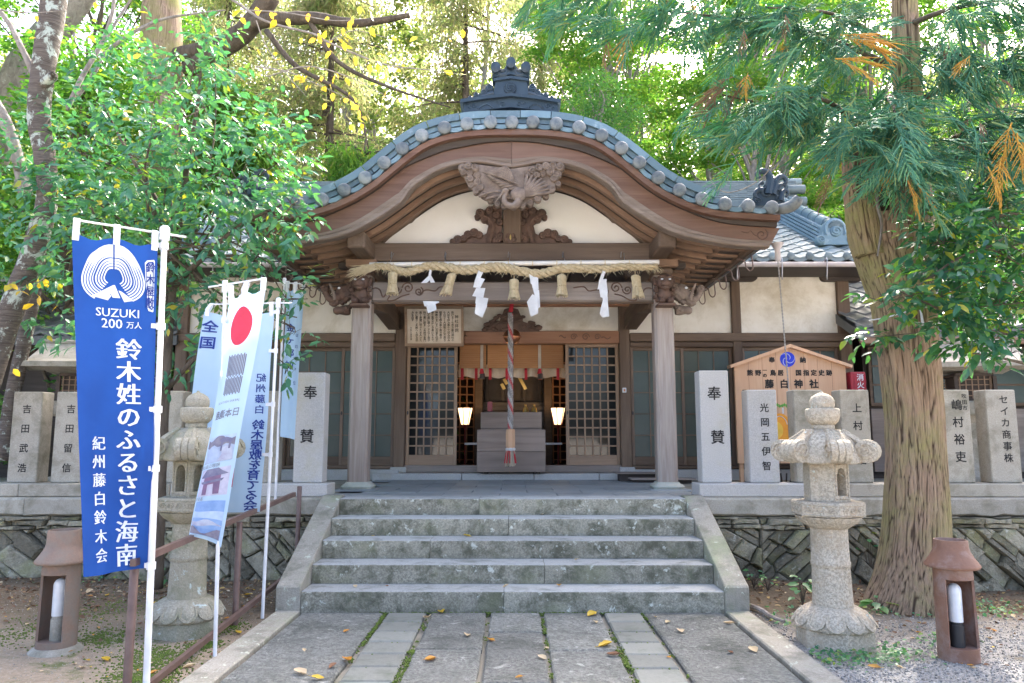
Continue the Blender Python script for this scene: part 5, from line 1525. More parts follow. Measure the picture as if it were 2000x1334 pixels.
# ================================================================== BANNERS
def banner(label, pole_xy, z_top, arm, length, w_, mats, wave, pole_r=.013, side=1, name='banner', group='banners on white poles by the handrail', foot=-.05, clips=(), arm_ext=(.03, .12), tilt=(0, 0), armz=0.0, loops=3, taper=None):
    """arm: horizontal vector from pole to the cloth's free side"""
    px_, py = pole_xy
    t = thing(name, label, 'banner', (px_, py, 0), group)
    a = Vector((arm[0], arm[1], 0)).normalized()
    nrm = Vector((a.y, -a.x, 0))
    if nrm.y > 0: nrm = -nrm
    q = MB(); ml = Vector((px_ + tilt[0] * .45, py + tilt[1] * .45, z_top * .55)); q.tube([(px_ + tilt[0], py + tilt[1], foot), ml], pole_r * 1.12, 10); q.tube([ml, (px_, py, z_top + .03)], pole_r, 10); pl = q.build('pole', M['white'], t, smooth=True, angle=50)
    q = MB(); q.lathe([(pole_r * 1.7, z_top - .04), (pole_r * 1.7, z_top + .035), (pole_r * 1.2, z_top + .045)], 12, (px_, py, 0)); q.build('pole_cap', M['white'], pl)
    p = Vector((px_, py, z_top))
    q = MB(); q.tube([p - a * arm_ext[1], p + a * (w_ + arm_ext[0]) + Vector((0, 0, armz))], .0065, 8); q.build('cross_bar', M['white'], t)
    off = .035
    def P(u, v, lift=0):
        """u from pole edge 0..1 to free edge, v 0 top .. 1 bottom"""
        tp = taper(u, v) if taper else (0, 0)
        d = wave(u, v)
        sag = -.030 * (1 - abs(math.cos(u * PI * (loops - 1)))) * max(0, 1 - v * 8)
        return p + a * (off + u * w_ + tp[0]) + Vector((0, 0, -.075 + armz * u - v * length + tp[1] + sag)) + nrm * (d + lift)
    q = MB(); q.grid(lambda i, j: P(i / 14, j / 40), 14, 40)
    cloth = q.build('cloth', mats, t, smooth=True, angle=180)
    for k in range(loops):
        u = k / (loops - 1); u = min(max(u, .04), .96)
        q = MB(); b = P(u, 0.004); hw = .017; tpz = p + a * (off + u * w_) + Vector((0, 0, armz * u))
        q.rings([[tuple(x + a * e) for e, x in ((-hw, x0), (hw, x0))] + [tuple(x + a * e + nrm * .003) for e, x in ((hw, x0), (-hw, x0))] for x0 in (b - Vector((0, 0, .03)) + nrm * .006, b + Vector((0, 0, .03)) + nrm * .008, tpz + nrm * .010, tpz + Vector((0, 0, .011)), tpz - nrm * .010, b + nrm * -.004)], cap=False)
        q.build('loop', M['white'], t)
    for v in clips:
        b = P(0, v); kz = 1 - b.z / z_top; pc = Vector((px_ + tilt[0] * kz, py + tilt[1] * kz, b.z))
        q = MB(); q.lathe([(pole_r * 1.5, b.z - .02), (pole_r * 1.5, b.z + .02)], 10, (pc.x, pc.y, 0)); q.build('clip', M['white'], pl)
        q = MB(); e = b + a * .02 - pc; e = e.normalized() if e.length > .003 else a
        q.rings([[tuple(x + Vector((0, 0, h)) + nrm * w2) for h, w2 in ((-.014, -.004), (.014, -.004), (.014, .004), (-.014, .004))] for x in (pc, b + a * .025)]); q.build('tab', M['white'], pl)
    return t, P
def onb(P, w_, length, lift=.004, mirror=False):
    """flat cloth coordinates (x right 0..w, y up from bottom) to the cloth as seen from the camera"""
    def f(x, y):
        u = x / w_
        return P(u if mirror else 1 - u, 1 - y / length, lift)
    return f
# ---- blue banner (seen from the front; pole at its right edge)
b0 = AZ(318, 462, 2.62); b1 = None
px0, py0 = -2.065, 4.2
ztop = 2.635
fe = AZ(137, 428, ztop); armv = (fe.x - px0, fe.y - py0); wb = math.hypot(*armv)
LB = 1.86
def wv(u, v): return .026 * math.sin(u * 5 + v * 3) * (.3 + v) + .010 * math.sin(v * 11 + u * 4) + .03 * u * v + .007 * math.sin(u * 14 - v * 9) * (.2 + v) + .006 * math.sin(u * 9 + v * 22) * (1 - u)
def tpb(u, v): return (-.066 * v - (u * .215) * v * wb, .0)
blue, PB = banner('tall blue banner reading 鈴木姓のふるさと海南 on a white pole', (px0, py0), ztop, armv, LB, wb - .05, M['blue'], wv, .0165, clips=(.0, .26, .52, .70, .99), taper=tpb, tilt=(.06, 0))
print('BLUE', armv, wb)
Wb = wb - .05
fb_ = onb(PB, Wb, LB)
it = vertical('鈴木姓のふるさと海南', .128, Wb * .66, LB - .575, .1275, {'bold': .03, 'boldy': 0, 'sx': 1.12}) + vertical('紀州藤白鈴木会', .08, Wb * .27, LB - 1.115, .1, {'bold': .026, 'boldy': 0})
it += [('SUZUKI', .068, Wb * .52, LB - .428, {'bold': .014, 'boldy': 0, 'sx': 1.0}), ('200', .076, Wb * .45, LB - .49, {'bold': .014, 'boldy': 0}), ('万人', .042, Wb * .72, LB - .494, {'bold': .01})]
warp_text(it, fb_, M['inkw'], 'lettering', blue)
# emblem: nested arches split by a peak, over a path
q = MB()
cx, cy = Wb * .47, LB - .222
def arc_pts(rx, ry, a0, a1, n=18, dy=0): return [(cx + rx * math.cos(a0 + (a1 - a0) * k / n), cy + dy + ry * math.sin(a0 + (a1 - a0) * k / n)) for k in range(n + 1)]
def band(outer, inner):
    n = len(outer); q.add([fb_(*p) for p in outer + inner], [(k, k + 1, n + k + 1, n + k) for k in range(n - 1)])
for i in range(9):
    r = .172 - i * .0150; w2 = .0095 - .0003 * i
    if i in (4,): w2 = .005
    for s_ in (-1, 1):
        o_ = []; n_ = []
        for k in range(19):
            a = R(-52) + (R(90) - R(-52)) * k / 18
            tp = 1 + .0 * k
            hex_ = 1.0 - .06 * math.cos(4 * (a - R(20)))
            thick = w2 * (1.0 + (1.6 if i < 3 else .3) * max(0, (k - 9) / 9))
            pk = 1 + .09 * max(0, (k - 8) / 10) ** 2
            o_.append((cx + s_ * (r * .92 * hex_ * math.cos(a) + .004), cy + r * hex_ * pk * math.sin(a)))
            n_.append((cx + s_ * ((r - thick) * .92 * hex_ * math.cos(a) + .004), cy + (r - thick) * hex_ * (1 + .05 * max(0, (k - 8) / 10) ** 2) * math.sin(a)))
        band(o_, n_)
q.add([fb_(cx + x, cy + y, ) for x, y in ((0, -.045), (-.115, -.118), (-.03, -.135), (-.012, -.11), (-.04, -.07))], [(0, 1, 2, 3, 4)])
q.add([fb_(cx + x, cy + y, ) for x, y in ((.005, -.045), (-.03, -.068), (-.005, -.118), (.034, -.118))], [(0, 1, 2, 3)])
q.add([fb_(cx + x, cy + y, ) for x, y in ((.024, -.075), (.04, -.08), (.105, -.128), (.055, -.14))], [(0, 3, 2, 1)])
em = q.build('emblem', M['inkw'], blue)
# side label 鈴木屋敷
fb2 = onb(PB, Wb, LB, .006)
q = MB()
olab = [(.865, .10), (.955, .095), (.965, .105), (.965, .40), (.955, .405), (.90, .40), (.885, .385), (.875, .30), (.85, .22), (.845, .16), (.838, .115)]
q.add([fb_(Wb * x, LB - y * 1.0) for x, y in olab], [tuple(range(len(olab)))])
lab = q.build('side_label', M['inkw'], blue)
q = MB(); cxl, cyl = .905, .25
inn = [(x + (-.012 if x > cxl else .012) * 1.0, y + (.012 if y < cyl else -.012)) for x, y in olab]
inn2 = [(x + (-.021 if x > cxl else .021), y + (.02 if y < cyl else -.02)) for x, y in olab]
n = len(olab)
q.add([fb2(Wb * x, LB - y) for x, y in inn + inn2], [(k, (k + 1) % n, n + (k + 1) % n, n + k) for k in range(n)]); q.build('label_border', M['inkb'], lab)
warp_text(vertical('鈴木屋敷', .062, Wb * .912, LB - .115, .069, {'bold': .015, 'sx': .8}), fb2, M['inkb'], 'label_lettering', lab)

def printed(q, poly, fn, cuts=2):
    bm = bmesh.new(); bm.faces.new([bm.verts.new((x, y, 0)) for x, y in poly])
    bmesh.ops.triangulate(bm, faces=bm.faces[:])
    for _ in range(cuts): bmesh.ops.subdivide_edges(bm, edges=[e for e in bm.edges if e.calc_length() > .018], cuts=1, use_grid_fill=True)
    bmesh.ops.triangulate(bm, faces=bm.faces[:]); bm.verts.index_update()
    q.add([fn(v.co.x, v.co.y) for v in bm.verts], [tuple(v.index for v in f.verts) for f in bm.faces]); bm.free()
# ---- white banner with a red disc and three photographs (its back is towards us, writing mirrored)
pw, py2 = AZ(420, 1285, 0).x, AZ(420, 1285, 0).y
zt2 = A(441, 560, py2).z
fe = A(522, 556, py2 - .10)
w2_ = .26; L2 = 1.62
def wv2(u, v): return .045 * v + .05 * math.sin(u * 4.2 - .8 + v * .8) * (.45 + .6 * v) + .012 * math.sin(v * 9 + u * 3)
def tp2(u, v): return (-.10 * v - .07 * v * v + (-.06 * v * u), -.16 * max(0, v - .8) * u * 4 * u)
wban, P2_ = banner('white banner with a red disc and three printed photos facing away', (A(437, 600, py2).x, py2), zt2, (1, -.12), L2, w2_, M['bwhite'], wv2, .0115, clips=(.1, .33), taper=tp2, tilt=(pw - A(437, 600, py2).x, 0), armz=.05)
W2 = w2_
def f2(x, y, lift=.004): return P2_(x / W2, 1 - y / L2, lift)
q = MB(); n = 26; cxx, cyy = W2 * .52, L2 - .235
printed(q, [(cxx + .076 * math.cos(2 * PI * k / n), cyy + .135 * math.sin(2 * PI * k / n)) for k in range(n)], f2, 4); q.build('red_disc', M['inkr'], wban)
q = MB()
for k in range(12):
    x = W2 * (.30 + .042 * k)
    for a, b_ in ((.43, .575), (.585, .70)):
        q.grid(lambda i, j: f2(x + i * .0075, L2 - a - (b_ - a) * j / 3 - .01 * (k % 2)), 1, 3)
q.build('stripe_print', M['inkg'], wban)
warp_text([('JAPAN HERITAGE', .022, W2 * .5, L2 - .755, {'sx': -1}), ('日本遺産', .062, W2 * .52, L2 - .84, {'sx': -.8, 'bold': .01})], lambda x, y: f2(x, y, .005), M['inkg'], 'lettering', wban)
def photo(v0, v1, cells, x0=.10, x1=.92):
    """a printed picture: bands of flat colour"""
    q = MB(); mats = []
    for mi, (m, poly) in enumerate(cells):
        mats.append(m); q.mi = mi
        printed(q, [(W2 * (x0 + (x1 - x0) * a), L2 - v0 - (v1 - v0) * b_) for a, b_ in poly], lambda x, y, mi=mi: f2(x, y, .003 + .0022 * mi), 3)
    return q.build('photo_print', mats, wban)
pr = lambda n, c, c2: plain(n, c, .8, c2=c2, sc=22)
PM = dict(sky=pr('print_sky', (.50, .62, .80), (.40, .52, .74)), pond=pr('print_pond', (.34, .42, .58), (.42, .50, .66)), tree=pr('print_tree', (.17, .16, .24), (.27, .25, .30)), roof=pr('print_roof', (.15, .15, .26), (.22, .22, .32)),
          gate=pr('print_gate', (.25, .14, .24), (.17, .12, .22)), blos=pr('print_blossom', (.58, .56, .70), (.44, .45, .60)), bay=pr('print_bay', (.22, .36, .64), (.30, .43, .68)), town=pr('print_town', (.50, .55, .66), (.38, .38, .52)), deep=pr('print_deep_sky', (.20, .33, .62), (.26, .40, .68)))
sub = lambda n, fa, fb: [(k / n, fa(k / n)) for k in range(n + 1)] + [(1 - k / n, fb(1 - k / n)) for k in range(n + 1)]
photo(.985, 1.16, [(PM['pond'], sub(6, lambda a: 0, lambda a: 1)), (PM['tree'], sub(8, lambda a: .08 + .1 * math.sin(9 * a), lambda a: .38 + .06 * math.sin(14 * a))), (PM['sky'], sub(8, lambda a: 0, lambda a: .06 + .1 * math.sin(9 * a))), (PM['town'], [(.62, .45), (.8, .42), (.95, .5), (1, .98), (.6, .98), (.7, .7)]), (PM['roof'], [(.55, .2), (.75, .08), (.98, .2), (.92, .26), (.9, .55), (.85, .55), (.85, .28), (.68, .28), (.68, .6), (.63, .6), (.63, .26)])])
photo(1.20, 1.37, [(PM['blos'], sub(6, lambda a: 0, lambda a: 1)), (PM['roof'], [(.05, .3), (.2, .12), (.3, .0), (.68, .0), (.8, .14), (.97, .28), (.8, .3), (.2, .32)]), (PM['gate'], [(.25, .32), (.78, .3), (.78, .95), (.62, .95), (.6, .6), (.42, .6), (.42, .95), (.25, .95)]), (PM['roof'], [(.12, .46), (.88, .44), (.82, .54), (.2, .55)])])
photo(1.40, 1.60, [(PM['deep'], sub(6, lambda a: 0, lambda a: 1)), (PM['sky'], sub(6, lambda a: .3 + .02 * math.sin(5 * a), lambda a: .55)), (PM['bay'], sub(6, lambda a: .5, lambda a: .8)), (PM['town'], sub(8, lambda a: .58 + .05 * math.sin(8 * a), lambda a: .7 + .05 * math.sin(5 * a))), (PM['tree'], sub(10, lambda a: .84 - .1 * math.sin(7 * a + 1), lambda a: .98))])
warp_text([('和歌山温山荘園', .028, W2 * .3, L2 - 1.182, {'sx': -1}), ('長保寺', .028, W2 * .22, L2 - 1.388, {'sx': -1})], lambda x, y: f2(x, y, .005), M['inkg'], 'caption', wban)
# paper note tied to the corner
q = MB(); c = P2_(.78, .055, .03); q.add([c + Vector(d) for d in ((-.035, -.01, .01), (.01, -.012, .055), (.05, 0, .01), (.01, 0, -.045))], [(0, 1, 2, 3)]); q.add([c + Vector(d) + Vector((.004, .006, -.004)) for d in ((-.035, -.01, .01), (.01, -.012, .055), (.05, 0, .01), (.01, 0, -.045))], [(3, 2, 1, 0)]); q.build('paper_note', M['white'], wban)

# ---- white banner with blue brush writing, its back towards us
py3 = 6.06; x3 = A(543, 600, py3).x; x3f = AZ(513, 1205, 0).x
w3, L3 = .58, 1.66
def wv3(u, v): return .035 * math.sin(u * 8 - 1) * (.5 + .6 * v) + .012 * math.sin(v * 8) + (.06 * (u - .75) / .25 if u > .75 else 0)
def tp3(u, v): return (.10 * v * u + .055 * v, (.0))
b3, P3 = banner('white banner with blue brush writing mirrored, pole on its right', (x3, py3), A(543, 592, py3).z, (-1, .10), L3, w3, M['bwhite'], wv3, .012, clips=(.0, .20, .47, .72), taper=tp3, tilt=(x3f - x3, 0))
def f3(x, y, lift=.005): return P3((x) / w3, 1 - y / L3, lift)
it = vertical('紀州藤白', .075, w3 * .105, L3 - .52, .088, {'sx': 1, 'bold': .012}) + vertical('鈴木屋敷を育てる会', .088, w3 * .105, L3 - .915, .082, {'sx': 1, 'bold': .018})
warp_text(it, f3, M['inkb'], 'lettering', b3)
warp_text(vertical('全国', .11, w3 * .9, L3 - .06, .14, {'sx': -1, 'bold': .02}), lambda x, y: f3(x, y, .008), M['inkb'], 'large_lettering', b3)
q = MB()
for v in (.62, .82): q.add([f3(w3 * (.33 + a), L3 * (1 - v) - b_, .006) for a, b_ in ((0, -.06), (.03, 0), (.035, .07), (.0, .1))], [(0, 1, 2, 3)])
q.build('red_mark', M['inkr'], b3)
# ---- pale banner at the back, half hidden by leaves
py4 = 7.55; xp4 = A(541, 900, py4).x; zt4 = A(545, 551, py4).z
w4, L4 = .20, 1.55
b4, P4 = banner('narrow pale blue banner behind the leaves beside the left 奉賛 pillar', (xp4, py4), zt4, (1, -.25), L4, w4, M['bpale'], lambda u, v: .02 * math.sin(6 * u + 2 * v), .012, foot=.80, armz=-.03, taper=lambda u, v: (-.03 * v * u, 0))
f4 = lambda x, y, lift=.004: P4(x / w4, 1 - y / L4, lift)
warp_text(vertical('金ヶ部加', .085, w4 * .35, L4 - .35, .13, {'bold': .02}) + vertical('従四位下', .04, w4 * .68, L4 - .42, .12, {}) + vertical('位', .045, w4 * .68, L4 - .93, .1, {}), f4, M['inkb'], 'lettering', b4)
q = MB(); q.bbox(xp4 - .05, xp4 + .05, py4 - .05, py4 + .05, .80, .86, .01)

# ================================================================== VOTIVE BOARD
EYd = 10.0
eb = thing('votive_board', 'big house-shaped wooden votive board reading 藤白神社 behind the pillars', 'sign', (3.82, EYd, .8))
xl, xr, xm = 3.055, 4.585, 3.82
zb, zs, za = 1.075, 2.40, 2.655
q = MB(); q.prism([(xl, zb), (xr, zb), (xr, zs), (xm, za), (xl, zs)], EYd, EYd + .05)
nb = 8
bd = q.build('panel', M['ema'], eb)
for k in range(1, nb):
    x = xl + (xr - xl) * k / nb; zt = zs + (za - zs) * (1 - abs(x - xm) / (xm - xl))
    q = MB(); q.box(x - .002, x + .002, EYd - .0015, EYd + .001, zb, zt); q.build('plank_seam', M['lintel'], bd)
for s_ in (-1, 1):
    q = MB(); xe = xm + s_ * (xm - xl + .075); ze = zs - .02
    pl = [(xm, za + .0), (xm, za + .045), (xe, ze + .03), (xe - s_ * .01, ze - .01)]
    q.prism(ccw(pl), EYd - .06, EYd + .10); q.build('roof_strip', M['ema'], eb)
    q = MB(); q.bbox(xm + s_ * .70 - .025, xm + s_ * .70 + .025, EYd + .052, EYd + .11, .79, 2.3, .004); q.build('leg', M['ema'], eb)
fe_ = lambda a, b_: (a, EYd - .004, b_)
zc = lambda v: A(1500, v, EYd).z
xc_ = lambda u: A(u, 760, EYd).x
bb = {'bold': .034}
it = [('奉', .085, xc_(1510), zc(704), bb), ('納', .085, xc_(1571), zc(704), bb)]
it += [(ch, .085, xc_(u), zc(729), bb) for ch, u in zip('熊野', (1466, 1482))] + [('一', .06, xc_(1495), zc(724), bb), ('の', .06, xc_(1495), zc(734), bb)] + [(ch, .085, xc_(u), zc(729), bb) for ch, u in zip('鳥居', (1511, 1526))]
it += [(ch, .085, xc_(u), zc(729), bb) for ch, u in zip('国指定史跡', (1561, 1576, 1591, 1606, 1621))]
it += [(ch, .125, xc_(u), zc(751), bb) for ch, u in zip('藤白神社', (1503, 1532, 1560, 1590))]
it += [('平', .09, xc_(1455), zc(768), bb), ('安', .09, xc_(1637), zc(776), bb)]
warp_text(it, fe_, M['ink'], 'lettering', eb)
q = MB(); n = 32; cx, cz, rr = xc_(1541), zc(702), .105
q.add([(cx + rr * math.cos(2 * PI * k / n), EYd - .004, cz + rr * math.sin(2 * PI * k / n)) for k in range(n)], [tuple(range(n))])
cr = q.build('swirl_crest', plain('crest_blue', (.012, .04, .62), .6), eb)
q = MB()
for a0 in (0, 2 * PI / 3, 4 * PI / 3):
    pts = [(cx + (.022 + .088 * t) * math.cos(a0 + 2.6 * t), EYd - .006, cz + (.022 + .088 * t) * math.sin(a0 + 2.6 * t)) for t in np.linspace(0, 1, 12)]
    q.tube(pts, [.002 + .004 * math.sin(PI * t) for t in np.linspace(.05, .95, 12)], 4)
q.build('swirl_line', plain('crest_line', (.50, .56, .85), .6), cr)
# painted orange shape with a green sprig
org = plain('paint_orange', (.75, .27, .02), .6, c2=(.80, .36, .03), sc=6); yel = plain('paint_yellow', (.85, .52, .06), .6); grn = plain('paint_green', (.10, .38, .05), .6)
q = MB(); n = 24; cx, cz = xc_(1520), zc(836)
q.add([(cx + .16 * math.cos(2 * PI * k / n), EYd - .004, cz + .20 * math.sin(2 * PI * k / n)) for k in range(n)], [tuple(range(n))]); pnt = q.build('painted_fruit', org, eb)
q = MB(); q.add([(cx - .06 + .10 * math.cos(2 * PI * k / n), EYd - .006, cz - .03 + .12 * math.sin(2 * PI * k / n)) for k in range(n)], [tuple(range(n))]); q.build('highlight', yel, pnt)
q = MB(); q.tube([(cx + .1 * math.cos(a), EYd - .006, cz + .02 + .14 * math.sin(a)) for a in np.linspace(.2, 2.0, 9)], .005, 4); q.build('painted_outline', M['paper'], pnt)
q = MB()
for k in range(9):
    x = xc_(1512) + k * .032; z = zc(792) + .012 * math.sin(k * 2)
    q.add([(x + a, EYd - .005 - .0006 * k, z + b_) for a, b_ in ((-.03, 0), (-.008, .01), (0, .03), (.01, .008), (.03, .0), (.008, -.012), (0, -.03), (-.01, -.01))], [tuple(range(8))])
sp_ = q.build('painted_sprig', grn, eb)
q = MB()
for x in (xc_(1527), xc_(1538)): q.box(x - .012, x + .012, EYd - .005, EYd - .003, zc(808), zc(796))
q.build('painted_flower', M['paper'], sp_)

# ================================================================== FIRE EXTINGUISHER BOX
fx = thing('extinguisher_box', 'red box reading 消火器 beside the votive board', 'fire extinguisher box', (4.72, 10.0, .8))
q = MB(); q.bbox(4.625, 4.83, 9.95, 10.15, .8, 2.315, .008); q.build('cabinet', M['redbox'], fx)
q = MB(); q.bbox(4.668, 4.828, 9.94, 9.952, 1.6, 2.295, .004); d_ = q.build('door', M['redbox'], fx)
warp_text(vertical('消火器', .10, 4.75, 2.285, .105, {'bold': .012}), lambda a, b_: (a, 9.937, b_), M['inkw'], 'lettering', fx)

# ================================================================== OFFERTORY BOX, BELL ROPE AND THINGS AROUND THE DOOR
ob = thing('offertory_box', 'large weathered wooden offertory box with a raised back in front of the doors', 'offertory box', (-.03, 10.8, .9))
for k, (a, b_) in enumerate(((.925, 1.22), (1.223, 1.535))):
    q = MB(); q.bbox(-.525, .468, 10.62, 10.655, a, b_, .006); q.build('front_board', M['box'], ob)
for s_ in (-.525, .443):
    q = MB(); q.bbox(s_, s_ + .025, 10.657, 11.0, .925, 1.535, .004); q.build('side_board', M['box'], ob)
for a, b_ in ((1.30, 1.55), (1.553, 1.80)):
    q = MB(); q.bbox(-.49, .43, 11.0, 11.03, a, b_, .005); q.build('back_board', M['box'], ob)
for k in range(9):
    q = MB(); y = 10.68 + k * .036; q.bbox(-.5, .443, y, y + .02, 1.50, 1.53, .004); q.build('slat', M['box'], ob)
for x in (-.42, .33):
    q = MB(); q.bbox(x, x + .06, 10.66, 10.95, .902, .925, .004); q.build('foot', M['wood_dark'], ob)
# bell and rope
RYb = 10.15
bl = thing('shrine_bell', 'copper crotal bell hanging behind the twisted rope', 'bell', (.0, RYb + .12, 3.0))
q = MB(); c = A(1000, 657, RYb + .12); q.ell(c, (.125, .125, .115), 20, 14); q.lathe([(.127, -.012), (.137, 0), (.127, .012)], 24, c); q.build('bell_body', M['copper'], bl, smooth=True, angle=60)
q = MB(); q.tube([(c.x, RYb + .12, c.z + .1), (c.x, RYb + .12, 3.6)], .012, 8); q.build('hanger', M['blackmetal'], bl)
rp = thing('bell_rope', 'twisted red, white and grey bell rope with wooden grip and white tassel', 'rope', (0, RYb, 2.0))
zt, zbm = A(996, 612, RYb).z, A(997, 842, RYb).z
xr0, xr1 = A(997, 612, RYb).x, A(997, 842, RYb).x
cols = [plain('rope_red', (.42, .03, .04), .8, c2=(.5, .2, .2), sc=60), plain('rope_white', (.50, .47, .45), .8, c2=(.3, .28, .27), sc=60), plain('rope_grey', (.20, .18, .17), .8, c2=(.35, .33, .32), sc=60), plain('rope_white_b', (.46, .42, .40), .8, c2=(.25, .23, .22), sc=60)]
for k in range(4):
    q = MB(); pts = []
    for i in range(120):
        z = zt + (zbm - zt) * i / 119; a = k * PI / 2 + (zt - z) * 18
        pts.append((xr0 + (xr1 - xr0) * i / 119 + .021 * math.cos(a), RYb + .021 * math.sin(a), z))
    q.tube(pts, .020, 6); q.build('strand', cols[k], rp, smooth=True)
q = MB(); q.tube([(xr0, RYb, zt + .02), (xr0 + .02, RYb, zt + .12), (xr0 + .0, RYb, 3.5)], .03, 8); q.build('knot', M['red'], rp, smooth=True)
zg = A(997, 876, RYb).z
q = MB(); q.rings([[(xr1 + r * math.cos(k * PI / 4 + PI / 8), RYb + r * math.sin(k * PI / 4 + PI / 8), z) for k in range(8)] for r, z in ((.05, zbm + .03), (.066, zbm + .015), (.07, zg + .04), (.062, zg))][::-1]); q.build('grip', M['ema'], rp)
q = MB(); q.lathe([(.062, -.02), (.072, 0), (.062, .02)], 14, (xr1, RYb, zg - .01)); q.build('binding', M['paper'], rp)
q = MB(); rr = random.Random(2)
for k in range(60):
    a = rr.uniform(0, 2 * PI); r = .055 * math.sqrt(rr.random())
    q.tube([(xr1 + r * math.cos(a), RYb + r * math.sin(a), zg - .015), (xr1 + r * 1.25 * math.cos(a), RYb + r * 1.25 * math.sin(a), zg - .20 - rr.uniform(0, .05))], .008, 4)
o = q.build('tassel', M['cloth_cream'], rp); tag(o, kind='stuff')
q = MB()
for k in range(10):
    a = rr.uniform(0, 2 * PI); q.tube([(xr1 + .05 * math.cos(a), RYb + .05 * math.sin(a), zg - .02), (xr1 + .08 * math.cos(a), RYb + .08 * math.sin(a), zg - .2)], .008, 4)
o = q.build('red_tassel', M['red'], rp); tag(o, kind='stuff')
# bamboo blind with straps, curtain
bn = thing('bamboo_blind', 'rolled brown bamboo blind with cream straps above the open door', 'blind', (0, 11.2, 2.5))
zb0, zb1 = A(1000, 719, 11.2).z, A(1000, 674, 11.2).z
for a, b_ in ((-.83, -.42), (-.40, -.005), (.005, .40), (.42, .78)):
    q = MB(); n = 12
    for k in range(n): q.box(a, b_, 11.2, 11.225, zb0 + (zb1 - zb0) * k / n + .001, zb0 + (zb1 - zb0) * (k + 1) / n - .001)
    tag(q.build('slat_panel', M['blind'], bn), kind='stuff')
for u in (941, 1054):
    x = A(u, 700, 11.18).x
    q = MB(); q.box(x - .022, x + .022, 11.185, 11.195, zb0 - .02, zb1); s_ = q.build('strap', M['cloth_cream'], bn)
    q = MB(); q.tube([(x, 11.18, zb0 - .01), (x, 11.18, zb0 - .09)], [.02, .04], 8); q.build('red_tassel', M['red'], s_)
    q = MB(); q.tube([(x + .01, 11.18, zb0 - .085), (x + .01, 11.18, zb0 - .17)], [.036, .045], 8); q.build('grey_fringe', M['wood_dark'], s_)
ct = thing('door_curtain', 'short cream curtain with red ribbons below the bamboo blind', 'curtain', (0, 11.4, 2.4))
zc0, zc1 = A(1000, 737, 11.4).z, A(1000, 712, 11.4).z
q = MB(); q.grid(lambda i, j: (-.86 + 1.7 * i / 60, 11.4 + .02 * math.sin(i * .9), zc0 + (zc1 - zc0) * j / 2 + (.015 * math.sin(i * .5) if j == 0 else 0)), 60, 2); q.build('cloth', M['cloth_cream'], ct, smooth=True, angle=180)
for x in (-.80, -.58, -.36, -.1, .2, .42, .70):
    q = MB(); q.box(x - .022, x + .022, 11.35, 11.36, zc0 - .04, zc1); q.build('ribbon', M['red'], ct)
# altar inside
al_ = thing('altar', 'dark grey wooden altar with stepped shelves inside the hall', 'altar', (0, 13.4, .93))
ga = plain('altar_wood', (.115, .108, .105), .6, c2=(.08, .075, .072), sc=4)
for k, (x, z0_, z1_, y) in enumerate(((.56, 1.9, 1.98, 13.2), (.60, 1.98, 2.06, 13.35), (.58, .93, 1.9, 13.3))):
    q = MB(); q.bbox(-x, x, y, y + .5, z0_, z1_, .006); q.build('shelf', ga, al_)
for x in (-.5, -.2, .2, .5):
    q = MB(); q.bbox(x - .03, x + .03, 13.7, 13.76, 2.06, 2.6, .006); q.build('pillar', ga, al_)
q = MB(); q.bbox(-.6, .6, 13.8, 13.84, 2.06, 2.7, .006); q.build('back_panel', ga, al_)
q = MB(); q.bbox(-.65, .65, 13.5, 13.9, 2.62, 2.72, .02); q.build('cornice', ga, al_)
gh = thing('gilt_wand', 'pair of golden zigzag paper streamers on a wand before the altar', 'ritual wand', (0, 12.6, 1.9))
for s_ in (-1, 1):
    q = MB()
    for k in range(4):
        x = s_ * (.05 + .045 * k); z = A(1000, 722, 12.6).z - .085 * k
        q.add([(x - .045, 12.6 + .002 * k, z), (x + .005, 12.6 + .002 * k, z + .02), (x + .055, 12.6 + .002 * k, z - .075), (x + .005, 12.6 + .002 * k, z - .095)], [(0, 1, 2, 3)])
    q.build('streamer', M['gold'], gh)
q = MB(); q.tube([(0, 12.6, 1.85), (0, 12.6, A(1000, 720, 12.6).z)], .012, 6); q.build('stick', M['wood_dark'], gh)
# standing lamps (lit)
for s_, u in ((-1, 908), (1, 1090)):
    c = A(u, 850, 12.2); zt_, zb_ = A(u, 797, 12.2).z, A(u, 829, 12.2).z
    t = thing('standing_lamp', 'lit paper standing lamp with tapered shade %s of the altar' % ('left' if s_ < 0 else 'right'), 'lamp', (c.x, 12.2, .93), 'lit paper lamps beside the altar')
    hx = lambda r, z: [(c.x + r * math.cos(k * PI / 3 + .3), 12.2 + r * math.sin(k * PI / 3 + .3), z) for k in range(6)]
    q = MB(); q.rings([hx(.065, zb_), hx(.125, zt_)][::-1][::-1]); q.build('shade', M['lamp'], t)
    q = MB()
    a, b_, = hx(.067, zb_ - .01), hx(.128, zt_ + .005)
    for k in range(6): q.tube([a[k], b_[k]], .007, 4); q.tube([b_[k], b_[(k + 1) % 6]], .007, 4); q.tube([a[k], a[(k + 1) % 6]], .007, 4)
    q.build('frame', M['redlac'], t)
    q = MB(); q.tube([(c.x, 12.2, .95), (c.x, 12.2, zb_ - .08), (c.x, 12.2, zb_)], [.014, .014, .05], 8); q.build('stand', M['redlac'], t)
    q = MB(); q.lathe([(.11, .93), (.10, .96), (.02, .98)], 12, (c.x, 12.2, 0)); q.build('foot', M['redlac'], t)
    q = MB(); x0, x1 = sorted((s_ * .50, s_ * .80)); q.bbox(x0, x1, 12.0, 12.05, 1.30, 1.335, .004); o = q.build('offering_table', M['white'])
    o.location = (0, 0, 0); tag(o, 'white narrow table edge below the %s standing lamp' % ('left' if s_ < 0 else 'right'), 'table', 'white tables inside the hall')
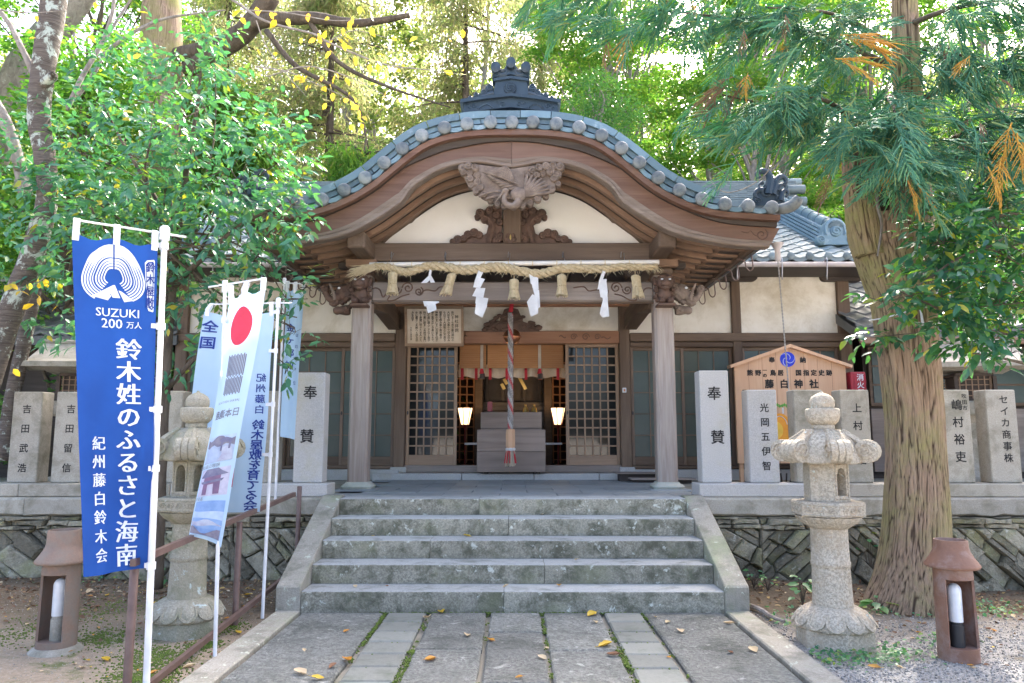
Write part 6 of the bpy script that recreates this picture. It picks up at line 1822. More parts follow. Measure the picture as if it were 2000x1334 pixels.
for s_, u in ((-1, 908), (1, 1090)):
    lo = bpy.data.lights.new('lamp_glow', 'POINT'); lo.energy = 8; lo.color = (1, .55, .22); lo.shadow_soft_size = .06
    o = bpy.data.objects.new('lamp_glow', lo); COL.objects.link(o); o.location = (A(u, 850, 12.2).x, 12.2, A(u, 813, 12.2).z + .12)
q = MB(); q.bbox(-.42, -.34, 11.9, 11.92, 1.84, 2.0, .002); o = q.build('red_sign', M['redbox']); tag(o, 'small red notice standing left of the altar front', 'notice')
for k, x in enumerate((.2, .34)):
    q = MB(); q.lathe([(.03, 1.80), (.05, 1.84), (.04, 1.89), (.015, 1.93), (.018, 1.95)], 12, (x, 11.9, 0)); o = q.build('sake_bottle', M['gold'], None, smooth=True); tag(o, 'small ceramic offering bottle on the box behind the rope, %s one' % ('inner' if k == 0 else 'outer'), 'bottle', 'offering bottles')
q = MB(); q.bbox(.1, .45, 11.85, 11.95, 1.55, 1.80, .004); q.bbox(-.45, -.3, 11.88, 11.95, 1.55, 1.84, .004); o = q.build('offering_stand', ga); tag(o, 'plain grey stand carrying the offering bottles', 'stand')

# framed prayer board
fp = thing('framed_prayer', 'framed sheet of brush writing titled 神社拝詞 hung above the left lattice door', 'framed sign', (-1.1, 10.8, 3.2))
FY = 10.78
c0, c1 = A(797, 606, FY), A(901, 671, FY)
tl = .10
fz = lambda z: FY - tl * (z - c1.z) / (c0.z - c1.z)
q = MB(); q.add([(c0.x, fz(c1.z), c1.z), (c1.x, fz(c1.z), c1.z), (c1.x, fz(c0.z), c0.z), (c0.x, fz(c0.z), c0.z)], [(0, 1, 2, 3)]); q.add([(c0.x, fz(c1.z) + .02, c1.z), (c1.x, fz(c1.z) + .02, c1.z), (c1.x, fz(c0.z) + .02, c0.z), (c0.x, fz(c0.z) + .02, c0.z)], [(3, 2, 1, 0)])
q.build('sheet', plain('old_paper', (.66, .58, .47), .35, c2=(.56, .45, .32), sc=5), fp)
for (x0, x1, z0, z1) in ((c0.x - .035, c1.x + .035, c0.z, c0.z + .04), (c0.x - .035, c1.x + .035, c1.z - .04, c1.z), (c0.x - .035, c0.x, c1.z, c0.z), (c1.x, c1.x + .035, c1.z, c0.z)):
    q = MB(); q.rings([[(x0, fz(z) - .025, z), (x1, fz(z) - .025, z), (x1, fz(z) + .03, z), (x0, fz(z) + .03, z)] for z in (z0, z1)]); q.build('frame', M['door_x'], fp)
colsT = ['神社拝詞', '掛けまくも畏き藤白神社の', '大前を拝み奉りて恐み恐み', 'も白さく大神等の広き厚き', '御恵を辱み奉り高き尊き', '神教のまにまに天皇を仰ぎ', '奉り直き正しき真心もちて', '誠の道に違ふことなく負ひ', '持つ業に励ましめ給ひ家門', '高く身健に世のため人のた', 'めに盡さしめ給へと恐み恐', 'みも白す']
wS = c1.x - c0.x; hS = c0.z - c1.z; it = []
for k, s_ in enumerate(colsT):
    x = c1.x - wS * (.085 + .074 * k)
    if k == 0: it += vertical(s_, .058, x, c0.z - hS * .17, hS * .13, {'bold': .01, 'res': 1})
    else: it += vertical(s_, .042, x, c0.z - hS * .07, hS * .073, {'bold': .008, 'res': 1})
it += vertical('大阪九重拝書', .034, c0.x + wS * .07, c0.z - hS * .52, hS * .065, {'res': 1})
warp_text(it, lambda a, b_: (a, fz(b_) - .003, b_), M['ink'], 'lettering', fp)
q = MB()
for k in (0, 1): q.box(c0.x + wS * .025, c0.x + wS * .05, fz(c1.z) - .006, fz(c1.z) - .003, c1.z + .06 + .06 * k, c1.z + .09 + .06 * k)
q.build('red_seal', M['inkr'], fp)
# loose boards on the floor
for k, (x0, x1, y0, y1, z, rz) in enumerate(((1.40, 2.05, 10.30, 10.62, .935, -.02), (1.62, 2.5, 10.0, 10.28, .87, .01))):
    q = MB(); q.bbox(x0, x1, y0, y1, z - .02, z, .004)
    t = q.build('ramp_board', M['grey_x'], None); t.rotation_euler = (0, 0, rz * .2)
    q2 = MB(); q2.box(x0 + .05, x1 - .05, y0 + .05, y1 - .05, .81, z - .021); q2.build('support', M['wood_dark'], t)
    tag(t, 'grey weathered ramp board behind the right porch post, %s one' % ('upper' if k == 0 else 'lower'), 'board', 'ramp boards by the right doors')

# ================================================================== SACRED ROPE
sh = thing('sacred_rope', 'thick straw rope with tassels and zigzag paper under a bamboo pole across the porch', 'sacred rope', (0, 8.55, 3.45))
SYr = 8.58
bl_, br_ = A(722, 517, SYr), A(1287, 512, SYr)
q = MB(); q.tube([bl_, br_], .030, 10); bp = q.build('bamboo_pole', M['bamboo'], sh, smooth=True, angle=50)
for k in range(1, 12):
    p = bl_.lerp(br_, k / 12 - .02); q = MB(); q.tube([p - Vector((.006, 0, 0)), p, p + Vector((.006, 0, 0))], [.031, .034, .031], 10); q.build('bamboo_node', M['straw'], bp)
for u in (762, 869, 995, 1104, 1220):
    p = A(u, 512, SYr); q = MB(); q.tube([(p.x, SYr, p.z), (p.x + random.uniform(-.02, .02), 8.74, p.z + .15)], .004, 4); q.tube([(p.x - .02, 8.745, p.z + .10), (p.x - .012, 8.745, p.z + .17)], .006, 4); q.build('hanging_wire', M['galv'], sh)
ctr = [(733, 519), (760, 522), (782, 529), (800, 530), (835, 520), (868, 521), (900, 527), (930, 526), (960, 522), (985, 523), (1010, 528), (1050, 535), (1075, 530), (1100, 524), (1150, 525), (1185, 525), (1215, 521), (1250, 522), (1284, 521)]
rad = lambda t: .034 + .016 * math.sin(PI * min(1, t * 1.05)) ** .8
cs = spline([A(u, v, SYr - .035) for u, v in ctr], 14)
for k in range(3):
    q = MB(); pts = []; rr_ = []
    n = len(cs)
    for i, p in enumerate(cs):
        a = k * 2 * PI / 3 + i * .30; r = rad(i / n) * .62
        pts.append((p[0], p[1] + r * math.cos(a), p[2] + r * math.sin(a))); rr_.append(rad(i / n) * .60)
    q.tube(pts, rr_, 7, jit=.12); q.build('rope_strand', M['rope'], sh, smooth=True)
rr = random.Random(4)
def straws(q, p0, d, n, L, spread, r=.0035, curve=0):
    for _ in range(n):
        dd = Vector(d) + Vector((rr.gauss(0, spread), rr.gauss(0, spread), rr.gauss(0, spread)))
        l = L * rr.uniform(.5, 1.1); p = Vector(p0) + Vector((rr.gauss(0, .015), rr.gauss(0, .015), rr.gauss(0, .015)))
        q.tube([p, p + dd * l * .5, p + dd * l + Vector((0, 0, -curve))], [r, r, r * .5], 3)
q = MB()
straws(q, A(735, 520, SYr - .03), (-1, 0, -.28), 170, .30, .12, .004, .01)
straws(q, A(1280, 523, SYr - .03), (.3, 0, -.5), 30, .08, .4)
for i in range(0, len(cs), 2): straws(q, cs[i], (rr.uniform(-1, 1), -.3, -.7), 6, .075, .35, .0022)
tag(q.build('loose_straw', M['straw'], sh), kind='stuff')
for (u, v0, v1, lean) in ((767, 531, 572, -.0), (884, 534, 573, -.08), (1004, 545, 582, .0), (1097, 536, 576, 0), (1241, 537, 578, .03)):
    p0 = A(u, v0, SYr - .06); p1 = A(u, v1, SYr - .06); h = p0.z - p1.z
    t_ = MB()
    Z = lambda f: p0.z - h * f
    xx = lambda f: p0.x + lean * f
    rs = [(0, .022), (.04, .046), (.15, .054), (.45, .050), (.6, .045), (.75, .055), (1, .068)]
    t_.rings([[(xx(f) + r * (1 + .08 * math.sin(5 * k)) * math.cos(2 * PI * k / 16), SYr - .06 + r * math.sin(2 * PI * k / 16), Z(f)) for k in range(16)] for f, r in rs][::-1])
    for k in range(46):
        a = rr.uniform(0, 2 * PI)
        t_.tube([(xx(.1) + .053 * math.cos(a), SYr - .06 + .053 * math.sin(a), Z(.08)), (xx(.55) + .049 * math.cos(a), SYr - .06 + .049 * math.sin(a), Z(.58)), (xx(1) + .071 * math.cos(a + .1), SYr - .06 + .071 * math.sin(a + .1), Z(1.0 + rr.uniform(0, .12)))], .005, 3)
    ts = t_.build('straw_tassel', M['straw'], sh)
    q = MB(); q.lathe([(.048, -.009), (.053, 0), (.048, .009)], 14, (xx(.58), SYr - .06, Z(.58))); q.build('binding', M['rope'], ts)
    q = MB(); q.tube([(xx(0), SYr - .05, p0.z - .01), (xx(0), SYr - .04, A(u, 515, SYr).z)], .005, 5); q.build('cord', M['rope'], ts)
def shide(segs, Y):
    """a folded zigzag paper: parallelograms in the photo's outline, each fold a little in front of the last"""
    q = MB()
    for k, poly in enumerate(segs):
        pts = [A(u, v, Y - .008 * k) + Vector((0, .012 * math.sin(i * 1.7 + k), 0)) for i, (u, v) in enumerate(poly)]
        q.add(pts, [tuple(range(len(pts)))])
        q.add([p + Vector((0, .0015, 0)) for p in pts], [tuple(range(len(pts)))[::-1]])
    return q.build('paper_streamer', M['paper'], sh)
SQ = SYr - .07
shide([[(936, 524), (946, 527), (937, 546), (924, 562), (927, 548)], [(934, 541), (947, 545), (938, 563), (924, 561)], [(930, 562), (948, 563), (944, 582), (922, 578)], [(930, 579), (954, 583), (950, 600), (928, 592)], [(930, 590), (952, 597), (942, 620), (927, 612)]], SQ)
shide([[(1033, 531), (1041, 533), (1050, 543), (1046, 562), (1036, 553)], [(1036, 541), (1051, 542), (1052, 566), (1040, 562)], [(1040, 560), (1053, 567), (1055, 600), (1049, 603), (1045, 580)], [(1040, 574), (1050, 582), (1051, 612), (1037, 618), (1029, 590)]], SQ)
shide([[(1177, 528), (1183, 530), (1178, 545), (1185, 545), (1183, 562), (1167, 565), (1170, 548)], [(1170, 562), (1184, 545), (1187, 570), (1186, 584), (1173, 580)], [(1176, 575), (1187, 580), (1187, 600), (1180, 600)], [(1178, 584), (1187, 590), (1190, 618), (1177, 620), (1171, 612)]], SQ)
shide([[(839, 526), (843, 528), (842, 538), (850, 552), (841, 552), (836, 542)], [(836, 539), (841, 545), (834, 553), (822, 553)]], SQ)
shide([[(826, 588), (857, 588), (858, 591), (838, 599), (829, 598)], [(832, 596), (850, 590), (853, 605), (836, 612)]], SQ - .02)
# ---- rain chains from the corners of the porch roof
for sx in (-1, 1):
    x0 = 3.03 if sx > 0 else -3.05
    t = thing('rain_chain', 'metal rain chain hanging from the %s corner of the porch roof' % ('right' if sx > 0 else 'left'), 'rain chain', (x0, 8.12, .6), 'rain chains of the porch')
    q = MB(); q.lathe([(.02, 3.42), (.032, 3.43), (.032, 3.56), (.07, 3.62), (.075, 3.63)], 14, (x0, 8.12, 0)); q.build('hopper', M['gutter'], t, smooth=True, angle=50)
    q = MB(); n = 150
    for k in range(n):
        z = 3.42 - 2.9 * k / n; dx = .10 * sx * (k / n) if sx > 0 else .0
        if k % 2: q.box(x0 + dx - .008, x0 + dx + .008, 8.117, 8.123, z - .021, z)
        else: q.box(x0 + dx - .003, x0 + dx + .003, 8.112, 8.128, z - .021, z)
    tag(q.build('chain', M['galv'], t), kind='stuff')
# iron basket stub behind the kerb
q = MB()
for k in range(7):
    a = PI * k / 6; q.tube([(3.06 + .05 * math.cos(a), 8.3, .81), (3.06 + .13 * math.cos(a), 8.3 - .05 * math.sin(a), 1.03)], .010, 4)
o = q.build('iron_basket', M['blackmetal']); tag(o, 'small black iron basket on the terrace behind the kerb', 'basket')
# ================================================================== TREES AND PLANTS
G3 = lambda a: a / np.linalg.norm(a, axis=-1, keepdims=True)
LEAF_V = np.array([(0, 0, 0), (.30, .21, .05), (.34, 0, -.01), (.30, -.21, .05), (.68, .17, .02), (.70, 0, -.03), (.68, -.17, .02), (1, 0, -.11)], float)
LEAF_F = np.array([(0, 2, 1), (0, 3, 2), (1, 2, 5), (1, 5, 4), (2, 3, 6), (2, 6, 5), (4, 5, 7), (5, 6, 7)])
SMALL_V = np.array([(0, 0, 0), (.5, .30, .04), (1, 0, -.06), (.5, -.30, .04)], float)
SMALL_F = np.array([(0, 3, 2), (0, 2, 1)])
STRIP_V = np.array([(0, 0, 0), (.4, .05, .02), (1, 0, -.1), (.4, -.05, .02)], float)

M['leaf_cam'] = leafmat('glossy_evergreen_leaf', [(0, (.045, .15, .10)), (.3, (.06, .195, .125)), (.6, (.075, .225, .13)), (.85, (.10, .26, .10)), (.97, (.19, .30, .05)), (1, (.50, .40, .04))], .36, .28, .5, (1.6, 1.8, .7))
M['leaf_right'] = leafmat('dark_evergreen_leaf', [(0, (.03, .11, .085)), (.4, (.04, .14, .09)), (.75, (.055, .17, .08)), (.95, (.12, .23, .05)), (1, (.42, .36, .03))], .26, .38, .7, (2.2, 2.2, .5))
M['leaf_yellow'] = leafmat('autumn_cherry_leaf', [(0, (.62, .42, .04)), (.35, (.66, .48, .03)), (.6, (.56, .50, .06)), (.8, (.62, .36, .06)), (1, (.38, .45, .06))], .5, .45, .4, (1.3, 1.2, .8))
M['leaf_maple'] = leafmat('maple_leaf', [(0, (.09, .22, .05)), (.4, (.13, .285, .055)), (.8, (.19, .33, .06)), (1, (.30, .36, .09))], .5, .55, .4, (1.4, 1.5, .8))
M['leaf_weep'] = leafmat('fine_green_leaf', [(0, (.05, .15, .07)), (.6, (.08, .20, .08)), (1, (.13, .24, .07))], .5, .5, .4, (1.8, 1.9, .8))
M['leaf_con'] = leafmat('brownish_conifer_spray', [(0, (.31, .275, .18)), (.35, (.40, .37, .23)), (.6, (.25, .31, .14)), (.85, (.28, .38, .16)), (1, (.52, .48, .28))], .6, .68, .3, (1.3, 1.35, 1))
M['leaf_cong'] = leafmat('green_conifer_spray', [(0, (.09, .20, .05)), (.5, (.13, .27, .055)), (.9, (.20, .32, .06)), (1, (.30, .28, .09))], .6, .58, .3, (1.6, 1.7, .8))
M['leaf_far'] = leafmat('distant_leaf', [(0, (.13, .21, .07)), (.35, (.19, .26, .08)), (.7, (.26, .30, .11)), (1, (.34, .32, .15))], .6, .55, .3, (1.3, 1.35, .9))
M['leaf_mid'] = leafmat('mid_green_leaf', [(0, (.06, .17, .05)), (.5, (.10, .25, .055)), (.85, (.16, .31, .06)), (1, (.26, .33, .07))], .4, .48, .5, (1.7, 1.8, .7))
M['cedar'] = leafmat('cedar_spray', [(0, (.07, .20, .14)), (.3, (.10, .275, .19)), (.6, (.14, .33, .21)), (.85, (.20, .37, .19)), (1, (.34, .36, .14))], .6, .4, .2, (1.4, 1.55, 1.0))
M['cedar_gold'] = leafmat('golden_dead_spray', [(0, (.55, .31, .06)), (.6, (.62, .40, .07)), (1, (.48, .26, .07))], .6, .35, .3, (1.2, 1.1, .9))
M['cedar_brown'] = leafmat('brown_dead_spray', [(0, (.24, .13, .09)), (.6, (.30, .18, .12)), (1, (.36, .24, .15))], .7, .3, .3, (1.2, 1.1, 1))
M['bark_cherry'] = bark('cherry_bark', (.185, .16, .14), (.08, .066, .058), (.25, .25, 3.2), 16, .8, (.46, .52, .47), 5, (.54, .60))
M['bark_cedar'] = bark('cedar_bark', (.46, .335, .245), (.13, .085, .058), (2.2, 2.2, .10), 17, 1.0, (.52, .50, .42), 4, (.62, .78), moss=(.30, .30, .10), mt=(.42, .66))
M['bark_grey'] = bark('grey_bark', (.34, .31, .28), (.19, .165, .145), (1, 1, .4), 12, .6, (.5, .52, .48), 6, (.6, .7))
M['bark_dark'] = bark('dark_bark', (.15, .12, .09), (.07, .055, .042), (1, 1, .3), 10, .7)
M['bark_hollow'] = bark('hollow_bark', (.07, .05, .04), (.025, .02, .017), (1, 1, .15), 14, 1)

def obj_from(name, V, F, mat, parent, smooth=False, kind=None):
    off = np.array(rootloc(parent)) if parent is not None else np.zeros(3)
    o = bpy.data.objects.new(name, np_mesh(name, V - off[None], F, mat, smooth))
    link(o, parent)
    if kind: o['kind'] = kind
    return o
def ball(n, rng, shell=.0):
    d = G3(rng.normal(size=(n, 3))); r = rng.random(n) ** (1 / 3)
    if shell: r = shell + (1 - shell) * r
    return d * r[:, None]
def clump_leaves(clumps, per, size, rng, flat=1.0, droop=.35, out=.6, shell=.45, roll=.5, view=0, sprig=5):
    """leaves in sprigs inside ellipsoid clumps: (x, y, z, rx, ry, rz). returns positions, matrices"""
    PP, MM = [], []
    for c in clumps:
        vol = c[3] * c[4] * c[5]
        n = max(4, int(per * vol ** .67 / sprig))
        b = ball(n, rng, shell)
        base_ = np.array(c[:3]) + b * np.array(c[3:6])
        d = b * np.array([1, 1, flat]) * out + rng.normal(size=(n, 3)) * .45; d[:, 2] -= droop * .4; d = G3(d)
        for k in range(sprig):
            t = k / sprig
            s_ = rng.uniform(*size, n)
            side = G3(np.cross(d, [0, 0, 1.0]) + 1e-6)
            dd = G3(d * .75 + side * (.8 if k % 2 else -.8) * (1 - .5 * t) + rng.normal(size=(n, 3)) * .28 + np.array([0, -view, -droop])[None] * 1.0)
            up = G3(np.tile([0, -.35 * (view > 0), 1.0], (n, 1)) + rng.normal(size=(n, 3)) * roll)
            PP.append(base_ + d * (t * size[1] * 1.9)[..., None] if False else base_ + d * (t * size[1] * 1.9))
            MM.append(frames(dd, up, s_))
    return np.concatenate(PP), np.concatenate(MM)
LEAF_MESHES = {}
def leafy_crown(parent, pos, mats, mat, tv=LEAF_V, tf=LEAF_F, parts=300, name='foliage', leafname='leaf', keep=None):
    """the leaves nearest the viewer as objects of their own, the rest as one mass"""
    if parts:
        d = np.linalg.norm(pos - np.array([CXC, 0, CH]), axis=1) - np.linalg.norm(mats[:, :, 0], axis=1) * 20
        order = np.argsort(d); a, b_ = order[:parts], order[parts:]
        key = mat.name
        if key not in LEAF_MESHES: LEAF_MESHES[key] = np_mesh(leafname, tv, tf, mat)
        off = rootloc(parent)
        for i in a:
            o = bpy.data.objects.new(leafname, LEAF_MESHES[key]); COL.objects.link(o); o.parent = parent
            m = Matrix(mats[i].tolist()).to_4x4(); m.translation = Vector(pos[i]) - off
            o.matrix_local = m
        pos, mats = pos[b_], mats[b_]
    if len(pos):
        V, F = scatter(tv, tf, pos, mats)
        return obj_from(name, V, F, mat, parent, kind='stuff')
def limb(parent, px, mat, name='branch', n=8, jit=.06, steps=6):
    """px: (u, v, Y, r) along the limb"""
    pts = [(*A(u, v, Y), r) for u, v, Y, r in px]
    s_ = spline(pts, steps); q = MB(); q.tube([p[:3] for p in s_], [p[3] for p in s_], n, jit=jit)
    return q.build(name, mat, parent, smooth=True, angle=180)
def wlimb(parent, pts, mat, name='branch', n=7, jit=.05, steps=5):
    s_ = spline(pts, steps); q = MB(); q.tube([p[:3] for p in s_], [max(.003, p[3]) for p in s_], n, jit=jit)
    return q.build(name, mat, parent, smooth=True, angle=180)
def twigs(parent, clumps, root, mat, r=.02, name='twigs', rng=None):
    q = MB(); rng = rng or RNG
    for c in clumps:
        a = np.array(root) + rng.normal(size=3) * .15; b_ = np.array(c[:3]); m = (a + b_) / 2 + rng.normal(size=3) * .18
        q.tube([tuple(p[:3]) for p in spline([a, m, b_], 4)], [r, r * .9, r * .8, r * .7, r * .6, r * .5, r * .42, r * .36, r * .3], 5)
        for k in range(5):
            e = b_ + ball(1, rng)[0] * np.array(c[3:6]); q.tube([tuple(b_), tuple((b_ + e) / 2 + rng.normal(size=3) * .05), tuple(e)], [r * .35, r * .25, r * .1], 4)
    o = q.build(name, mat, parent, smooth=True, angle=180); o['kind'] = 'stuff'
    return o
def C_(u, v, Y, r, ry=None, rz=None):
    p = A(u, v, Y); return (p.x, p.y, p.z, r, ry or r, rz or r)

# ---- glossy evergreen behind the banners
rng = np.random.default_rng(21)
cam_t = thing('evergreen_tree', 'glossy green broadleaf tree growing behind the banners at the left of the porch', 'tree', (-3.35, 7.05, 0))
limb(cam_t, [(306, 1150, 7.05, .06), (312, 1000, 7.05, .052), (318, 850, 7.1, .05), (326, 700, 7.15, .048), (336, 560, 7.2, .045), (350, 450, 7.25, .038), (365, 330, 7.3, .028), (385, 210, 7.3, .018), (395, 110, 7.3, .008)], M['bark_dark'], 'trunk', 9)
limb(cam_t, [(332, 640, 7.15, .036), (290, 560, 7.1, .028), (230, 480, 7.2, .02), (170, 400, 7.3, .012)], M['bark_dark'])
limb(cam_t, [(340, 560, 7.2, .034), (400, 500, 7.0, .026), (470, 440, 6.9, .018), (550, 400, 6.8, .010)], M['bark_dark'])
limb(cam_t, [(350, 470, 7.25, .03), (300, 380, 7.4, .022), (240, 280, 7.5, .014), (200, 200, 7.5, .008)], M['bark_dark'])
limb(cam_t, [(325, 760, 7.1, .03), (380, 700, 7.0, .022), (440, 640, 7.1, .016), (520, 610, 7.2, .01), (580, 620, 7.2, .006)], M['bark_dark'])
cl = [C_(250, 300, 7.3, .62, .6, .55), (C_(400, 210, 7.3, .55)), C_(450, 330, 7.0, .62), C_(520, 410, 6.8, .42), C_(300, 430, 7.0, .6), C_(180, 400, 7.2, .5), C_(570, 400, 6.7, .26, .3, .2),
      C_(470, 470, 6.9, .40), C_(370, 540, 7.0, .42), C_(330, 620, 7.2, .34), C_(150, 480, 7.4, .4), C_(380, 120, 7.4, .42), C_(160, 300, 7.6, .45), C_(300, 200, 7.6, .45), C_(420, 90, 7.4, .25), C_(520, 250, 7.2, .32), C_(540, 320, 7.0, .35), C_(200, 560, 7.4, .35),
      C_(110, 400, 7.4, .3), C_(560, 585, 7.1, .16), C_(575, 640, 7.1, .15), C_(600, 560, 7.1, .08), C_(560, 715, 7.15, .14, .14, .06), C_(520, 530, 7.0, .24), C_(420, 600, 7.0, .25), C_(400, 690, 7.2, .2, .2, .12), C_(340, 710, 7.0, .18, .2, .1), C_(460, 560, 7.0, .28), C_(270, 520, 6.9, .34), C_(220, 440, 6.9, .36), C_(350, 330, 6.7, .45), C_(100, 540, 7.6, .22),
      C_(430, 410, 6.6, .38), C_(240, 190, 7.8, .3), C_(590, 450, 6.7, .10), C_(60, 430, 7.9, .35), C_(30, 330, 8.0, .35), C_(20, 500, 8.0, .3), C_(130, 210, 7.9, .4), C_(230, 120, 8.0, .35), C_(70, 260, 8.2, .3), C_(170, 650, 7.9, .25), C_(90, 620, 8.0, .2)]
pos, mats = clump_leaves(cl, 1450, (.06, .135), rng, .8, .32, .7, .35, .6, .12, 7)
leafy_crown(cam_t, pos, mats, M['leaf_cam'])
twigs(cam_t, cl[:24], A(345, 480, 7.2), M['bark_dark'], .016, rng=rng)

# ---- cherry trunk at the left edge with a few yellow leaves
ch = thing('cherry_tree', 'leaning lichen covered cherry trunk with sparse yellow leaves at the left edge', 'tree', (-6.2, 8.4, .8))
limb(ch, [(-30, 760, 7.6, 0.134), (5, 650, 7.6, 0.126), (40, 560, 7.55, 0.118), (72, 470, 7.5, 0.109), (92, 390, 7.5, 0.102), (88, 310, 7.5, 0.105), (76, 230, 7.5, 0.111), (85, 130, 7.5, 0.118), (102, 30, 7.5, 0.130), (110, -60, 7.5, 0.126), (110, -160, 7.5, 0.109)], M['bark_cherry'], 'trunk', 14, .03)
limb(ch, [(6, 900, 8.5, .085), (20, 800, 8.5, .085), (42, 690, 8.4, .08), (66, 580, 8.3, .07), (80, 500, 8.2, .06), (95, 430, 8.1, .05)], M['bark_cherry'], 'stem', 10, .04)
limb(ch, [(84, 165, 7.45, .06), (102, 150, 7.3, .05), (104, 148, 7.28, .045)], M['bark_cherry'], 'stub', 9)
limb(ch, [(70, 150, 7.5, .05), (50, 110, 7.5, .036), (20, 50, 7.5, .03), (-10, 10, 7.5, .025)], M['bark_grey'], 'branch')
limb(ch, [(40, 330, 8.2, .07), (20, 250, 8.2, .05), (-10, 190, 8.2, .04)], M['bark_grey'], 'branch')
limb(ch, [(50, 380, 8.6, .08), (40, 330, 8.6, .075), (15, 255, 8.6, .06), (-10, 215, 8.6, .05)], M['bark_grey'], 'branch')
for px in ([(130, 215, 9, .03), (160, 150, 9, .032), (195, 90, 9, .028), (218, 30, 9, .025), (225, -30, 9, .02)], [(150, 190, 9, .028), (185, 140, 8.9, .026), (205, 105, 8.9, .024), (250, 70, 8.8, .022), (310, 40, 8.8, .018), (385, 26, 8.7, .013), (440, 20, 8.7, .008)], [(205, 80, 9, .02), (235, 30, 9, .018), (262, -10, 9, .015)]):
    limb(ch, px, M['bark_grey'], 'branch', 7)
ybr = [[(420, -20, 6.6, .012), (462, 5, 6.5, .012), (520, 42, 6.4, .012), (610, 66, 6.4, .011), (640, 82, 6.4, .010), (700, 108, 6.4, .009), (760, 128, 6.4, .007), (830, 136, 6.4, .005), (905, 146, 6.4, .003)],
       [(520, 150, 6.6, .006), (600, 130, 6.6, .007), (680, 150, 6.6, .005), (760, 190, 6.6, .003)],
       [(500, 130, 6.8, .008), (560, 140, 6.7, .007), (620, 165, 6.6, .005), (690, 200, 6.6, .003), (705, 235, 6.6, .002)],
       [(480, 20, 6.5, .007), (560, 25, 6.5, .006), (650, 40, 6.5, .004), (720, 36, 6.5, .002)],
       [(640, 82, 6.4, .006), (690, 60, 6.4, .004), (760, 75, 6.3, .003)],
       [(500, 40, 6.5, .006), (520, 90, 6.5, .005), (560, 145, 6.5, .004), (600, 190, 6.5, .002)], [(0, 20, 7, .008), (60, 25, 7, .006), (130, 20, 7, .003)], [(90, 540, 7, .006), (60, 560, 6.9, .004), (20, 560, 6.9, .003)]]
YL = []
for br in ybr:
    limb(ch, br, M['bark_grey'], 'twig', 5, 0)
    pts = spline([(*A(u, v, Y),) for u, v, Y, r in br], 14)
    n = len(pts)
    for i in range(n // 5, n):
        if rng.random() < .22: YL.append(np.array(pts[i]) + rng.normal(size=3) * .035)
for u, v in ((60, 560), (70, 575), (15, 552), (20, 550), (28, 720), (120, 600), (68, 575), (185, 10), (500, 12), (540, 28), (700, 5), (720, 20), (30, 30), (62, 58), (470, 30), (620, 60), (590, 75), (716, 14), (650, 150), (628, 150), (640, 205), (690, 200), (700, 232), (688, 240), (678, 196), (735, 100), (670, 85), (800, 95), (812, 70), (845, 72), (870, 70), (905, 70), (765, 62), (885, 70), (180, 60), (252, 100), (40, 600), (245, 96)):
    YL.append(np.array(A(u + rng.normal() * 5, v + rng.normal() * 5, 6.5 + rng.normal() * .2)))
YL = np.array(YL); n = len(YL)
dd = rng.normal(size=(n, 3)) * .6 + np.array([0, 0, -.6]); up = rng.normal(size=(n, 3)) + np.array([0, -1.2, .4])
LEAFY_V = LEAF_V * np.array([1, 1.35, 1.0])
leafy_crown(ch, YL, frames(dd, up, rng.uniform(.058, .10, n)), M['leaf_yellow'], LEAFY_V, parts=300)
print('yellow', n)

# ---- big cedar at the right
ced = thing('cedar_tree', 'big cedar with a mossy fissured forked trunk and drooping needle sprays right of the steps', 'tree', (3.45, 6.6, -.05))
from mathutils import noise as mnoise
def trunk_rings(spec, mat, name, n=40, amp=.05, Y0=6.6, root=0, seed=0, par=None):
    rr = np.random.default_rng(seed); ph = rr.uniform(0, 6, 12); par = par or ced
    sp = spline([(A((a + b_) / 2, v, Y).x, Y, A((a + b_) / 2, v, Y).z, (A(b_, v, Y).x - A(a, v, Y).x) / 2) for v, a, b_, Y in spec], 10)
    q = MB(); rs = []; fis = []
    for x, y, z, r in sp:
        ring_ = []
        for k in range(n):
            a = 2 * PI * k / n
            f = 1 + amp * (.5 * math.sin(5 * a + ph[0] + z * .5) + .35 * math.sin(9 * a + ph[1] - z * .7))
            lowz = max(0, 1 - (z + .08) / .65)
            f += root * lowz ** 2 * (.30 * max(0, math.cos(a - R(200))) ** 3 + .22 * max(0, math.cos(a - R(262))) ** 6 + .22 * max(0, math.cos(a - R(320))) ** 4 + .2 * max(0, math.cos(a - R(60))) ** 3)
            c_, s_ = math.cos(a) * r, math.sin(a) * r
            w1 = mnoise.noise(Vector((c_ * 4, s_ * 4, z * 1.5 + seed))) * .05
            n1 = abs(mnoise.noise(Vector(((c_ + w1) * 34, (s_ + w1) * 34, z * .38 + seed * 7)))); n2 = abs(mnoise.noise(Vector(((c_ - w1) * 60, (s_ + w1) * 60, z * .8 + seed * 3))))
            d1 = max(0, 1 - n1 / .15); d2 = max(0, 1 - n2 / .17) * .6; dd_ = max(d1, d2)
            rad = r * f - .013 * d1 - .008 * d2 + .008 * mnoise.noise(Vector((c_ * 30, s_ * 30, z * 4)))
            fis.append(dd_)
            ring_.append((x + rad * math.cos(a), y + rad * math.sin(a) * .95, z))
        rs.append(ring_)
    if rs[0][0][2] > rs[-1][0][2]:
        rs = rs[::-1]; fis = [f for g in range(len(rs) - 1, -1, -1) for f in fis[g * n:(g + 1) * n]]
    q.rings(rs)
    o = q.build(name, mat, par, smooth=True, angle=180)
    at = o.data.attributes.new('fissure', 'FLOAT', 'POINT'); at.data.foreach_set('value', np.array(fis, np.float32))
    return o
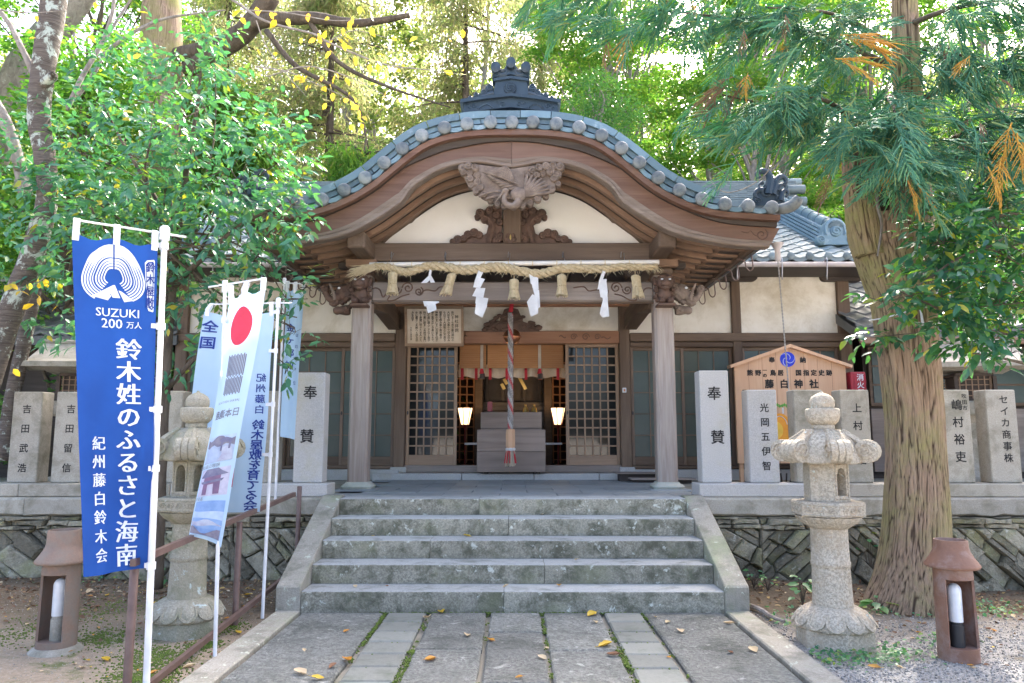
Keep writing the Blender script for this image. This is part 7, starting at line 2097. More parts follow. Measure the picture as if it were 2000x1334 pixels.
trunk_rings([(1215, 1680, 1866, 6.6), (1180, 1700, 1862, 6.6), (1100, 1720, 1854, 6.6), (1000, 1731, 1850, 6.6), (900, 1735, 1844, 6.6), (800, 1731, 1838, 6.6), (700, 1720, 1830, 6.6), (600, 1706, 1822, 6.6), (530, 1684, 1816, 6.6), (470, 1664, 1811, 6.62), (430, 1658, 1812, 6.66)], M['fissured'], 'trunk', 250, .04, root=.75, seed=3)
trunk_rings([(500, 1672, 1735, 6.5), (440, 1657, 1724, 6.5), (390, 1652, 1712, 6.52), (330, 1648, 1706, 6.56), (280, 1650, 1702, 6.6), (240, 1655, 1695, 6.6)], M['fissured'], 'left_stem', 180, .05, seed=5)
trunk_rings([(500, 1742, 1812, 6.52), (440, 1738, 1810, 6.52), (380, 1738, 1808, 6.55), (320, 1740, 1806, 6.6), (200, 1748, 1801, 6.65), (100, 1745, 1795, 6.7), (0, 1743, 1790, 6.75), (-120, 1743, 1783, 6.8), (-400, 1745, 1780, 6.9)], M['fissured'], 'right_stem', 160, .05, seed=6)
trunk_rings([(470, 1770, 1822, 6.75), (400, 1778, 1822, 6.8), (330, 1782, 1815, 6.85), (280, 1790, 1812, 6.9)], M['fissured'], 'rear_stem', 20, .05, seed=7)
trunk_rings([(470, 1700, 1752, 6.62), (420, 1702, 1748, 6.64), (360, 1706, 1744, 6.66), (310, 1708, 1742, 6.7)], M['bark_hollow'], 'hollow', 20, .12, seed=8)
limb(ced, [(1712, 330, 6.35, .012), (1714, 400, 6.3, .013), (1722, 440, 6.28, .012), (1714, 500, 6.28, .008)], M['bark_grey'], 'hanging_branch', 6)
limb(ced, [(1690, 330, 6.4, .045), (1710, 280, 6.2, .035), (1728, 245, 6.1, .03)], M['bark_cedar'], 'sawn_branch', 9)
cbr = [[(1748, 130, 6.7, .03), (1600, 70, 6.3, .022), (1450, 40, 6.0, .014), (1290, 20, 5.8, .006)],
       [(1690, 320, 6.5, .03), (1600, 235, 6.2, .02), (1500, 205, 6.0, .013), (1410, 185, 5.9, .006)],
       [(1690, 260, 6.5, .03), (1620, 200, 6.0, .018), (1540, 190, 5.7, .012), (1470, 230, 5.6, .006)],
       [(1790, 200, 6.6, .03), (1880, 150, 6.2, .02), (1960, 120, 6.0, .012), (2060, 100, 5.9, .006)],
       [(1800, 300, 6.6, .03), (1880, 262, 6.1, .02), (1960, 240, 5.8, .012), (2060, 235, 5.7, .006)],
       [(1730, 240, 6.5, .03), (1700, 230, 6.0, .02), (1680, 240, 5.6, .012), (1660, 260, 5.3, .006)],
       [(1740, 190, 6.6, .03), (1735, 190, 6.0, .02), (1745, 210, 5.5, .012), (1750, 240, 5.2, .006)],
       [(1770, 50, 6.7, .03), (1850, 20, 6.3, .02), (1960, 0, 6.0, .012), (2050, -5, 5.9, .006)],
       [(1745, 90, 6.7, .03), (1660, 40, 6.3, .02), (1590, 20, 6.0, .012), (1500, 15, 5.8, .006)],
       [(1800, 390, 6.6, .022), (1850, 385, 6.2, .014), (1910, 360, 5.9, .01), (1990, 300, 5.7, .006)],
       [(1790, 100, 6.7, .03), (1840, 90, 6.2, .016), (1880, 110, 5.8, .008)],
       [(1740, 290, 6.5, .03), (1780, 280, 6.0, .016), (1830, 300, 5.6, .008)],
       [(1750, -20, 6.7, .03), (1500, -30, 6.0, .02), (1300, -20, 5.7, .012), (1180, -10, 5.6, .008), (1050, -15, 5.6, .004)]]
SP, SD = [], []
for bi, br in enumerate(cbr):
    limb(ced, br, M['bark_dark'], 'branch', 6, .05)
    pts = spline([tuple(A(u, v, Y)) for u, v, Y, r in br], 16); n = len(pts)
    dens = 2 if bi != 13 else 1
    for i in range(int(n * .22), n):
        t = np.array(pts[min(i + 1, n - 1)]) - np.array(pts[i - 1]); t /= np.linalg.norm(t)
        for k in range(dens):
            if rng.random() < .5:
                side = np.cross(t, [0, 0, 1]) * rng.choice([-1, 1]); p = np.array(pts[i])
                SP.append(p + rng.normal(size=3) * .03); SD.append(t * .55 + side * rng.uniform(.1, .9) + np.array([0, 0, rng.uniform(-.75, .15)]) + rng.normal(size=3) * .15)
for u, v, Y, nn, su, sv in ((1700, 240, 5.6, 22, 45, 40), (1740, 300, 5.5, 16, 40, 35), (1600, 180, 5.9, 16, 60, 45), (1500, 230, 5.9, 14, 60, 30), (1440, 215, 6.0, 9, 45, 28), (1880, 190, 5.9, 22, 60, 50), (1950, 280, 5.7, 22, 50, 40), (1860, 310, 5.8, 14, 40, 35), (1640, 120, 6.0, 14, 60, 40), (1560, 60, 6.0, 14, 70, 35), (1920, 60, 6.0, 20, 60, 50), (1690, 50, 6.2, 12, 50, 35), (1790, 330, 5.7, 10, 30, 30), (1240, 50, 5.8, 8, 35, 15), (1340, 20, 5.8, 8, 40, 20), (1160, 20, 5.8, 4, 30, 10), (1420, 60, 5.9, 8, 40, 25), (1810, 210, 5.9, 10, 40, 50)):
    for _ in range(nn):
        p = np.array(A(u + rng.normal() * su, v + rng.normal() * sv, Y + rng.normal() * .3)); SP.append(p)
        SD.append(np.array([rng.normal() * .7 + (u - 1740) / 400, rng.normal() * .55 - .25, rng.uniform(-1, .05)]))
def spray_mesh(seed, mat, dense=17, L=.36, droop=.10):
    r = np.random.default_rng(seed); q = MB()
    ax = [(L * t, .03 * math.sin(2.2 * t + seed), -droop * t * t) for t in np.linspace(0, 1, 9)]
    q.tube(ax, [.006, .006, .0055, .005, .0045, .004, .0035, .003, .002], 4)
    for k in range(dense):
        t = .08 + .92 * (k + r.random() * .5) / dense; i = min(7, int(t * 8)); p = np.array(ax[i]) + (np.array(ax[i + 1]) - np.array(ax[i])) * (t * 8 - i)
        s_ = (-1) ** k; l = r.uniform(.10, .19) * (1.1 - .45 * t); ang = r.uniform(.45, .95) * (1 - .5 * t)
        d = np.array([math.cos(ang), s_ * math.sin(ang), r.uniform(-.15, .3)])
        pts, rad = [], []
        m = 9
        for j in range(m):
            u = j / (m - 1); e = p + d * l * u + np.array([.03 * u * u, 0, -.035 * u * u])
            pts.append(tuple(e)); rad.append((.0068 if j % 2 else .0034) * (1 - .35 * u))
        q.tube(pts, rad, 3)
        if k % 2 == 0:
            b_ = np.array(pts[3]); d2 = np.array([math.cos(ang * .3), s_ * math.sin(ang * .3), -.05]); pts = []; rad = []
            for j in range(6): u = j / 5; pts.append(tuple(b_ + d2 * l * .55 * u + np.array([0, 0, -.02 * u * u]))); rad.append((.0064 if j % 2 else .0034) * (1 - .35 * u))
            q.tube(pts, rad, 3)
    return q.mesh('needle_spray', mat)
SPM = [spray_mesh(k, M['cedar']) for k in range(4)]
SPG = [spray_mesh(10 + k, M['cedar_gold'], 15, .34, .06) for k in range(2)]; SPB = [spray_mesh(20 + k, M['cedar_brown'], 15, .34, .16) for k in range(2)]
SP, SD = np.array(SP), G3(np.array(SD)); nS = len(SP)
ups = G3(np.tile([0, -.4, 1.0], (nS, 1)) + rng.normal(size=(nS, 3)) * .35); scl = rng.uniform(.75, 1.2, nS)
FM = frames(SD, ups, scl)
near = np.argsort(np.linalg.norm(SP - np.array([0, 0, CH]), axis=1))
off = rootloc(ced)
def place_spray(mesh, p, m3):
    o = bpy.data.objects.new('needle_spray', mesh); COL.objects.link(o); o.parent = ced
    m = Matrix(m3.tolist()).to_4x4(); m.translation = Vector(p) - off; o.matrix_local = m
    return o
for i in near[:255]: place_spray(SPM[i % 4], SP[i], FM[i])
rest = near[255:]
VV, FF = [], []; base_n = 0
for k in range(4):
    idx = rest[rest % 4 == k]
    if not len(idx): continue
    me = SPM[k]; v = np.zeros(len(me.vertices) * 3); me.vertices.foreach_get('co', v); v = v.reshape(-1, 3)
    me.calc_loop_triangles(); f = np.zeros(len(me.loop_triangles) * 3, np.int32); me.loop_triangles.foreach_get('vertices', f); f = f.reshape(-1, 3)
    V, F = scatter(v, f, SP[idx], FM[idx]); VV.append(V); FF.append(F + base_n); base_n += len(V)
if VV: obj_from('needle_sprays', np.concatenate(VV), np.concatenate(FF), M['cedar'], ced, kind='stuff')
print('sprays', nS)
for (u, v, Y, dx, dy, dz, s_, gold) in ((1640, 68, 5.5, 1, -.1, -.1, 1.1, 1), (1650, 75, 5.5, 1, -.2, -.3, 1.0, 1), (1630, 115, 5.5, 1, -.1, -.05, 1.0, 1), (1645, 120, 5.4, .8, -.2, -.5, .8, 1), (1690, 80, 5.5, .8, 0, -.5, .7, 1),
        (1985, 240, 5.2, -.5, 0, -.9, 1.0, 1), (1995, 260, 5.2, -.2, -.2, -1, .9, 1), (1960, 310, 5.2, -.2, -.1, -1, .9, 1), (1930, 325, 5.2, .4, 0, -.9, .7, 1), (1990, 300, 5.2, .3, -.1, -.8, .8, 1), (1770, 345, 5.4, .4, 0, -.9, .8, 1), (1785, 350, 5.4, .7, 0, -.8, .7, 1), (1640, 265, 5.6, -.5, 0, -.8, .8, 1), (1650, 255, 5.6, -.2, 0, -.9, .7, 1),
        (1430, 150, 5.8, -.9, 0, -.3, .9, 0), (1420, 165, 5.8, -.9, -.2, -.5, .9, 0), (1450, 150, 5.8, -.6, 0, -.7, .9, 0), (1400, 175, 5.8, -.6, 0, -.8, .8, 0), (1230, 60, 5.8, -.3, 0, -1, .8, 1), (1180, 70, 5.9, .1, 0, -1, .6, 0), (1830, 80, 5.9, .6, 0, -.8, .8, 0), (1620, 330, 5.9, -.5, 0, -.9, .8, 0)):
    p = np.array(A(u, v, Y)); m3 = frames(np.array([[dx, dy, dz]], float), np.array([[0, -.5, 1.0]]), np.array([s_]))[0]
    o = place_spray((SPG if gold else SPB)[int(u) % 2], p, m3); o['label'] = 'golden dead needle spray' if gold else 'brown dead needle spray'
for k in range(20):
    u, v = ((1500, 60), (1580, 150), (1660, 210), (1850, 120), (1900, 220), (1830, 270), (1720, 330), (1960, 180), (1460, 110), (1340, 40))[k % 10]
    p = np.array(A(u + rng.normal() * 45, v + rng.normal() * 30, 5.7 + rng.normal() * .3)); s_ = rng.uniform(.35, .65)
    m3 = frames(np.array([[rng.normal(), -.2, -.8]]), np.array([[0, -.5, 1.0]]), np.array([s_]))[0]
    o = place_spray((SPG if k % 3 == 0 else SPB)[k % 2], p, m3); o['label'] = 'golden dead needle spray' if k % 3 == 0 else 'brown dead needle spray'
# bare vine hanging over the roof
limb(ced, [(1530, 40, 6.0, .007), (1535, 120, 6.0, .007), (1515, 190, 6.0, .008), (1530, 250, 6.1, .008), (1510, 320, 6.3, .006), (1470, 360, 6.4, .005), (1420, 376, 6.5, .004), (1390, 355, 6.5, .003), (1384, 330, 6.5, .002)], M['bark_grey'], 'dead_twig', 5, 0)
q = MB(); zc_ = A(1800, 603, 6.3).z
ring_ = [(A(1768, 600, 6.6).x + .305 * math.cos(a), 6.6 + .30 * math.sin(a), zc_ + .01 * math.sin(3 * a) + .05 * math.cos(a)) for a in np.linspace(0, 2 * PI, 30)]
q.tube(ring_, .006, 5); q.tube([A(1798, 605, 6.28), A(1802, 630, 6.28), A(1808, 655, 6.27)], [.009, .012, .006], 5)
o = q.build('string', M['paper'], None, smooth=True); tag(o, 'white string tied round the cedar trunk', 'string')
# ---- broadleaf evergreen reaching in from the right edge
rng = np.random.default_rng(33)
rt = thing('shade_tree', 'dark glossy broadleaf branches reaching in front of the cedar from the right edge', 'tree', (4.9, 5.9, -.1))
wlimb(rt, [(4.95, 5.9, -.2, .07), (4.9, 5.9, 1.0, .06), (4.85, 5.85, 2.2, .05), (4.8, 5.8, 3.4, .03), (4.7, 5.8, 4.2, .015)], M['bark_dark'], 'trunk')
for br in ([(2040, 640, 5.8, .02), (1950, 650, 5.7, .014), (1850, 610, 5.5, .010), (1760, 570, 5.4, .006)], [(2040, 520, 5.8, .02), (1960, 480, 5.6, .014), (1880, 500, 5.5, .010), (1790, 560, 5.4, .005)], [(2050, 420, 5.8, .02), (1960, 420, 5.7, .012), (1880, 450, 5.6, .008), (1820, 480, 5.5, .004)], [(2040, 720, 5.8, .015), (1960, 700, 5.6, .010), (1900, 690, 5.5, .005)], [(2040, 560, 6.1, .016), (1930, 590, 6.2, .01), (1840, 640, 6.2, .005), (1700, 660, 6.2, .004)]):
    limb(rt, br, M['bark_dark'])
cl = [C_(1970, 420, 5.6, .32, .4, .16), C_(1890, 440, 5.5, .26, .3, .12), C_(1840, 470, 5.5, .18, .25, .10), C_(1950, 500, 5.5, .30, .35, .16), C_(1880, 530, 5.5, .22, .3, .12), C_(1810, 545, 5.4, .15, .2, .07), C_(1760, 575, 5.4, .13, .15, .05), C_(1725, 590, 5.35, .07, .1, .035), C_(1840, 580, 5.4, .2, .2, .08),
      C_(1980, 590, 5.6, .25, .3, .14), C_(1910, 600, 5.5, .24, .3, .10), C_(1850, 640, 5.5, .18, .2, .08), C_(1950, 660, 5.5, .22, .3, .10), C_(1990, 520, 5.8, .3, .3, .2), C_(1900, 660, 5.6, .18, .2, .08), C_(1975, 690, 5.4, .09, .12, .04), C_(1700, 655, 6.3, .12, .15, .05), C_(1730, 660, 6.3, .08, .1, .04), C_(1990, 380, 5.7, .25, .3, .14), C_(1800, 510, 5.6, .12, .15, .06), C_(1940, 570, 6.0, .35, .3, .2), C_(1870, 490, 5.9, .25, .3, .15)]
pos, mats = clump_leaves(cl, 4300, (.075, .125), rng, .5, .28, .8, .2, .4, .1, 6)
leafy_crown(rt, pos, mats, M['leaf_right'])
twigs(rt, cl[:16], A(2040, 560, 5.9), M['bark_dark'], .009, rng=rng)

# ---- maples glowing behind the roof on the right
def maple(x, y, z0, h, label, rng, spread=3.2, n=60, mat='leaf_maple', size=(.075, .125), per=330, zlo=.25, flatz=.16, grp='bright maples beyond the roof', trunk=.13, nm='maple_tree', tv=SMALL_V, tf=SMALL_F, bark_='bark_grey'):
    t = thing(nm, label, 'tree', (x, y, z0), grp)
    wlimb(t, [(x, y, z0 - .3, trunk), (x + .2, y + .1, z0 + h * .25, trunk * .8), (x - .1, y, z0 + h * .5, trunk * .6), (x + .15, y, z0 + h * .75, trunk * .35), (x, y, z0 + h, .02)], M[bark_], 'trunk')
    PP, MM = [], []
    q = MB()
    for k in range(n):
        f = zlo + (1 - zlo) * rng.random(); zz = z0 + h * f
        r = spread * (1.0 - .55 * max(0, f - .45) / .55) * math.sqrt(rng.uniform(.05, 1)); an = rng.uniform(0, 2 * PI)
        c = np.array([x + r * math.cos(an), y + r * math.sin(an) * .8, zz - .08 * r]); rr = rng.uniform(.35, .85)
        m = int(per * rr ** 1.6)
        b = ball(m, rng) * np.array([rr, rr * .8, flatz * rr + .05]); b[:, 2] -= .22 * (b[:, 0] ** 2 + b[:, 1] ** 2)
        PP.append(c + b)
        d = rng.normal(size=(m, 3)); d[:, 2] = d[:, 2] * .3 - .25
        MM.append(frames(d, np.tile([0, 0, 1.0], (m, 1)) + rng.normal(size=(m, 3)) * .45, rng.uniform(*size, m)))
        if k % 2 == 0:
            a = np.array([x, y, z0 + h * max(.15, f - .22)]); mid = (a + c) / 2 + np.array([0, 0, .15 * r * .3]) + rng.normal(size=3) * .15
            q.tube([tuple(p) for p in spline([a, mid, c], 3)], [.04, .034, .028, .022, .016, .012, .006], 5)
    tag(q.build('limbs', M[bark_], t, smooth=True, angle=180), kind='stuff')
    V, F = scatter(tv, tf, np.concatenate(PP), np.concatenate(MM))
    obj_from('crown', V, F, M[mat], t, kind='stuff')
    return t
rng = np.random.default_rng(5)
for i, (x, y, h, sp, lb) in enumerate(((2.2, 17.5, 12.0, 3.0, 'yellow green maple directly right of the roof ornament'), (5.6, 16.2, 11.5, 3.2, 'bright green maple above the right end of the porch roof'), (9.2, 18.0, 13.0, 3.6, 'bright maple seen between the porch roof and the cedar trunk'), (13.0, 19, 14, 4.0, 'leafy maple glowing behind the cedar boughs at the right'), (6.2, 22.0, 17, 4.2, 'tall sunlit maple far behind the main roof'), (16.5, 16, 8, 3.0, 'low green maple beyond the side building'), (3.4, 20.5, 15.5, 3.2, 'tall maple behind the yellow green one beside the roof ornament'))):
    maple(x, y, hillz(x, y) if y > 17 else .8, h, lb, rng, sp, 135 if i < 4 else 110, per=620)
maple(1.55, 14.2, 4.2, 4.4, 'fine leaved weeping bluish green tree right beside the roof ornament', rng, 1.25, 44, 'leaf_weep', (.045, .08), 700, .35, .5, None, .05, 'weeping_tree')
rng = np.random.default_rng(51)
for x, y, h, lb in ((-6.5, 27, 18, 'tall pale tree far behind the yellow leaved twigs'), (-1.2, 28, 19, 'tall pale tree far behind the roof ornament'), (3.8, 27.5, 18, 'tall pale tree far behind the yellow green maple'), (-12, 26, 17, 'tall pale tree far behind the old trunk'), (10.5, 27, 17, 'tall pale tree far behind the cedar')):
    maple(x, y, hillz(x, y), h, lb, rng, 4.6, 120, 'leaf_far', (.13, .24), 330, .1, .5, 'tall pale trees on the hill', .22)
# ---- brownish conifers on the left
def conifer(x, y, z0, h, label, rng, spread, mat, n=80, per=260, nm='conifer_tree', grp='hazy conifers beyond the roof at left', L=(.10, .22)):
    t = thing(nm, label, 'tree', (x, y, z0), grp)
    wlimb(t, [(x, y, z0 - .3, .20), (x + .1, y, z0 + h * .3, .16), (x, y + .1, z0 + h * .7, .09), (x, y, z0 + h, .02)], M['bark_dark'], 'trunk')
    PP, MM = [], []; q = MB()
    for k in range(n):
        f = .12 + .86 * rng.random(); zz = z0 + h * f; r = spread * (1.05 - .6 * f) * math.sqrt(rng.uniform(.08, 1)); an = rng.uniform(0, 2 * PI)
        e = np.array([x + r * math.cos(an), y + r * math.sin(an), zz - .14 * r]); a = np.array([x, y, zz + .1 * r])
        q.tube([tuple(a), tuple((a + e) / 2 + np.array([0, 0, .08])), tuple(e)], [.03, .02, .006], 5)
        m = per; u = rng.uniform(.25, 1.1, m)
        p = a + (e - a) * u[:, None] + rng.normal(size=(m, 3)) * np.array([.16, .16, .10]); hang = rng.random(m) ** 2 * .55; p[:, 2] -= hang
        PP.append(p); d = rng.normal(size=(m, 3)) * .55 + (e - a)[None] * .22; d[:, 2] -= .75
        MM.append(frames(d, rng.normal(size=(m, 3)), rng.uniform(*L, m)))
    tag(q.build('limbs', M['bark_dark'], t, smooth=True, angle=180), kind='stuff')
    V, F = scatter(STRIP_V * np.array([1, 2.0, 1]), SMALL_F, np.concatenate(PP), np.concatenate(MM)); obj_from('crown', V, F, M[mat], t, kind='stuff')
rng = np.random.default_rng(9)
for x, y, h, sp, mt, lb in ((-1.3, 18.5, 14, 3.4, 'leaf_con', 'brownish conifer directly left of the roof ornament'), (-4.6, 17.2, 13, 3.2, 'leaf_con', 'brownish conifer behind the yellow leaved twigs'), (-3.2, 15.0, 7.0, 2.4, 'leaf_cong', 'green conifer close behind the left slope of the porch roof'), (-8.0, 19, 15, 3.6, 'leaf_con', 'tall hazy conifer behind the glossy evergreen'), (.9, 23, 15, 3.0, 'leaf_con', 'far yellowish conifer behind the roof ornament'), (-6.2, 15.0, 8.5, 2.2, 'leaf_cong', 'green conifer behind the left part of the main roof')):
    conifer(x, y, hillz(x, y) if y > 17 else .8, h, lb, rng, sp, mt, 120, 330, L=(.10, .25))
# ---- old trunks and green undergrowth trees on the left
ot = thing('old_tree', 'old tree with thick brown forked trunk high behind the glossy evergreen', 'tree', (-7.8, 14.2, .8))
limb(ot, [(330, 560, 14.2, .46), (325, 330, 14.2, .42), (318, 140, 14.2, .38), (315, 60, 14.2, .40), (318, -20, 14.2, .36), (325, -150, 14.2, .3)], M['bark_cedar'], 'trunk', 16, .04)
limb(ot, [(330, 120, 14.2, .22), (430, 85, 14.0, .17), (500, 45, 13.6, .14), (600, 35, 13.2, .12), (700, 45, 13.0, .08), (800, 30, 12.8, .05)], M['bark_dark'], 'limb', 10)
limb(ot, [(360, 140, 14, .15), (470, 70, 13.8, .2), (530, -10, 13.6, .2)], M['bark_dark'], 'limb', 10)
limb(ot, [(600, 35, 13.2, .06), (660, 120, 13.2, .045), (760, 170, 13.2, .03), (880, 210, 13.2, .012)], M['bark_dark'], 'limb', 7)
limb(ot, [(520, 60, 13.4, .06), (580, 130, 13.3, .05), (690, 195, 13.3, .03), (720, 290, 13.3, .012)], M['bark_dark'], 'limb', 7)
ot2 = thing('leaning_tree', 'pale scaly leaning trunk behind the cherry at the upper left', 'tree', (-10, 12.5, .8))
limb(ot2, [(-60, 420, 12.5, .36), (-10, 260, 12.5, .34), (50, 130, 12.5, .30), (110, 50, 12.4, .27), (170, -30, 12.3, .25)], M['bark_grey'], 'trunk', 14, .04)
rng = np.random.default_rng(17)
for x, y, h, sp, lb in ((-7.4, 11.8, 7.5, 2.2, 'small green tree between the outbuilding and the main roof'), (-10.2, 10.6, 9.5, 2.6, 'bushy green tree behind the cherry trunk'), (-12.5, 13.5, 13, 3.6, 'tall green tree at the far left behind the outbuilding'), (-9.4, 15.2, 13, 3.4, 'green tree behind the thick old trunk'), (-15.5, 18, 13, 3.6, 'tall green tree in the far left corner')):
    maple(x, y, .8 if y < 17 else hillz(x, y), h, lb, rng, sp, 90, 'leaf_mid', (.085, .14), 520, .08, .5, 'green trees behind the left side', .12, 'green_tree', bark_='bark_dark')
for x, y, h, sp, lb in ((10.2, 10.0, 5.2, 1.6, 'leafy tree over the side building roof right of the cedar'), (13, 12.5, 8, 2.8, 'green tree behind the side building at the right edge')):
    maple(x, y, .8, h, lb, rng, sp, 70, 'leaf_mid', (.085, .14), 500, .25, .4, 'green trees behind the right side', .10, 'green_tree', bark_='bark_dark')
# ---- far wood on the hill: one mass of sunlit foliage
rng = np.random.default_rng(2)
PP, MM = [], []
for k in range(620):
    y = rng.uniform(27, 44); x = rng.uniform(-1, 1) * (y * .82); g = hillz(x, y)
    z = g + rng.uniform(.2, 10.5) if rng.random() < .75 else g + rng.uniform(.2, 15)
    r = rng.uniform(.9, 2.0); m = int(190 * r ** 1.5)
    p = np.array([x, y, z]) + ball(m, rng, .3) * np.array([r, r, r * .7]); PP.append(p)
    d = rng.normal(size=(m, 3)); d[:, 2] -= .3; MM.append(frames(d, rng.normal(size=(m, 3)) + np.array([0, 0, .8]), rng.uniform(.18, .36, m)))
V, F = scatter(SMALL_V, SMALL_F, np.concatenate(PP), np.concatenate(MM))
obj_from('distant_wood', V, F, M['leaf_far'], None, kind='stuff')
q = MB()
for k in range(70):
    y = rng.uniform(26, 42); x = rng.uniform(-.75, .75) * y; g = hillz(x, y); h = rng.uniform(8, 16)
    q.tube([(x, y, g - .3), (x + rng.normal() * .3, y, g + h * .5), (x + rng.normal() * .6, y, g + h)], [.16, .12, .04], 6)
o = q.build('distant_trunks', M['bark_grey'], None, smooth=True, angle=180); o['kind'] = 'stuff'
# ================================================================== FALLEN LEAVES, WEEDS, SMALL THINGS
rng = np.random.default_rng(77)
lv = leafmat('fallen_yellow', [(0, (.58, .36, .03)), (1, (.66, .46, .05))], .5, .2, .4, (1.1, 1, .8))
lo_ = leafmat('fallen_orange', [(0, (.50, .22, .03)), (1, (.58, .29, .05))], .5, .2, .4, (1.1, 1, .8))
lp_ = leafmat('fallen_pale', [(0, (.60, .47, .28)), (1, (.66, .52, .34))], .6, .2, .3, (1.1, 1, .9))
lb_ = leafmat('fallen_brown', [(0, (.17, .075, .04)), (1, (.26, .13, .07))], .6, .15, .3, (1, 1, 1))
def fallen_mesh(seed, mat):
    r = random.Random(seed); q = MB(); L = 1.0; n = 7; rows = []
    cu, tw = r.uniform(.15, .5), r.uniform(-.4, .4)
    for i in range(n + 1):
        t = i / n; w_ = .30 * math.sin(PI * min(1, t * .96 + .02)) ** .75
        z = cu * (t - .5) ** 2 * 1.1
        rows.append([(t - .5, s_ * w_, z + abs(s_) * w_ * (.45 + .3 * r.random()) + tw * s_ * w_ * t) for s_ in (-1, -.5, 0, .5, 1)])
    q.rings(rows, cap=False, closed=False)
    q.tube([(-.5, 0, rows[0][2][2]), (-.62, .01, rows[0][2][2] + .03), (-.74, .03, rows[0][2][2] + .02)], .014, 4)
    return q.mesh('fallen_leaf', mat, True, 180)
FM_ = {k: [fallen_mesh(i * 7 + 3, m) for i in range(3)] for k, m in (('yellow', lv), ('orange', lo_), ('pale', lp_), ('brown', lb_))}
def fallen(u, v, kind, px, label=None, Z=0.0, group=None, rot=None, flat=True):
    p = AZ(u, v, Z)
    if Z == 0 and abs(p.x) > 1.96: p.z = gz(p.x, p.y)
    s_ = px * .85 * p.y / CF
    o = bpy.data.objects.new('fallen_leaf', FM_[kind][rng.integers(3)]); COL.objects.link(o)
    o.location = p + Vector((0, 0, .006)); o.scale = (s_, s_, s_)
    o.rotation_euler = (rng.normal() * .12, rng.normal() * .12, rot if rot is not None else rng.uniform(0, 6.28))
    return tag(o, label, 'leaf', group)
GP = 'fallen leaves on the stone paving'; GS = 'fallen leaves on the steps'; GE = 'fallen leaves on the soil'
for a in ((835, 1208, 'pale', 30, 'pale curled leaf on the small square pavers just below the steps, left of centre'), (862, 1197, 'yellow', 28, 'bright yellow leaf lying against the foot of the bottom step'), (912, 1243, 'pale', 26, 'pale spotted leaf on the slab left of the middle joint near the steps'), (958, 1252, 'orange', 24, 'orange leaf lying in the joint left of the middle slab'),
          (842, 1291, 'orange', 36, 'large orange leaf on the slab right of the left moss line'), (678, 1291, 'orange', 34, 'ochre leaf on the left big slab near the kerb'), (650, 1303, 'brown', 24, 'small torn orange brown leaf on the left big slab'), (586, 1316, 'pale', 40, 'big pale leaf at the bottom of the left big slab'), (620, 1327, 'yellow', 28, 'greenish yellow leaf at the bottom edge of the left big slab'), (594, 1272, 'pale', 16, 'small pale leaf on the left kerb side of the big slab'), (676, 1235, 'orange', 18, 'small orange leaf on the upper left big slab'),
          (1156, 1202, 'yellow', 30, 'yellow leaf below the bottom step at the right moss line'), (1163, 1217, 'pale', 20, 'small pale leaf under the yellow one at the right moss line'), (1183, 1262, 'yellow', 36, 'long yellow curled leaf on the right moss line'), (1198, 1281, 'brown', 30, 'brown curled leaf beside the right small pavers'), (1280, 1207, 'pale', 15, 'tiny pale leaf at the top of the right big slab'), (1304, 1217, 'pale', 18, 'small pale leaf on the right big slab beside the pavers'), (1329, 1235, 'pale', 28, 'pale flat leaf in the middle of the right big slab'), (1424, 1219, 'pale', 24, 'pale arched leaf near the right kerb by the steps'), (1472, 1272, 'pale', 34, 'big pale leaf beside the right kerb'), (1426, 1276, 'brown', 18, 'small brown leaf on the right big slab near the kerb'), (1306, 1286, 'orange', 14, 'tiny orange leaf on the right big slab'),
          (1059, 1287, 'pale', 24, 'pale leaf in the sunny patch on the middle slabs'), (1014, 1325, 'orange', 18, 'small rust leaf at the bottom centre of the paving'), (1068, 1268, 'pale', 14, 'tiny pale leaf on the middle slab')):
    fallen(a[0], a[1], a[2], a[3], a[4], 0, GP)
for u, v, k, px, i, lb in ((1059, 1006, 'pale', 12, 4, 'tiny pale leaf on the fourth tread right of the middle'), (729, 1048, 'yellow', 8, 3, 'tiny yellow leaf on the third tread at the left'), (912, 1048, 'yellow', 18, 3, 'small yellow leaf on the third tread left of the middle'), (633, 1088, 'orange', 16, 2, 'orange leaf at the left end of the second tread'), (1126, 1094, 'pale', 10, 2, 'tiny pale leaf on the second tread right of the middle'), (694, 1147, 'pale', 16, 1, 'pale leaf on the bottom tread at the left'), (988, 1146, 'pale', 16, 1, 'pale leaf on the bottom tread in the middle'), (1092, 1145, 'orange', 18, 1, 'orange brown leaf on the bottom tread right of the middle'), (756, 1146, 'brown', 8, 1, 'tiny brown leaf on the bottom tread')):
    fallen(u, v, k, px, lb, SRH * i + .002, GS)
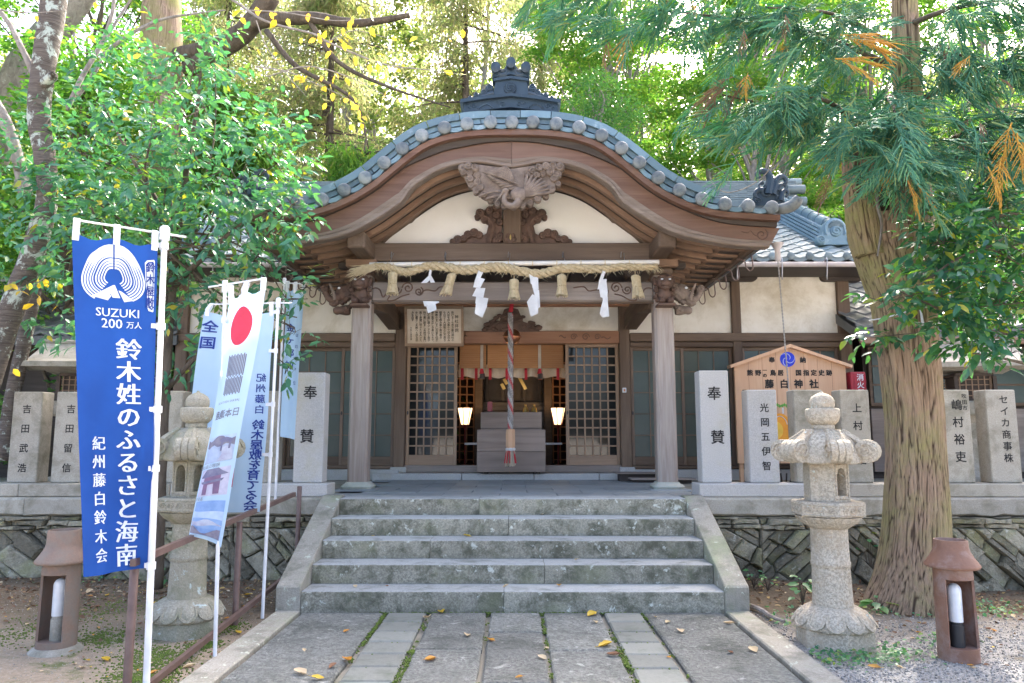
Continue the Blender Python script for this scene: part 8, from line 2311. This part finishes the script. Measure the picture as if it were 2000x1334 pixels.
for u, v, k, px, lb in ((206, 1288, 'yellow', 30, 'bright yellow pair of leaves on the soil below the blue banner'), (138, 1275, 'orange', 24, 'orange leaf beside the foot of the left garden lamp'), (160, 1303, 'pale', 24, 'cream leaf on the soil right of the left garden lamp'), (210, 1160, 'yellow', 16, 'small yellow leaf on the soil behind the blue banner'), (175, 1155, 'pale', 22, 'pale leaf near the wall foot left of the blue banner'), (370, 1300, 'pale', 28, 'pale leaf on moss by the kerb at the lower left'), (300, 1312, 'orange', 20, 'orange leaf at the foot of the handrail post'), (465, 1234, 'yellow', 22, 'yellow leaf beside the middle handrail post'), (430, 1207, 'pale', 16, 'pale leaf on the soil between the banner poles'), (484, 1158, 'yellow', 16, 'yellow leaf on the soil near the wall behind the banners'), (478, 1183, 'yellow', 12, 'small yellow leaf under the lower rail'), (302, 1177, 'yellow', 12, 'tiny yellow leaf beside the left lantern base'),
                        (1707, 1298, 'orange', 26, 'golden leaf on gravel below the right stone lantern'), (1755, 1297, 'pale', 20, 'pale leaf on gravel beside the right garden lamp'), (1606, 1262, 'yellow', 14, 'small yellow leaf leaning on the right lantern plinth'), (1563, 1202, 'yellow', 18, 'yellow leaf on the soil left of the right lantern'), (1940, 1227, 'orange', 18, 'orange leaf on gravel at the right edge'), (1932, 1245, 'pale', 14, 'pale leaf on gravel at the right edge'), (1900, 1300, 'pale', 14, 'small pale leaf on gravel right of the garden lamp'), (1940, 1262, 'yellow', 10, 'tiny yellow leaf on gravel at the right edge')):
    fallen(u, v, k, px, lb, 0, 'fallen leaves on soil and gravel')
for _ in range(95):
    u, v = (rng.uniform(0, 560), rng.uniform(1140, 1330)) if rng.random() < .62 else (rng.uniform(1470, 2000), rng.uniform(1170, 1300))
    if (u > 365 + (1334 - v) * 1.2 and u < 1000) or (u < 1480 + (v - 1195) * 1.3 and u > 1000): continue
    kd = ['brown', 'brown', 'orange', 'pale', 'yellow'][rng.integers(5)]
    where = ('soil near the wall left of the steps' if v < 1200 else 'soil around the left garden lamp' if u < 230 else 'soil beside the handrail') if u < 1000 else ('gravel around the right garden lamp' if u > 1780 else 'soil around the right stone lantern')
    fallen(u, v, kd, rng.uniform(6, 15), 'small %s dry leaf scattered on the %s' % (kd, where), 0, 'small %s leaves on the %s' % (kd, where))
# ---- leaf mould at the foot of the walls: uncountable
pos = []
for _ in range(2600):
    x = rng.uniform(-6, -2.0) if rng.random() < .5 else rng.uniform(2.0, 5.6); y = 7.6 - abs(rng.normal()) * .75
    if y < 3.8: continue
    pos.append((x, y, gz(x, y) + rng.uniform(.0, .02)))
pos = np.array(pos); n = len(pos); d = rng.normal(size=(n, 3)) * np.array([1, 1, .25])
V, F = scatter(LEAF_V * np.array([1, 1.2, 1.5]), LEAF_F, pos, frames(d, np.tile([0, 0, 1.0], (n, 1)) + rng.normal(size=(n, 3)) * .35, rng.uniform(.02, .06, n)))
M['litter'] = leafmat('leaf_mould', [(0, (.12, .065, .04)), (.5, (.20, .12, .075)), (.8, (.30, .20, .12)), (.95, (.48, .33, .12)), (1, (.55, .48, .34))], .8, .1, .2, (1, 1, 1))
obj_from('leaf_litter', V, F, M['litter'], None, kind='stuff')
# ---- moss and low green ground cover
pos = []
for cx, cy, r, n in ((-2.2, 4.6, .25, 900), (-2.35, 5.0, .3, 900), (-2.9, 5.4, .3, 500), (-3.6, 5.6, .5, 500), (-2.25, 5.8, .2, 500), (-3.4, 6.4, .6, 500), (-2.15, 5.3, .12, 400)):
    for _ in range(n): x, y = cx + rng.normal() * r * .5, cy + rng.normal() * r * .5; pos.append((x, y, gz(x, y) + .002)) if x < -1.97 else None
pos = np.array(pos); sz = rng.uniform(.004, .011, len(pos))
V, F = scatter(ov, of, pos, np.eye(3)[None] * sz[:, None, None]); obj_from('moss', V, F, M['moss'], None, kind='stuff')
M['weed'] = leafmat('weed_leaf', [(0, (.05, .17, .09)), (.5, (.08, .23, .10)), (.9, (.13, .29, .09)), (1, (.30, .34, .06))], .4, .35, .5, (1.6, 1.7, .8))
pos = []; 
for u0, v0, su, sv, n in ((1640, 1285, 60, 9, 240), (1740, 1275, 40, 10, 170), (1790, 1185, 50, 8, 230), (1880, 1165, 40, 9, 150), (1940, 1180, 40, 8, 110), (1560, 1205, 30, 10, 110), (160, 1120, 50, 14, 160), (330, 1120, 40, 10, 80), (1830, 1250, 40, 10, 60)):
    for _ in range(n):
        p = AZ(u0 + rng.normal() * su, v0 + rng.normal() * sv, 0); pos.append((p.x, p.y, gz(p.x, p.y) + rng.uniform(.005, .05))) if abs(p.x) > 1.99 else None
pos = np.array(pos); n = len(pos); d = rng.normal(size=(n, 3)) * np.array([1, 1, .3])
V, F = scatter(LEAF_V * np.array([1, 1.7, 1]), LEAF_F, pos, frames(d, np.tile([0, -.3, 1.0], (n, 1)) + rng.normal(size=(n, 3)) * .35, rng.uniform(.018, .045, n)))
obj_from('ground_cover', V, F, M['weed'], None, kind='stuff')
def weed(u, v, n, L, h, label, Z=0.0, wide=1.2, seed=0):
    r = np.random.default_rng(seed); p = AZ(u, v, Z); p.z = gz(p.x, p.y)
    t = thing('wild_plant', label, 'plant', p, 'small wild plants at the foot of the walls')
    q = MB(); mesh = np_mesh('leaf', LEAF_V * np.array([1, wide, 1]), LEAF_F, M['weed'])
    for k in range(n):
        an = r.uniform(0, 6.28); zz = h * r.uniform(.3, 1); rr = r.uniform(.02, .10)
        b_ = Vector((rr * math.cos(an), rr * math.sin(an), zz)); q.tube([(0, 0, 0), (b_.x * .4, b_.y * .4, zz * .6), tuple(b_)], [.004, .003, .002], 4)
        o = bpy.data.objects.new('leaf', mesh); COL.objects.link(o); o.parent = t
        d = np.array([[math.cos(an), math.sin(an) - .3, r.uniform(-.5, .2)]]); m = Matrix(frames(d, np.array([[0, -.3, 1.0]]) + r.normal(size=(1, 3)) * .25, np.array([L * r.uniform(.7, 1.2)]))[0].tolist()).to_4x4(); m.translation = b_; o.matrix_local = m
    q.build('stems', M['bark_dark'], t, local=True)['kind'] = 'stuff'
weed(1568, 1180, 16, .10, .26, 'leafy seedling on the soil between the right side stone and the lantern', seed=1)
weed(1472, 1150, 12, .07, .16, 'small dark green plant at the foot of the right side stone', seed=2)
weed(1715, 1185, 9, .12, .10, 'broad leaved low plant between the lantern and the cedar roots', seed=3)
weed(1700, 1130, 12, .08, .55, 'leafy sprig climbing the wall beside the cedar trunk', seed=4)
weed(158, 1128, 14, .12, .14, 'low green plant at the wall foot left of the blue banner', seed=5)
weed(318, 1135, 8, .12, .14, 'green sprout at the foot of the evergreen trunk', seed=6)
weed(1500, 1155, 10, .05, .14, 'fine leaved green tuft on the soil right of the staircase', seed=7)
weed(1855, 1170, 12, .06, .12, 'leafy tuft between the cedar root and the clay lamp', seed=8)
# stick on the ground right of the steps
q = MB(); pts = [AZ(u, v, .02) for u, v in ((1465, 1183), (1488, 1192), (1508, 1205), (1532, 1214))]
q.tube(spline([tuple(p) for p in pts], 3), [.022, .022, .020, .02, .02, .018, .018, .016, .014, .012], 7, jit=.1); tag(q.build('fallen_branch', M['bark_grey'], None, smooth=True), 'bare fallen stick on the soil beside the right side stone', 'branch')
